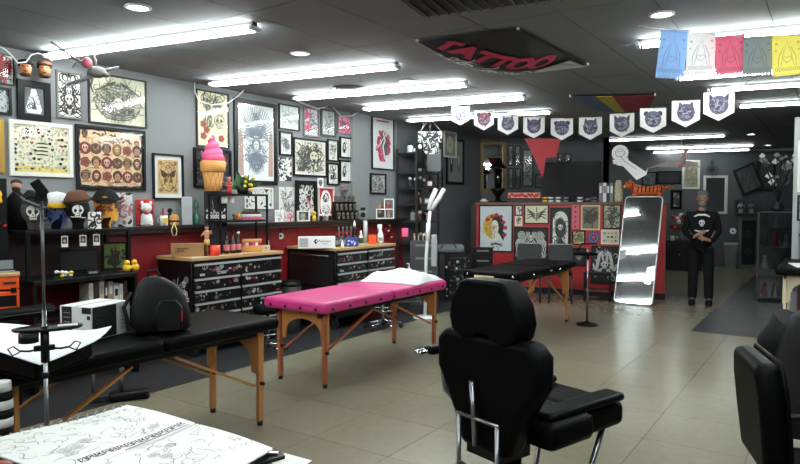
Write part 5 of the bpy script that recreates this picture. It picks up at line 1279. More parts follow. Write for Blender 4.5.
it = on_t2('spray_bottle', 'white spray bottle with trigger head on the wood top', 'bottle', 380.5, .72); it.lathe('bottle', [(2.8, 0), (3.1, .5), (3.1, 8), (1.4, 13), (1.1, 15)], WHITE, 14); it.box('trigger_head', (-3, -.9, 15.05, 1.6, .9, 19), WHITE, .4); it.tube('trigger', [(-2, 0, 15), (-2.6, 0, 12.5)], .4, WHITE); it.art('label', 4.6, 5, -3.15, 4.5, None, lambda a, g: a.rect(-a.w * .4, -a.h * .3, a.w * .4, a.h * .3, (150, 156, 160)))
g = random.Random(12)
it = Item('rosary_beads', 'bundle of red and white beads hanging on the red boards', 'beads', WB(388, .03, WALL.hit(389, 224, .03)[1]))
for k in range(12): it.ball('bead', (g.uniform(-5, 5), -1, -k * 1.2 - g.random()), 1.1, [REDP, WHITE, BLKP, SKINP][k % 4])
it.tube('cord', [(-4, -.5, 0), (0, -.6, 2), (4, -.5, 0), (0, -.6, -14)], .35, BLKP)
# ================================================================== FAR LEFT CORNER, COUNTER TOP, BACK OF THE SHOP
ud = WALL.hit(397, 180)[0]
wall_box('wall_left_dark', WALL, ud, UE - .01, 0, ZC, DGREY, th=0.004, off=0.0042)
SM = CM('dark_metal', (40, 41, 43), .45); SILV = CM('silver_grey_plastic', (118, 121, 124), .4)
# tall open shelving
ue0, ue1 = WALL.hit(397.5, 190, .08)[0], WALL.hit(437, 190, .4)[0]; ew = ue1 - ue0
t = thing('shelving_unit', 'tall black open shelving unit crowded with curios', 'shelf', WALL.pt(ue0, .45, 0), WA)
for x in (0, ew - .03):
    for y in (0, .37): MB().box(x, y, 0.004, x + .03, y + .03, 2.45).build('post', SM, t)
SZ = []
for py in (152, 172, 187, 204, 221, 243):
    z = WALL.hit(420, py, .45)[1]; SZ.append(z); MB().box(.0305, 0.002, z - .025, ew - .0305, .398, z).build('shelf', SM, t)
g = random.Random(31); cm = [SM, GREY, SM, BLKP, SKINP, SILV, BRN, WHITE]
names = ('topmost', 'second', 'third', 'fourth', 'fifth', 'lowest')
for r, z in enumerate(SZ):
    n = 5
    for k in range(n):
        u = ue0 + .1 + (ew - .2) * k / (n - 1); kd = g.randrange(3); mt = g.choice(cm)
        p = WALL.pt(u, .3 + g.uniform(-.06, .1), z + .0005)
        it = Item(('curio_jar', 'curio_figure', 'curio_box')[kd], '%s on the %s board of the black shelving unit' % (('dark lidded jar', 'small standing figure', 'little upright box')[kd], names[r]), ('jar', 'figurine', 'box')[kd], p, 'curios on the %s shelf' % names[r])
        h = g.uniform(7, 12)
        if kd == 0: it.lathe('jar', [(2.4, 0), (2.8, .5), (2.8, h * .7), (2, h * .78)], mt, 10); it.lathe('lid', [(2.2, h * .785), (2.2, h * .95), (.5, h)], SM, 10)
        elif kd == 1: it.lathe('body', [(2.2, 0), (2, h * .3), (1.3, h * .5), (2, h * .68), (.8, h * .75)], mt, 10); it.ball('head', (0, 0, h * .88), 1.7, SKINP if r % 2 else WHITE)
        else: it.box('box', (-3, -2, 0, 3, 2, h * .8), mt, .2); it.box('label', (-2.2, -2.15, h * .2, 2.2, -2.02, h * .6), WHITE if mt is not WHITE else SM)
# framed pictures on the dark wall
framed(WALL, (447, 138.5, 464.5, 184.5), 'black framed pair of grey botanical drawings on the dark wall', d_two((120, 120, 118)), fw=.05, paper=(150, 152, 150), off=.0045, seed=71)
framed(WALL, (444.5, 131.5, 457, 157.5), 'small white framed oval picture with yellow green centre hung on a string', lambda a, g: (a.ell(0, 0, a.w * .42, a.h * .46, (206, 206, 190)), a.ring(0, 0, a.w * .36, a.h * .42, .02, GREYI), a.ell(0, 0, a.w * .14, a.h * .1, (190, 190, 60))), fw=.03, fm=WFR, paper=(150, 152, 150), off=.06, seed=72)
framed(WALL, (430, 168.5, 443, 192), 'dim grey picture beside the tall shelving unit', d_curls(40, .1, .02, (130, 130, 128), .9, .9, False), fw=.02, paper=(86, 88, 88), off=.0045, seed=73)
# cloth sign and puppet hanging from the tube light
pc = at_y(430, 140, 10.3)
it = Item('hanging_sign', 'black and white printed cloth panels strung from a tube light', 'sign', pc)
it.art('upper_panel', 24, 11, 0, 3, (214, 216, 216), lambda a, g: a.curls(34, 3, INK, .02, .1, .95, .9, ell=False)); it.art('lower_panel', 15, 11, 0, -8.5, (210, 212, 212), lambda a, g: a.curls(22, 4, INK, .02, .1, .95, .9, ell=False), x=1)
it.art('grey_banner', 14, 22, .8, -20, (84, 88, 92), lambda a, g: None, x=4)
for x in (-10, 0, 11): it.tube('string', [(x, 0, 8.5), (0 + x * .1, 0, 21 - abs(x) * .1)], .25, WHITE)
it = Item('reaper_puppet', 'small hooded skeleton puppet dangling beside the cloth sign', 'puppet', at_y(420, 150, 10.15)); it.lathe('robe', [(5, -18), (4, -8), (3, 0), (1.5, 4)], BLKF, 12); it.ball('skull', (0, -2.4, 3), (2, 1.6, 2.6), WHITE); it.lathe('hood', [(3.4, 0), (3.4, 4), (1.5, 7)], BLKF, 12, (0, 1, 0)); it.tube('string', [(0, 0, 7), (4, 0, 33)], .25, WHITE); it.tube('arm', [(2, 0, 0), (5, -1, -5), (4, -2, -9)], .9, BLKF); it.tube('arm', [(-2, 0, 0), (-5, -1, -5), (-4, -2, -9)], .9, BLKF)

# LED floor lamp with forked head
bp = at_z(425, 318); it = Item('floor_lamp', 'white floor lamp with forked twin bar head behind the pink table', 'lamp', bp)
it.lathe('base', [(12, 0), (12, 1.5), (2, 2.4)], WHITE, 20); it.tube('pole', [(0, 0, 2.4), (1, 0, 60), (3, 0, 90), (5, 0, 108)], 1.6, WHITE, n=10); it.tube('grip', [(2.4, 0, 78), (3.4, 0, 96)], 2.3, WHITE, n=10)
for s, tp in ((-1, (11, -1, 130)), (1, (19, -1, 130))): it.tube('light_bar', [(5 + s * 1.2, 0, 109), ((5 + tp[0]) / 2 + s * 1.4, -.5, 120), tp], [2.4, 2.5, 2.2], CM('lamp_white', (216, 218, 220), .35), n=10)
it.box('control_box', (6, -1, 52, 12, 3, 84), CM('lamp_grey', (150, 153, 155), .5), 1)
# plastic drawers, tray, pump bottle, sticker chest, steel drawers, duffel
def boxrow(name, label, cat, px, off, z, w, h, d, m, rows, hm):
    it = Item(name, label, cat, WB(px, off, z, 240)); 
    it.box('body', (-w / 2, 0, 0, w / 2, d, h), m, .3)
    for k in range(rows):
        q = it.box('drawer', (-w / 2 + .6, -.5, h * k / rows + .5, w / 2 - .6, -.02, h * (k + 1) / rows - .5), m); it.box('pull', (-w * .3, -1.1, h * (k + .6) / rows, w * .3, -.55, h * (k + .75) / rows), hm, parent=q)
    return it
SILV = CM('silver_grey_plastic', (118, 121, 124), .4)
boxrow('drawer_tower', 'grey plastic drawer tower below the black shelving', 'drawers', 424, .75, .004, 28, 66, 14, CM('mid_grey_plastic', (64, 66, 68), .4), 5, SILV)
it = Item('side_trolley', 'low steel trolley holding the pump bottle', 'trolley', WB(409, .9, 0.0045, 262)); it.box('tray', (-15, -6, 33, 13, 8, 34.5), STEEL, .3)
for x in (-14, 12):
    for y in (-5, 7): it.m().cyl((x, y, 0), (x, y, 32.95), .6, n=6).build('leg', STEEL, it.t)
it.box('lower_tray', (-13.2, -4.2, 12, 11.2, 6.2, 13), STEEL)
q = Item('pump_bottle', 'clear white pump bottle on the steel trolley', 'bottle', it.p + Vector((0, 0, 34.6 * it.s))); q.lathe('bottle', [(3, 0), (3.4, .6), (3.4, 9), (1.4, 11)], CM('clear_white', (200, 204, 206), .3), 12); q.lathe('pump', [(1, 11.05), (1, 13), (.4, 13.2), (.4, 15)], WHITE, 8); q.box('spout', (-2.6, -.5, 15.05, .5, .5, 16), WHITE)
it = boxrow('sticker_chest', 'black chest plastered with stickers near the black table end', 'chest', 458, .85, .004, 27, 46, 16, BLK, 4, SM)
it.art('stickers', 26, 44, -1.2, 23, None, lambda a, g: [a.any(g.uniform(-.45, .45) * a.w, g.uniform(-.45, .45) * a.h, a.w * g.uniform(.05, .09), g, ((150, 152, 150), (96, 100, 102), (180, 180, 178)), (120, 122, 122)) for _ in range(26)]); [c for c in it.t.children][-1]['kind'] = 'stuff'
CHZ = it.p.z + 46 * it.s
q = Item('duffel_bag', 'grey soft bag lying on the sticker covered chest', 'bag', it.p + Vector((0, 0, 46 * it.s + .001)) + WALL.n * -.16); m = q.m(); m.rings([[(x, 6 * r * cos(2 * pi * k / 12), 5 + 5 * r * sin(2 * pi * k / 12)) for k in range(12)] for x, r in ((-15, .3), (-14, .85), (-7, 1), (3, .95), (11, 1), (14, .8), (15, .3))]); q.add('body', m, CM('grey_canvas', (104, 108, 112), .8, bump=.2)); q.tube('strap', [(-8, -5.6, 6), (-6, -6, 11), (4, -6, 11), (7, -5.6, 6)], .7, SM)
boxrow('steel_drawers', 'black cabinet with bright steel drawer edges beside the counter post', 'drawers', 483, 1.05, .004, 20, 50, 13, BLK, 5, STEEL)
it = Item('pink_pouch', 'pink pouch hanging at the side of the shelving unit', 'pouch', WB(405, .5, WALL.hit(405, 237, .5)[1], 232)); it.box('pouch', (-3.4, -1, 0, 3.4, 1, 9), PNKP, .8); it.tube('loop', [(-2, 0, 9), (0, 0, 14), (2, 0, 9)], .4, BLKP)
# rolling stools
def stool(label, px, py, seat=True, h=62):
    it = Item('rolling_stool', label, 'stool', at_z(px, py)); 
    for k in range(5):
        a = 2 * pi * k / 5 + .3; l = it.tube('base_arm', [(0, 0, 9), (12 * cos(a), 12 * sin(a), 6), (19 * cos(a), 19 * sin(a), 5)], 1.3, CHROME); it.ball('caster', (19 * cos(a), 19 * sin(a), 2.2), 2.2, RUBBER, parent=l)
    it.m().cyl((0, 0, 9), (0, 0, h - 8), 1.6).build('post', CHROME, it.t); it.lathe('seat', [(14, h - 8), (15, h - 5), (14.5, h - 1), (8, h)], VINYL, 20)
    it.tube('foot_ring', [(13 * cos(2 * pi * k / 16), 13 * sin(2 * pi * k / 16), 20) for k in range(16)], .8, CHROME, closed=True)
stool('chrome rolling stool tucked behind the pink table', 383, 329, h=50); stool('chrome rolling stool between the black and pink tables', 268, 352, h=48)

# back-left wall
MIRF = CM('dark_mirror_frame', (60, 60, 58), .5)
def wall_mirror(pl, box, label, fw, fm, off=0.001):
    x0, y0, x1, y1 = box; ym = (y0 + y1) / 2; u0, u1 = pl.hit(x0, ym, off)[0], pl.hit(x1, ym, off)[0]; z1, z0 = pl.hit((x0 + x1) / 2, y0, off)[1], pl.hit((x0 + x1) / 2, y1, off)[1]
    t = thing('wall_mirror', label, 'mirror', pl.pt(u0, off, z0), pl.a); w, h = u1 - u0, z1 - z0
    MB().box(fw, -.012, fw, w - fw, -.001, h - fw).build('glass', MIRR, t)
    for q in ((0, 0, w, fw), (0, h - fw, w, h), (0, fw, fw, h - fw), (w - fw, fw, w, h - fw)): MB().box(q[0], -.03, q[1], q[2], 0, q[3]).build('frame_bar', fm, t)
wall_mirror(BL, (480, 141, 506, 192), 'gold edged wall mirror behind the black lantern', .07, CM('old_gold', (120, 98, 50), .5, metal=.3))
for i, (b_, lab) in enumerate((((507.5, 145, 513.8, 166), 'narrow grey print, upper left beside the gold mirror'), ((514.8, 145.5, 521, 166), 'narrow grey print, upper right of four by the gold mirror'), ((507.5, 168, 513.8, 189), 'narrow grey print, lower left beside the gold mirror'), ((514.8, 168, 521, 189), 'narrow grey print, lower right of four by the gold mirror'), ((522, 149, 533.5, 187), 'tall grey portrait print with pale oval behind the counter'), ((535, 174, 543, 188), 'small grey framed print half behind the television'), ((557, 153, 563, 162), 'tiny grey print above the television, left one'), ((564.5, 153, 571, 162), 'tiny grey print above the television, right one'))):
    framed(BL, b_, lab, d_curls(24, .1, .02, (90, 92, 92), .6, .8), fw=.03, fm=SM, paper=(150, 153, 153), off=.001, seed=100 + i, depth=.02)
# ---- counter top things
CT = CHH
def on_ctr(name, label, cat, px, back, g=None, z=0):
    u, _ = CTR.hit(px, 200, -back); return Item(name, label, cat, CTR.pt(u, -back, CT + .0005 + z), g)
it = on_ctr('lantern', 'black pagoda lantern on the counter with a chain to the ceiling', 'lantern', 498, .3)
it.lathe('dish', [(9, 0), (9.5, .8), (3, 1.4), (2, 5)], BLKP, 16); it.lathe('bowl', [(2, 5.05), (5, 9), (8, 13), (7, 14)], BLKP, 8); it.lathe('glass_body', [(3.4, 14.05), (3.8, 24), (3.4, 33)], glass_mat('lantern_glass', (120, 124, 122), .1), 8)
for k in range(4): it.m().cyl((3.9 * cos(pi / 4 + k * pi / 2), 3.9 * sin(pi / 4 + k * pi / 2), 14), (3.9 * cos(pi / 4 + k * pi / 2), 3.9 * sin(pi / 4 + k * pi / 2), 33.5), .4, n=6).build('bar', BLKP, it.t)
it.lathe('roof', [(9, 33.6), (8.6, 35), (4, 39), (2, 42), (.6, 44)], BLKP, 8); it.lathe('inner_figure', [(1.4, 14.1), (1.8, 20), (.8, 24), (1.4, 27), (.3, 29)], SM, 8); it.tube('chain', [(0, 0, 44), (0, 0, (ZC - CT) / it.s - .3)], .35, SM)
it = on_ctr('white_shell', 'small pale shell dish at the left end of the counter top', 'dish', 484, .15); it.lathe('dish', [(2, 0), (4, .8), (4.4, 2), (3.6, 2), (1.5, .8)], WHITE, 14); it.ball('shell', (0, 0, 2.4), (2.6, 2, 1.4), WHITE)
it = on_ctr('pattern_box', 'red and white patterned box on a dark tray upon the counter', 'box', 524, .2); it.box('tray', (-16, -3, 0, 17, 4, 4), CM('dark_tray', (36, 22, 22), .5), .4); it.box('box', (-16, -3, 4.05, 16, 4, 9.5), CM('box_red', (196, 36, 36), .5), .3)
it.art('pattern', 31, 5.2, -3.05, 6.8, (214, 160, 140), lambda a, g: [a.ell(-a.w * .46 + k * a.w * .06, g.uniform(-.2, .2) * a.h, a.w * .035, a.h * .4, (190, 24, 30), 8, .5) for k in range(16)])
it = on_ctr('television', 'large black flat television on the red counter', 'television', 571.5, .35); it.box('panel', (-28.5, -1, 4, 28.5, 1.5, 40), CM('tv_black', (10, 11, 13), .35, spec=.2), .4); it.box('bezel', (-28.5, -1.2, 3.2, 28.5, 1.4, 3.98), BLKP); it.box('neck', (-4, -.5, .6, 4, 1.4, 3.15), BLKP); it.box('foot', (-11, -4, 0, 11, 4, .55), BLKP)
for k, (px, lab, mt) in enumerate(((545, 'yellow capped little pot at the television foot', YEL), (551, 'white mug left of the television foot', WHITE), (558.5, 'white cup with dark band before the television', WHITE), (566, 'grey beaker before the television', SILV), (580, 'white bowl before the television', WHITE), (588, 'dark grey cup before the television', SM), (594, 'pale cup at the right corner of the television', SILV))):
    it = on_ctr('counter_cup', lab, 'cup', px, .12); it.lathe('cup', [(2, 0), (2.6, .4), (2.8, 5), (2.4, 5), (2, .8)], mt, 12); it.lathe('band', [(2.75, 2), (2.8, 2.1), (2.85, 3.4), (2.8, 3.5)], SM if mt is not SM else SILV, 12)
for k, (px, mt) in enumerate(((602, SILV), (606, WHITE), (609.5, SM), (613, SILV))):
    it = on_ctr('file_binder', 'upright binder between the television and the spotted vase', 'binder', px - 1.5, .3, 'binders on the counter'); it.box('cover', (-1.6, -2, 0, 1.6, 6, 19), mt, .2); it.box('label', (-1, -2.2, 9, 1, -2.02, 16), WHITE if mt is not WHITE else SILV)
it = on_ctr('spotted_vase', 'cream and black spotted tall vase on the counter', 'vase', 618.5, .35); it.lathe('vase', [(3.4, 0), (4.2, 2), (4.6, 12), (3.6, 19), (2.6, 21), (3, 22)], CM('spotted_cream', (186, 178, 150), .5, var=.6, scale=30), 14); it.lathe('rim', [(3.1, 22.05), (3.2, 22.8), (2.8, 23)], SM, 14)
it = on_ctr('tiger_figure', 'orange striped tiger figure with red collar on the counter end', 'tiger figure', 647, .25)
TGR = CM('tiger_orange', (198, 96, 40), .5); m = it.m(); m.rings([[(x, 4.6 * r * cos(2 * pi * k / 12), 11 + zz + 5 * r * sin(2 * pi * k / 12)) for k in range(12)] for x, r, zz in ((-15, .5, 3), (-13, 1, 2), (-6, 1.1, 0), (2, .95, 0), (9, 1.05, .5), (14, .9, 1), (16.5, .4, 1.5))]); it.add('body', m, TGR)
it.ball('head', (-17, -1, 17), (4.6, 4, 4.4), TGR); it.ball('muzzle', (-20.5, -1.4, 15.6), (2, 2.2, 1.8), CM('tiger_cream', (216, 190, 150), .6))
for s in (-1, 1): it.ball('ear', (-16, -1 + s * 3, 21), (1.2, 1, 1.6), TGR)
for x in (-12, 11):
    for y in (-2.6, 2.6): it.m().tube([(x, y, 9), (x + .8, y, 4), (x, y, .8), (x - 1.6, y, .7)], [2.2, 1.5, 1.2, 1], 8).build('leg', TGR, it.t)
it.tube('tail', [(16, 0, 13), (20, 0, 16), (23, 0, 14), (25, 0, 17)], [1.2, 1, .9, .6], TGR)
for k in range(7): x = -9 + k * 3.6; it.tube('stripe', [(x, -4.9, 10), (x + .7, -4.6, 14), (x + .2, -1.5, 16.3)], .5, BLKP)
it.m().tube([(-13.6, 4.9 * cos(q), 14 + 5.4 * sin(q)) for q in [2 * pi * k / 12 for k in range(12)]], .9, 6, closed=True).build('collar', REDP, it.t)

# ---- chairs and stand before the counter
def side_chair(label, px, py, turn):
    p = at_z(px, py); it = Item('folding_chair', label, 'chair', p, None, face_cam(p) + turn)
    it.box('seat', (-11, -11, 29, 11, 10, 31.5), VINYL, 1); it.box('backrest', (-11, 10.5, 38, 11, 12.5, 58), CM('dark_grey_seat', (44, 46, 50), .6), 1)
    for x in (-11, 11): it.tube('rear_leg', [(x, 13, 0.8), (x, 11.5, 30), (x, 11.5, 57)], .9, SM); it.tube('front_leg', [(x, -10, .8), (x, -9, 28.9)], .9, SM)
    it.m().tube([(-11.5, 12.4, 38), (-11.5, 12.4, 58.5), (11.5, 12.4, 58.5), (11.5, 12.4, 38)], .8, 6).build('back_frame', STEEL, it.t)
side_chair('dark folding chair against the wave print on the counter', 529, 302, pi * .0); side_chair('dark folding chair against the tombstone print', 560, 303, 0.0)
p = at_z(598, 301); it = Item('bench', 'low black bench with dark red cushion beside the leaning mirror', 'bench', p, None, CTR.a)
it.box('seat', (-14, -6, 26, 12, 8, 29), BLKP, .5); it.box('cushion', (-13, -6, 9, 11, 8, 12), CM('maroon', (84, 20, 28), .7), 1)
for x in (-13.5, 10.5):
    for y in (-5.5, 6): it.box('leg', (x, y, .02, x + 1.5, y + 1.5, 25.98), BLKP)
it.box('lower_rail', (-12, -5.3, 6, 10.5, -4.2, 8), BLKP)
p = at_z(587, 325); it = Item('pole_stand', 'steel pole stand with round black base before the counter', 'stand', p)
it.lathe('base', [(10.5, 0), (10.5, 1.4), (3, 3), (1.4, 4)], BLKP, 24); it.m().cyl((0, 0, 4), (0, 0, 78), .9).build('pole', STEEL, it.t); it.box('arm_pad', (-14, -3, 70, 9, 3, 73.5), VINYL, 1); it.tube('bracket', [(-10, 0, 74), (-6, 0, 82), (8, 0, 82), (10, 0, 75)], 1, BLKP); it.ball('clamp', (0, 0, 68), (1.8, 1.8, 2.4), BLKP)

# ---- far right: back wall things
for i, (b_, lab, fn, op) in enumerate((((682.5, 160, 700, 189), 'pale framed yellowish picture above the person on the back wall', d_curls(20, .2, .03, (140, 134, 110), .7, .7), dict(fw=.05, fm=WFR, paper=(166, 162, 140))),
        ((642, 172, 657, 186), 'small dark framed print above the tiger figure', d_curls(24, .1, .02, (120, 122, 122), .8, .8), dict(fw=.03, paper=(80, 84, 86))), ((657.5, 171, 681, 184), 'dark wide picture of spread pale wings behind the tiger', lambda a, g: (a.bird(0, 0, a.h * .4, (150, 150, 140)), a.ell(0, 0, a.w * .3, a.h * .3, (50, 50, 52))), dict(fw=.03, paper=(44, 46, 48))),
        ((671, 190, 682, 209), 'white framed print just right of the counter end', d_curls(20, .15, .03, (90, 92, 92), .8, .8), dict(fw=.06, paper=(176, 178, 178))), ((757.5, 160.5, 775, 191), 'grey framed picture at the back behind the garland', d_curls(20, .2, .03, (96, 100, 100), .8, .8), dict(fw=.04, fm=SM, paper=(84, 88, 90))))):
    framed(BACK, b_, lab, fn, off=.001, seed=120 + i, depth=.03, **op)
framed(BACK, (737.5, 165, 760, 193), 'large grey framed picture hanging tilted on the back wall', d_curls(30, .25, .04, (84, 88, 88), .8, .8), fw=.06, fm=SM, paper=(104, 108, 108), off=.05, seed=131, tilt=-.42)
framed(BACK, (738.5, 217.5, 760, 268), 'tall grey framed dark swirl panel standing at the back wall', lambda a, g: (a.spiral(0, a.h * .2, a.w * .3, 2, .05, (70, 74, 76)), a.spiral(0, -a.h * .2, a.w * .3, 2, .05, (70, 74, 76))), fw=.08, fm=SILV, paper=(38, 40, 42), off=.001, seed=132, depth=.05)
wall_mirror(BACK, (703, 175.5, 727, 214), 'white framed mirror on the back wall behind the person', .06, WFR)
def on_back(name, label, cat, px, py, off, floor=False):
    if floor: p = Vector((at_y(px, py, 16 - off).x, 16 - off, 0.0))
    else: p = at_y(px, py, 16 - off)
    return Item(name, label, cat, p)
it = on_back('wall_clock', 'round dark ornament hanging above the white framed mirror', 'ornament', 712, 176, .05); it.m().cyl((0, 0, 6), (0, -1.2, 6), 5.4, n=18).build('disc', SM, it.t); it.ball('finial', (0, -.6, 13.4), (1.6, .8, 2), SM); it.tube('cord', [(0, -.4, 14), (0, -.4, 17)], .3, SM); it.m().cyl((0, -1.25, 6), (0, -1.6, 6), 3, n=14).build('inner_disc', BLKP, it.t)
it = on_back('back_cabinet', 'black cabinet with flowers on top near the back wall', 'cabinet', 684, 240, .9, True); it.box('body', (-17, 0, .3, 17, 13, 30), BLK, .3)
for x in (-16, 1): it.box('door', (x, -.5, 2, x + 15, -.02, 29), BLKP); it.ball('door_knob', (x + 12, -1, 16), .7, STEEL)
q = Item('flower_vase', 'vase of red and white flowers on the black back cabinet', 'flowers', it.p + Vector((0, .12, 30 * it.s + .001))); q.lathe('vase', [(3, 0), (4, 4), (2.4, 9), (3, 10)], SILV, 12); g = random.Random(7)
for k in range(18): a = g.uniform(0, 6.28); q.ball('blossom', (g.uniform(-11, 11), g.uniform(-3, 3), g.uniform(11, 26)), 2.2, [REDP, WHITE, CM('dusty_red', (104, 40, 44), .6)][k % 3])
for k in range(7): q.tube('stem', [(0, 0, 9), (g.uniform(-5, 5), 0, 15), (g.uniform(-10, 10), 0, 22)], .35, LEAF)
for k, x in enumerate((-12, -7, 8)): q2 = Item('cabinet_jar', ('white jar at the counter side of the flower vase', 'steel jar close to the flower vase', 'grey jar on the person side of the flower vase')[k], 'jar', it.p + Vector((x * it.s, -.02, 30 * it.s + .001))); q2.lathe('jar', [(1.8, 0), (2, 4), (1.4, 5)], (WHITE, STEEL, SILV)[k], 10); q2.lathe('lid', [(1.6, 5.05), (1.6, 6), (.4, 6.4)], SM, 10)
it = on_back('waste_bin', 'pale grey tapered waste bin beside the swirl panel', 'bin', 730.5, 260, .35, True); it.m().rings([[(x * k, y * k, z) for x, y in ((-6, -5), (6, -5), (6, 5), (-6, 5))] for k, z in ((.8, 0), (1, 23), (1.05, 23.5), (1.05, 24.5))]).build('body', CM('bin_grey', (168, 170, 170), .5), it.t); it.box('lid', (-6.4, -5.4, 24.55, 6.4, 5.4, 25.5), CM('bin_grey', (0, 0, 0)))
it = on_back('paper_roll', 'white paper roll on a wall holder above the bin', 'paper roll', 733, 231, .06); it.m().tube([(0, -1 + 0, 0), (0, -5, 0)], 3, 16).build('roll', WHITE, it.t); it.m().tube([(0, 1, 0), (0, -6, 0)], .9, 8).build('core', BLKP, it.t)
it = on_back('skull_shelf', 'black wall shelf box with two dark skulls inside', 'shelf', 748, 214, .3); 
for b_ in ((-12, 0, 0, 12, 7, 1), (-12, 0, 13, 12, 7, 14), (-12, 0, 1.02, -11, 7, 12.98), (11, 0, 1.02, 12, 7, 12.98)): it.box('board', b_, SM)
for k, x in enumerate((-5.5, 5)):
    q = Item('dark_skull', ('dark skull in the shelf box, the one by the mirror', 'dark skull in the shelf box, the one by the glass cabinet')[k], 'skull', it.p + Vector((x * it.s, .08, 1.03 * it.s))); q.ball('cranium', (0, 0, 6), (3.4, 3, 3.6), SILV); q.box('jaw', (-2, -2.2, .02, 2, 1, 3.4), SILV, .3)
    for s in (-1, 1): q.ball('eye_socket', (s * 1.3, -2.6, 5.6), (.9, .6, 1), BLKP)
# glass cabinet
p = at_z(775, 302); it = Item('glass_cabinet', 'glass sided display cabinet with dark posts beside the partition', 'cabinet', p); HG = 90
for x in (-17, 15):
    for y in (0, 16): it.box('post', (x, y, .3, x + 1.6, y + 1.6, HG), SM)
for z in (4, 32, 55, 74, HG): it.box('shelf', (-15.3, .2, z, 14.9, 17, z + .8), CM('smoky_shelf', (70, 74, 76), .3))
GLS = glass_mat('cabinet_glass', (200, 206, 206), .06)
it.box('front_pane', (-15.3, -.4, 4.9, 14.9, -.1, HG - .1), GLS); it.box('side_pane', (-17.6, 1.7, 4.9, -17.3, 15.9, HG - .1), GLS)
g = random.Random(14)
for r, z in enumerate((4.85, 32.85, 55.85, 74.85)):
    for k in range(3):
        pp_ = it.p + Matrix.Rotation(face_cam(it.p), 3, 'Z') @ Vector(((-10 + k * 9.5) * it.s, 8 * it.s, z * it.s)); mt = g.choice((REDP, WHITE, SM, SILV, BRN))
        q = Item('cabinet_curio', '%s curio on the %s glass shelf of the display cabinet' % ({REDP: 'red', WHITE: 'white', SM: 'black', SILV: 'grey', BRN: 'brown'}[mt], ('lowest', 'second', 'third', 'top')[r]), 'curio', pp_, 'curios in the glass cabinet')
        q.lathe('body', [(3, 0), (3.4, 3), (1.8, 7), (2.6, 9), (1, 10)], mt, 10); q.ball('head', (0, 0, 11.6), 2, mt)
CABTOP = it.p + Vector((0, 0, (HG + .85) * it.s))
it = Item('garland', 'dried grey flower garland standing on the glass cabinet', 'dried flowers', CABTOP + WALL.u * .1); it.lathe('urn', [(4, 0), (6, 4), (4, 8), (5, 9)], SM, 12); g = random.Random(17)
for k in range(34):
    a = g.uniform(0, 6.28); L_ = g.uniform(14, 46); e = Vector((cos(a) * L_ * .35, sin(a) * L_ * .15, 9 + L_)); it.tube('twig', [(0, 0, 8), (e.x * .4, e.y * .4, 9 + L_ * .5), tuple(e)], .35, SM, n=4)
    m = it.m(); s_ = g.uniform(2, 4); m.poly([e, e + Vector((s_, -.5, s_ * .6)), e + Vector((0, 0, s_ * 1.8)), e + Vector((-s_, .5, s_ * .6))]); it.add('leaf', m, [SILV, WHITE, SM][k % 3])
# partition with pictures at the right edge
PT = Plane(at_y(791.5, 250, 8.9), WA - pi / 2)
t = thing('partition', 'grey free standing partition with a pale edge post at the right', 'partition', PT.pt(0, 0, 0), PT.a)
MB().box(.08, .02, .0, 1.6, .1, 2.72).build('panel', GREY, t); MB().box(0, 0, 0, .0795, .12, 2.76).build('edge_post', CM('pale_post', (156, 160, 162), .5), t); MB().box(.08, -.02, 2.7205, 1.6, .12, 2.76).build('top_rail', MATS['pale_post'], t)
MB().box(.1, .0, .0, 1.6, .0195, 1.12).build('red_panel', RED, t); MB().box(.08, -.06, 1.1205, 1.6, .0195, 1.16).build('ledge', SM, t)
framed(PT, (797.5, 140, 815, 192), 'pink and white poster on the grey partition', d_swan, fw=.03, fm=WFR, off=-.019, seed=140); framed(PT, (797, 195, 815, 221), 'black framed white print below the pink poster on the partition', d_curls(30, .05, .01, INK), fw=.03, off=-.019, seed=141)
# ================================================================== HANGING FROM THE CEILING
def on_ceiling(px, py, dz=0.0): return at_z(px, py, ZC - dz)
def cord(name, label, pts, r, m, cat='cord'):
    return tag(MB().tube(pts, r, 6).build(name, m), label, cat)
# string of ten white pennants
PN = [(460.5, 107, 18), (484, 110.5, 19.5), (508, 115, 20), (534, 117, 21), (562, 118.5, 21.5), (590.5, 117.5, 22), (622, 114, 23), (653, 108.5, 24.5), (686, 101, 26), (719, 92.5, 28)]
def d_animal(k):
    P_ = ((84, 82, 106), (48, 48, 66), (118, 114, 134))
    def f(a, g):
        r = a.w * .34; c, d, l = P_; z = a.h * .06
        if k in (1,): c = (150, 70, 80)
        for s in (-1, 1):
            if k % 3 == 0: a.shape([(s * r * .35, z + r * .6), (s * r * .95, z + r * 1.25), (s * r * .9, z + r * .3)], d)
            elif k % 3 == 1: a.ell(s * r * .75, z + r * .65, r * .32, r * .32, d)
            else: a.shape([(s * r * .2, z + r * .7), (s * r * .7, z + r * 1.3), (s * r * .8, z + r * .5)], c)
        a.ell(0, z, r * .95, r, c); a.ell(0, z - r * .45, r * .5, r * .42, l); a.ell(0, z - r * .3, r * .18, r * .13, INK, 8)
        for s in (-1, 1): a.ell(s * r * .4, z + r * .12, r * .13, r * .07, (206, 206, 210), 8); a.ell(s * r * .4, z + r * .12, r * .06, r * .06, INK, 8); a.line([(s * r * .75, z - r * .1), (s * r * .3, z - r * .25)], r * .1, d); a.line([(s * r * .7, z + r * .4), (s * r * .2, z + r * .3)], r * .12, d)
        a.curls(14, 30 + k, d, .008, .03, .42, .42, z=z); a.curls(8, 50 + k, (150, 148, 166), .006, .03, .4, .4, z=z); a.line([(-r * .4, z - r * .66), (0, z - r * .78), (r * .4, z - r * .66)], r * .1, INK)
    return f
anim = ('a wolf', 'a red faced ape', 'a lion', 'a snarling panther', 'a gorilla', 'a bear', 'a crested boar', 'a long haired bison', 'a horned owl cat', 'a leaping leopard')
PW = .235; tops = []
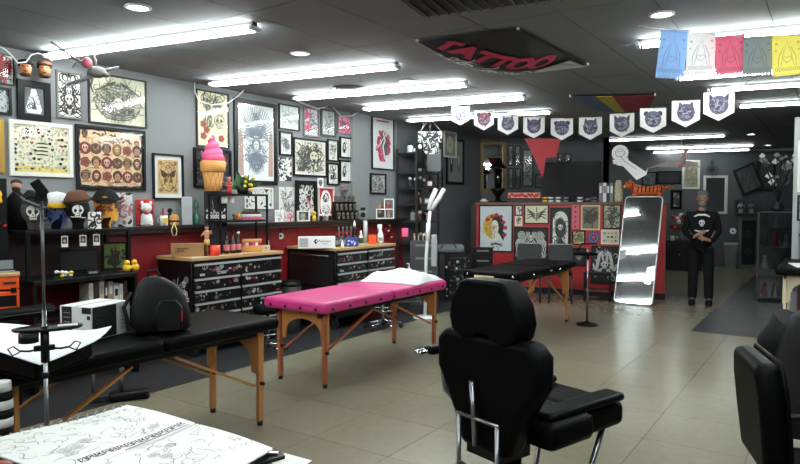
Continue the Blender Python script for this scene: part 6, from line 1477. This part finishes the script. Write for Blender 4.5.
for i, (px, py, w) in enumerate(PN):
    Y = PW * F / w; p = at_y(px, py, Y); tops.append(p)
    t = thing('pennant', 'white five sided pennant printed with %s head on the ceiling string' % anim[i].replace('a ', '', 1), 'pennant', p, -.25 + .06 * ((i * 5) % 3 - 1), 'white animal pennants')
    hh = PW * 1.0; a = Art(PW, hh, None, 0, 0)
    a.col((224, 224, 222)); a.prism([(-PW / 2, hh / 2), (-PW / 2, -hh * .22), (0, -hh / 2), (PW / 2, -hh * .22), (PW / 2, hh / 2)][::1], -.002, .0); a.y0 = -.0022
    d_animal(i)(a, random.Random(i)); a.clip()
    for k, v in enumerate(a.v): a.v[k] = (v[0], v[1], v[2] - hh / 2)
    a.build('cloth', None, t); MB().box(-PW / 2, -.004, -.012, PW / 2, .002, .004).build('hem', CM('hem_white', (206, 206, 200), .8), t)
    if i in (2, 7): t.rotation_euler.x = -.1
st = []
first = on_ceiling(440, 98.5, .005); last = at_y(745, 84, 4.9); end = on_ceiling(830, 30, .005)
for p in [first] + tops + [last, end]: st.append(Vector(p) + Vector((0, .004, .002)))
cord('pennant_string', 'thin dark string carrying the white animal pennants', st, .003, SM, 'string')
# coloured cut paper banners
PB = [(675, 31, 75, (120, 160, 214), 'blue'), (702, 33.5, 71.5, (226, 226, 226), 'white'), (730, 36, 73, (214, 84, 116), 'pink'), (758, 37, 73, (112, 120, 122), 'grey'), (787, 35.5, 73, (222, 206, 84), 'yellow')]
tp = []
for i, (px, y0, y1, c, nm) in enumerate(PB):
    Y = 4.75 - .09 * i; p = at_y(px, y0, Y); s = Y / F; w, h = 26 * s, (y1 - y0) * s; tp.append(p)
    t = thing('paper_banner', nm + ' cut paper banner with a heart hanging from the ceiling string', 'banner', p, face_cam(p) * .5 - .1, 'cut paper banners'); t.rotation_euler.y = (.1, 0.03, -.04, 0.0, -.03)[i]
    dk_ = tuple(int(q * .74) for q in c)
    a = Art(w, h, c, .002, 0); a.heart(0, -h * .12, w * .17, c, dk_); a.line([(-w * .22, -h * .3), (-w * .14, 0), (0, h * .38), (w * .14, 0), (w * .22, -h * .3)], w * .025, dk_); a.line([(-w * .3, -h * .32), (-w * .28, -h * .05), (-w * .12, h * .2)], w * .03, dk_); a.line([(w * .3, -h * .32), (w * .28, -h * .05), (w * .12, h * .2)], w * .03, dk_)
    for s_ in (-1, 1): a.star(s_ * w * .36, h * .3, w * .07, dk_); a.star(s_ * w * .38, h * .12, w * .05, dk_)
    for k in range(7): a.ring(-w * .36 + k * w * .12, -h * .38, w * .04, h * .045, w * .025, dk_, 8)
    for k in range(9): a.col(c); y_ = 0; a.box(-w / 2 + k * w / 9 + .001, -.002, -h / 2 - h * .05, -w / 2 + (k + 1) * w / 9 - .002, 0, -h / 2)
    for k, v in enumerate(a.v): a.v[k] = (v[0], v[1], v[2] - h / 2)
    a.build('sheet', None, t); MB().box(-w / 2, -.003, -.01, w / 2, .001, .006).build('fold', CM('fold_' + nm, c, .8), t)
cord('banner_string', 'white string holding the cut paper banners', [on_ceiling(638, 26, .004)] + [p + Vector((0, .003, .004)) for p in tp] + [at_y(840, 34, 4.2)], .003, WHITE, 'string')
# sagging tattoo cloth under the ceiling
A_, B_, D_ = on_ceiling(417, 38), on_ceiling(518, 26), on_ceiling(588, 62); C_ = A_ + D_ - B_
t = thing('ceiling_banner', 'sagging black cloth banner lettered TATTOO in red, pinned to the ceiling', 'banner', (0, 0, 0))
def cl(s, r): # s along A->B, r along A->C
    p = A_ + (B_ - A_) * s + (C_ - A_) * r; sag = .03 + .10 * sin(pi * min(max(s, 0), 1)) * sin(pi * min(max(r, 0), 1)) + .05 * (1 - s) * sin(pi * r)
    return Vector((p.x, p.y, ZC - sag))
N = 14; m = MB(); m.col((30, 32, 34)); b = m.vs([cl(i / N, j / N) for i in range(N + 1) for j in range(N + 1)])
for i in range(N):
    for j in range(N): k = b + i * (N + 1) + j; m.face((k, k + 1, k + N + 2, k + N + 1), True)
m.build('cloth', None, t)
e1 = D_ - A_; L1 = math.hypot(e1.x, e1.y); ex = Vector((e1.x, e1.y, 0)) / L1; ey = Vector((ex.y, -ex.x, 0))   # ey towards B (nearer the camera)
ab = (B_ - A_); ac = (C_ - A_); det = ab.x * ac.y - ab.y * ac.x
def on_cloth(x, y):
    q = ex * x + ey * y; s = (q.x * ac.y - q.y * ac.x) / det; r = (ab.x * q.y - ab.y * q.x) / det
    s = min(max(s, .01), .99); r = min(max(r, .01), .99); v = cl(s, r); return Vector((v.x, v.y, v.z - .004))
a = Art(L1, .9, None, 0, 0)
v, f = text_shapes('TATTOO', .30, .95, .016); a.col((190, 50, 84)); bb = a.vs([(x + L1 * .38, a.lay(), z + .13) for x, z in v]); [a.face([bb + i for i in q], False) for q in f]
g = random.Random(3)
for _ in range(40): a.curl(g.uniform(.1, .7) * L1, g.uniform(-.42, -.06), .12, g, .02, (206, 206, 206))
for k in range(3): a.skull(L1 * (.3 + .14 * k), -.16, .11, (200, 200, 200))
a.shape([(L1 * .66, -.02), (L1 * .8, .16), (L1 * .98, .02), (L1 * .78, -.2)], (176, 178, 178))
for k in range(7): a.line([(L1 * (.7 + .012 * k), -.02 + .022 * k), (L1 * (.83 + .02 * k), -.1 + .03 * k)], .012, (60, 60, 62))
a.v = [tuple(on_cloth(p[0], p[2]) + Vector((0, 0, (p[1] + .0005) * 6))) for p in a.v]
a.build('print', None, t)
for p in (A_, B_, D_, C_): MB().ball((p.x, p.y, ZC - .018), .013, 8, 6).build('pin', WHITE, t)
m = MB().tube([cl(0, r / 14) - Vector((0, 0, .001)) for r in range(15)] + [cl(s / 14, 1) - Vector((0, 0, .001)) for s in range(1, 15)], .007, 6); m.build('hem', CM('hem_grey', (150, 150, 148), .8), t)
# striped flag laid flat on the ceiling
t = thing('striped_flag', 'blue yellow and red striped flag pinned flat under the ceiling', 'flag', (0, 0, 0))
q1, q2, q3, q4 = [on_ceiling(*c, .03) for c in ((570, 97), (655, 95.5), (648, 112), (602, 112))]
for k, (f0, f1, c) in enumerate(((0, .3, (84, 104, 140)), (.3, .5, (196, 178, 70)), (.5, 1, (150, 40, 60)))):
    m = MB(); pts = [q1.lerp(q2, f0), q1.lerp(q2, f1), q4.lerp(q3, f1), q4.lerp(q3, f0)]; m.prismz([(p.x, p.y) for p in pts][::-1], ZC - .032, ZC - .026); m.build('stripe', CM('stripe_%d' % k, c, .8), t)
for p in (q1, q2, q3, q4): MB().cyl((p.x, p.y, ZC - .036), (p.x, p.y, ZC - .0005), .008, n=6).build('pin', WHITE, t)
# red pennant, white key ornament, pink flying bird
it = Item('red_pennant', 'large red triangular pennant hanging over the counter', 'pennant', at_y(543, 138, 10.6))
m = Art(36 * it.s, 40 * it.s, None, 0, 0); s = it.s; m.col((158, 24, 38)); m.prism([(-18 * s, 0), (17 * s, -1 * s), (13 * s, -19 * s), (3 * s, -20 * s), (0, -40 * s), (-7 * s, -22 * s)][::-1], -.003, 0); g = random.Random(4)
for _ in range(24): m.curl(g.uniform(-9, 11) * s, g.uniform(-15, -4) * s, 3 * s, g, .5 * s, (214, 150, 90))
m.build('cloth', None, it.t); it.tube('pole', [(-18.5, 0, .3), (18, 0, -.5)], .6, SM); it.tube('cord', [(-12, 0, .5), (0, 0, (ZC - it.p.z) / it.s - .2)], .3, SM); it.tube('cord', [(12, 0, 0), (0, 0, (ZC - it.p.z) / it.s - .2)], .3, SM)
it = Item('key_ornament', 'white skeleton key shaped ornament with drawn face hanging over the counter', 'ornament', at_y(620, 153, 10.2)); m = it.m()
m.prism([(8 * cos(q), 8 * sin(q) * 1.0) for q in [2 * pi * k / 18 for k in range(18)]][::-1], -1, 1); it.add('disc', m, WHITE)
m = it.m(); m.prism([(-4, -7), (5, -4), (9, -8), (24, -19), (26, -16), (25, -22), (16, -27), (3, -13), (-3, -12)][::-1], -.9, .9); it.add('stem', m, WHITE)
it.m().prism([(-7, -7), (8, -5), (7, -9), (-6, -11)][::-1], -1.6, 1.6).build('collar', WHITE, it.t)
it.art('line_art', 40, 40, -1.7, -8, None, lambda a, g: (a.ring(-a.w * .0, a.h * .2, a.w * .11, a.h * .1, a.w * .012, GREYI), a.line([(0, a.h * .12), (a.w * .12, -a.h * .02), (a.w * .4, -a.h * .22)], a.w * .014, GREYI), a.line([(-a.w * .08, a.h * .22), (a.w * .06, a.h * .24)], a.w * .014, GREYI)))
it.tube('string', [(0, 0, 8), (0, 0, (ZC - it.p.z) / it.s - .2)], .2, WHITE)
it = Item('flying_bird', 'pinkish papier mache bird with spread wings hung from the ceiling', 'hanging ornament', at_y(681, 166, 12.2)); BP_ = CM('dusty_pink', (226, 176, 186), .7)
m = it.m(); m.tube([(-1, 0, -2), (0, 0, 2), (2, -1, 8), (4, -2, 14)], [2.4, 3.2, 2.4, 1.6], 10); it.add('body', m, BP_); it.ball('head', (4.2, -2.4, 15), (2.2, 2.4, 2.2), BP_)
for s in (-1, 1):
    L_ = 32 if s < 0 else 18
    m = it.m(); pts = [(0, 0, 3), (s * L_ * .4, 1, 5), (s * L_, 2, -2), (s * L_ * .7, 1, 0), (s * L_ * .4, 1, -.5), (s * 3, 0, -1)]; m.poly(pts); m.poly([(x, y + .5, z - .2) for x, y, z in pts[::-1]]); it.add('wing', m, CM('pale_wing', (214, 204, 202), .7)); it.tube('wing_bone', pts[:3], .6, BP_)
it.tube('string', [(0, 0, 3), (0, 0, (ZC - it.p.z) / it.s - .2)], .2, WHITE)
# mask heads, branch creature, cords along the left wall
for k, (px, py, lab) in enumerate(((25.5, 68, 'tan mask head with black hat high on the wall, by the white sheet'), (44.5, 69.5, 'tan mask head with brown cap high on the wall, by the branch creature'))):
    it = Item('mask_head', lab, 'mask', WB(px, .12, WALL.hit(px, py, .12)[1], py)); it.ball('face', (0, 0, 0), (5.6, 5.5, 7), CM('mask_tan', (196, 128, 84), .5)); it.ball('hair', (0, 1.5, 3), (6.6, 6, 5), CM('dark_hair', (0, 0, 0))); it.ball('nose', (0, -5.4, -.5), (1, 1.3, 1.6), MATS['mask_tan']); it.ball('mouth', (0, -4.6, -3.6), (2, .8, .6), BRN)
    for s in (-1, 1): it.ball('eye', (s * 2.1, -4.8, 1.2), (.9, .6, .6), BLKP)
    it.lathe('hat', [(6.6, 3.4), (6.9, 4.4), (6.2, 7), (2, 8.6)], BLKF if k == 0 else BRN, 14); it.lathe('ruff', [(4, -8), (5.4, -6.4), (4, -5)], BRN, 12)
it = Item('branch_creature', 'grey papier creature of twigs with a pink patch hung under the ceiling', 'hanging ornament', WB(95, .75, WALL.hit(95, 72, .75)[1], 72)); TW = CM('grey_twig', (88, 86, 86), .8, bump=.3)
it.m().ball((2, 0, 0), (9, 6, 6), 12, 8).build('body', TW, it.t); it.ball('patch', (-7, -2, 8), (5, 4, 5.5), CM('pink_patch', (150, 70, 86), .7)); it.ball('snout', (10, -2, -2), (4, 3, 3), TW)
for pts, r in (([(0, 0, 2), (-12, 0, 8), (-24, 1, 16), (-38, 2, 26)], (2.2, 1.7, 1.2, .6)), ([(2, 0, -2), (-10, 0, -8), (-20, 0, -12), (-25, 0, -15)], (2.4, 2, 1.6, 1.2)), ([(4, 0, 0), (14, -1, 4), (22, -1, 7)], (2, 1.6, 1)), ([(-6, 0, 4), (-16, -2, 8), (-20, -2, 2)], (1.4, 1, .5)), ([(-14, 0, 10), (-18, 3, 20)], (1, .4)), ([(0, 0, 4), (1, 0, 12), (-1, 0, 15)], (1.6, 1.2, .8)), ([(-2, 0, -4), (-4, 0, -14), (-2, 0, -20)], (1.6, 1, .6))): it.tube('limb', pts, r, TW)
it.tube('string', [(0, 0, 5), (0, 0, (ZC - it.p.z) / it.s - .2)], .2, WHITE)
def wall_cord(label, pix, off):
    pts = []
    for px, py in pix: u, z = WALL.hit(px, py, off); pts.append(WALL.pt(u, off, z))
    cord('power_cable', label, pts, .006, WHITE)
wall_cord('white cable looping over the mask heads', [(-5, 44), (6, 50), (13, 57), (18, 63), (26, 62), (31, 55), (38, 53), (46, 56), (52, 61)], .3)
wall_cord('white cable draped over the skull and roses poster', [(194.5, 82), (195, 92), (199, 101), (212, 105), (228, 103), (238, 96), (244, 90)], .15)
wall_cord('white cable hanging above the pink washed drawing', [(293, 97), (297, 101), (305, 104), (318, 109), (325, 107), (331, 105), (341, 116), (352, 116), (363, 109)], .12)
# ================================================================== NEAR LEFT: BLACK TABLE AND FOREGROUND
ZT = .762
p0, pl, pr = at_z(92, 341, ZT), at_z(60, 332, ZT), at_z(129, 337, ZT)
it = Item('carton', 'white carton with black printed panels on the black table', 'box', p0, None, R(70)); wr = 44 ; wl_ = 40; H_ = 34
s = it.s; it.t.location.z = ZT
# local x to the right face, local y into the left-rear
ang = math.atan2((pr - p0).y, (pr - p0).x); cw_ = .3 / s; cl_ = .24 / s; it.box('box', (0, 0, .05, cw_, cl_, H_), WHITE, .2)
it.art('front_print', cw_ - .5, 33, -.05, H_ / 2, None, lambda a, g: (a.rect(-a.w * .49, -a.h * .49, a.w * .12, a.h * .49, (18, 18, 20)), [a.line([(-a.w * .42, a.h * (.34 - .12 * k)), (a.w * (-.1 - .07 * (k % 3)), a.h * (.34 - .12 * k))], a.h * .012, (70, 70, 72)) for k in range(6)], a.rect(a.w * .2, -a.h * .4, a.w * .42, a.h * .4, (206, 208, 208)), [a.line([(a.w * .24, a.h * (.3 - .12 * k)), (a.w * .38, a.h * (.3 - .12 * k))], a.h * .03, (130, 132, 132)) for k in range(6)]), x=cw_ / 2)
a = Art(cl_ * s, 33 * s, None, 0, 0); a.rect(a.w * .12, -a.h * .49, a.w * .44, a.h * .49, (18, 18, 20)); a.rect(-a.w * .49, -a.h * .0 + a.h * .3, -a.w * .2, a.h * .49, (18, 18, 20)); a.rect(-a.w * .46, a.h * .12, -a.w * .36, a.h * .24, (18, 18, 20))
for k in range(3): a.line([(a.w * .18, a.h * (.3 - .14 * k)), (a.w * .38, a.h * (.3 - .14 * k))], a.h * .03, (150, 150, 150))
a.v = [(v[1] - .001, -v[0] * 1 + cl_ / 2 * s, v[2] + H_ / 2 * s) for v in a.v]
a.v = [(v[0], cl_ * s - v[1], v[2]) for v in a.v]
a.f = [tuple(reversed(q)) for q in a.f]; a.build('side_print', None, it.t)
it.box('tape', (0.2, cl_ / 2 - 1.5, H_ + .02, cw_ - .2, cl_ / 2 + 1.5, H_ + .1), CM('clear_tape', (206, 206, 202), .25))
# backpack
it = Item('backpack', 'bulging black backpack with a red tag on the black table', 'backpack', at_z(168, 333, ZT) + wy * .1); it.t.location.z = ZT + .001
BP2 = CM('backpack_black', (10, 10, 12), .65, bump=.2, bscale=120, spec=.3)
m = it.m(); N = 20
def bring(z, rx, ry, cx=0): return [(cx + rx * (abs(cos(2 * pi * k / N)) ** .7) * (1 if cos(2 * pi * k / N) >= 0 else -1), ry * (abs(sin(2 * pi * k / N)) ** .7) * (1 if sin(2 * pi * k / N) >= 0 else -1), z) for k in range(N)]
m.rings([bring(0.05, 25, 15, 2), bring(4, 29, 18, 2), bring(18, 28, 18, 3), bring(34, 25, 16, 2), bring(46, 19, 13, 0), bring(53, 11, 8, -3), bring(56, 4, 3, -4)]); it.add('body', m, BP2)
m = it.m(); m.rings([[(10 + x * 13 * r, -16 - y * 5, 4 + zz) for x, zz in ((-1, 0), (1, 0), (1, 22), (.6, 29), (-.6, 29), (-1, 22))] for r, y in ((1, 0), (.95, 1), (.8, 1.3))]); it.add('front_pocket', m, BP2)
it.tube('handle', [(-9, 0, 54), (-8, -1, 61), (0, -1, 62), (3, 0, 54)], 1.1, BP2); it.tube('zip', [(-21, -10, 20), (-20, -9, 38), (-11, -8, 50), (4, -8, 50), (16, -10, 38), (20, -14, 22)], .5, CM('zip_grey', (60, 60, 64), .4))
it.tube('shoulder_strap', [(-24, 0, 40), (-31, -4, 26), (-27, -8, 8), (-20, -14, 2)], 1.9, BP2); it.box('red_tag', (20, -21.5, 12, 23, -20.5, 22), REDP, .2)
# black cap resting behind the bag, bolster, white sheet
p = at_z(22, 319, ZT); it = Item('bolster', 'black padded bolster lying on the black table edge', 'cushion', p + wy * .02, None, WA); it.t.location.z = ZT + .001
m = it.m(); m.rings([[(x, 13 * r * cos(2 * pi * k / 14), 6 + 6 * r * sin(2 * pi * k / 14)) for k in range(14)] for x, r in ((-36, .4), (-34, .9), (-28, 1), (24, 1), (30, .9), (33, .4))]); it.add('pad', m, VINYL); it.tube('seam', [(-30, -13, 6), (0, -13.2, 6), (27, -13, 6)], .4, SM)
ZS = ZT + .1
pts = [at_z(112, 331, ZS + .03), at_z(40, 366, ZS), at_z(-30, 350, ZS), at_z(-20, 326, ZS)]
q_ = [p.lerp(sum(pts, Vector()) / 4, .22) for p in pts]; o_ = thing('arm_pad', 'black arm pad beneath the white paper sheet on the black table', 'pad', (0, 0, 0)); MB().prismz([(p.x, p.y) for p in q_], ZT + .002, ZS - .004).build('pad', VINYL, o_, bevel=.02); MB().prismz([(p.x, p.y) for p in q_], ZT + .0005, ZT + .0018).build('underside', BLKP, o_)
m = MB(); N = 10; gr = []
for i in range(N + 1):
    for j in range(N + 1):
        a_, b_ = i / N, j / N; p = (pts[0] * (1 - a_) + pts[1] * a_) * (1 - b_) + (pts[3] * (1 - a_) + pts[2] * a_) * b_
        gr.append((p.x, p.y, ZS + .004 + .012 * (1 + sin(6 * a_ + 3 * b_)) * (.3 + b_) + .05 * max(0, 1 - 3 * math.hypot(a_, b_)) ** 2))
b = m.vs(gr); b2 = m.vs([(x, y, z - .003) for x, y, z in gr])
for i in range(N):
    for j in range(N):
        k = b + i * (N + 1) + j; m.face((k, k + N + 1, k + N + 2, k + 1), True); k = b2 + i * (N + 1) + j; m.face((k, k + 1, k + N + 2, k + N + 1), True)
tag(m.build('paper_sheet', CM('drape_white', (222, 224, 226), .75, var=.03)), 'large white paper sheet spread over the corner of the black table', 'paper')
# equipment stand with tray
SY = 2.62
sp_ = Vector(((42 - 400) / F * SY, SY, 0)); it = Item('equipment_stand', 'slim steel stand with clamps and black tray before the black table', 'stand', sp_)
def zz(py): return (at_y(42, py, SY).z) / it.s
it.m().cyl((0, 0, 3), (0, 0, zz(310)), 2.1).build('lower_pole', STEEL, it.t); it.m().cyl((0, 0, zz(310)), (0, 0, zz(200)), 1.5).build('upper_pole', CM('grey_pole', (110, 112, 114), .35, metal=.8), it.t)
for k in range(3): a = 2 * pi * k / 3 + .5; l = it.tube('foot', [(0, 0, 22), (40 * cos(a), 40 * sin(a), 1.5)], 1.5, BLKP); it.ball('foot_cap', (40 * cos(a), 40 * sin(a), 2), 2, RUBBER, parent=l)
it.m().cyl((0, 0, zz(362)), (0, 0, zz(326)), 4).build('clamp_block', BLKP, it.t); it.m().cyl((0, 0, zz(378)), (0, 0, zz(372)), 3).build('collar', BLKP, it.t); it.box('clamp_lever', (-10, -5, zz(350), 9, 2, zz(345)), BLKP, .8)
tz = zz(331); it.m().rings([[(x0 + 32 * cos(2 * pi * k / 20) * q, 16 * sin(2 * pi * k / 20) * q + 8, tz + h) for k in range(20)] for q, h, x0 in ((.96, 0, 3), (1, 1, 3), (1, 3, 3), (.93, 3, 3), (.9, 1.4, 3))]).build('tray', BLKP, it.t)
it.m().cyl((-14, -6, tz - 9), (-14, -6, tz - .05), 9).build('cup_holder', BLKP, it.t)
for s_ in (-1, 1):
    q = it.tube('hook_arm', [(s_ * 4, -2, zz(348)), (s_ * 14, -4, zz(349)), (s_ * 22, -4, zz(348))], 1.1, BLKP); it.tube('hook', [(s_ * 22, -4, zz(348)), (s_ * 27, -4, zz(343)), (s_ * 32, -4, zz(345)), (s_ * 28, -4, zz(352)), (s_ * 22, -4, zz(349))], .8, BLKP, parent=q)
it.box('phone_clamp', (-6, -2, zz(201), 5, 2, zz(192)), BLKP, .8); m = it.m(); m.T = m.T @ Matrix.Translation((0, 0, zz(190))) @ Matrix.Rotation(-.6, 4, 'Y'); m.box(-5, -3, -6, 5, 2, 11); it.add('clamp_head', m, BLKP, bevel=.006)
it.tube('top_arm', [(0, 0, zz(200)), (-10, 0, zz(196)), (-14, 0, zz(199))], 1.6, BLKP)
it2 = Item('white_card', 'white card lying in the black tray of the stand', 'card', it.p + Matrix.Rotation(face_cam(it.p), 3, 'Z') @ Vector((21 * it.s, 6 * it.s, (tz + 3.1) * it.s))); it2.box('card', (-9, -5, 0, 9, 5, .5), PAPER); it2.box('stripe', (-7, -4, .52, 7, -2.5, .6), CM('card_stripe', (170, 172, 172), .6))
# pedestal base and striped roll under the table
p = at_z(122, 400); it = Item('foot_pedestal', 'black pedestal foot with steel posts under the black table', 'pedestal', p); it.box('foot', (-12, -8, .02, 26, 8, 9), BLKP, 3); it.m().cyl((0, 0, 9), (0, 0, 46), 2.4).build('post', STEEL, it.t); it.m().cyl((-26, 4, 7), (-26, 4, 46), 1.8).build('post', STEEL, it.t); it.box('cross_plate', (-32, -3, .02, -12.5, 8, 7), SM, 1)
p = Vector(((-4 - 400) / F * 2.7, 2.7, 0)); it = Item('striped_bag', 'black and white striped sports bag under the black table edge', 'bag', p); hz_ = at_y(0, 412, 2.7).z / it.s
for k in range(7): it.m().lathe([(9 + 2 * sin(pi * (k + .2) / 7.5), hz_ - 32 + k * 9), (9 + 2 * sin(pi * (k + .9) / 7.5), hz_ - 32 + k * 9 + 8.9)], n=16).build('band', BLKF if k % 2 else WHITE, it.t)
it.lathe('bottom', [(9, .05), (9.5, hz_ - 32.05)], BLKF)
# foreground desk and open portfolio
DZ = .86
def FG(px, py, z=DZ): return at_z(px, py, z)
c0, c1, c2, c3 = FG(-40, 449), FG(127, 405), FG(202, 430), FG(30, 500)
t = thing('side_desk', 'low black side desk under the open portfolio', 'desk', (0, 0, 0))
e_ = [FG(-60, 470, DZ - .03), FG(118, 415, DZ - .03), FG(262, 462, DZ - .03), FG(100, 640, DZ - .03)]; e_[3] = e_[0] + e_[2] - e_[1]
MB().prismz([(p.x, p.y) for p in e_][::-1] if False else [(p.x, p.y) for p in e_], DZ - .045, DZ - .02).build('top', BLKP, t)
ce = sum(e_, Vector()) / 4
for p in e_: q = p.lerp(ce, .15); MB().box(q.x - .02, q.y - .02, 0, q.x + .02, q.y + .02, DZ - .0455).build('leg', BLKP, t)
def page(label, A, B, C, D, zoff, seed, cols=(150, 152, 152), title=None):
    """a sheet with corners A (far left) B (far right) C (near right) D (near left)"""
    t = thing('portfolio_page', label, 'drawing', (A + B + C + D) / 4)
    o = (A + B + C + D) / 4; W_ = (B - A).length; H2 = (A - D).length; N = 12
    a = Art(W_, H2, None, 0, 0); a.y0 = 0; g = random.Random(seed)
    for _ in range(90): a.curl(g.uniform(-.46, .46) * W_, g.uniform(-.3, .44) * H2, .07 * W_, g, .0028, cols)
    for _ in range(5): a.rose(g.uniform(-.4, .4) * W_, g.uniform(-.35, .35) * H2, .045 * W_, (214, 214, 212), cols)
    if title:
        a.line([(-W_ * .46, -H2 * .47), (0, -H2 * .47), (W_ * .46, -H2 * .47)], .005, INK)
        for k in range(15):
            x = -W_ * .3 + k * W_ * .052; q = W_ * .022; hh = q * 1.3; z = -H2 * .40
            a.line([(x - q, z - hh), (x - q + .004, z + hh), (x + q, z + hh), (x + q - (k % 3) * .004, z + hh * .2 * (k % 2)), (x + q, z - hh)], .005, INK, k % 2 == 0); a.line([(x - q * .4, z - hh * .4), (x + q * .3, z + hh * .5)], .004, INK)
    a.clip()
    def mp(x, z, lift):
        s_, r_ = x / W_ + .5, z / H2 + .5; p = (D * (1 - s_) + C * s_) * (1 - r_) + (A * (1 - s_) + B * s_) * r_
        return (p.x - o.x, p.y - o.y, p.z - o.z + .005 * sin(pi * r_) * (.4 + .6 * s_) + .004 * sin(7 * s_) + lift)
    m = MB(); b = m.vs([mp((i / N - .5) * W_, (j / N - .5) * H2, 0) for i in range(N + 1) for j in range(N + 1)])
    for i in range(N):
        for j in range(N): k = b + i * (N + 1) + j; m.face((k, k + N + 1, k + N + 2, k + 1), True)
    b = m.vs([mp((i / N - .5) * W_, (j / N - .5) * H2, -.004) for i in range(N + 1) for j in range(N + 1)])
    for i in range(N):
        for j in range(N): k = b + i * (N + 1) + j; m.face((k, k + 1, k + N + 2, k + N + 1), True)
    m.build('sheet', CM('page_white', (240, 241, 238), .35, var=.03, bump=.12, bscale=9), t)
    a.v = [mp(v[0], v[2], .0006 - v[1] * .3) for v in a.v]
    q = a.build('drawing', None, t); q['kind'] = 'stuff'
z1_ = DZ + .004
A, B, C, D = FG(-30, 446, z1_), FG(127, 405.5, z1_), FG(196, 424, z1_), FG(60, 478, z1_)
page('upper portfolio page of faint sketches with bold lettering at its fold', A, B, C, D, 0, 5, title=True)
A2, B2 = D + Vector((.0, -.004, .0)), C + Vector((.004, -.004, 0)); C2 = FG(273, 449, z1_); D2 = C2 + (A2 - B2) * 1.05
page('lower portfolio page with a sketched dragon hanging over the desk edge', A2, B2, C2, D2, 0, 9)
m = MB()
t = thing('portfolio_binding', 'black binding comb along the open portfolio edge', 'binding', (0, 0, 0))
for k in range(16):
    p = A.lerp(B, .04 + .92 * k / 15); MB().tube([(p.x - .0, p.y + .012 * cos(q), DZ - .002 + .012 * sin(q)) for q in [2 * pi * i / 8 for i in range(8)]], .0025, 5, closed=True).build('ring', CM('ring_grey', (150, 150, 150), .3), t)
MB().bar(A + Vector((0, .02, -.012)), B + Vector((0, .02, -.012)), .035, .006).build('spine', BLKP, t)
t = thing('clipboard', 'black clipboard sticking out beyond the portfolio corner', 'clipboard', (0, 0, 0)); q_ = [FG(240, 456, DZ - .01), FG(276, 450, DZ - .01), FG(285, 456, DZ - .01), FG(205, 480, DZ - .01)]
MB().prismz([(p.x, p.y) for p in q_][::-1], DZ - .018, DZ - .008).build('board', BLKP, t); p = FG(274, 453.5, DZ - .007); MB().box(p.x - .025, p.y - .008, DZ - .0075, p.x + .012, p.y + .008, DZ - .003).build('clip', STEEL, t)
q_ = [FG(270, 466, DZ - .03), FG(285, 457, DZ - .03), FG(312, 464.5, DZ - .03), FG(290, 480, DZ - .03)]
m = MB(); m.prismz([(p.x, p.y) for p in q_][::-1], DZ - .019, DZ - .0185); tag(m.build('loose_sheet', PAPER), 'loose white sheet peeking out past the black clipboard', 'paper')
p = FG(6, 462, DZ + .03); it = Item('armrest_pad', 'rounded dark red padded armrest at the portfolio corner', 'armrest', (p.x - .03, p.y - .03, DZ - .02), None, .9); m = it.m(); m.rings([[(x, 12 * r * cos(2 * pi * k / 14), 13 + 10 * r * sin(2 * pi * k / 14)) for k in range(14)] for x, r in ((-60, .6), (-58, 1), (10, 1), (18, .85), (23, .5))]); it.add('pad', m, CM('dark_red_vinyl', (146, 70, 66), .4)); it.m().box(-58, -6, -200, -50, 6, 4).build('arm_post', BLKP, it.t)
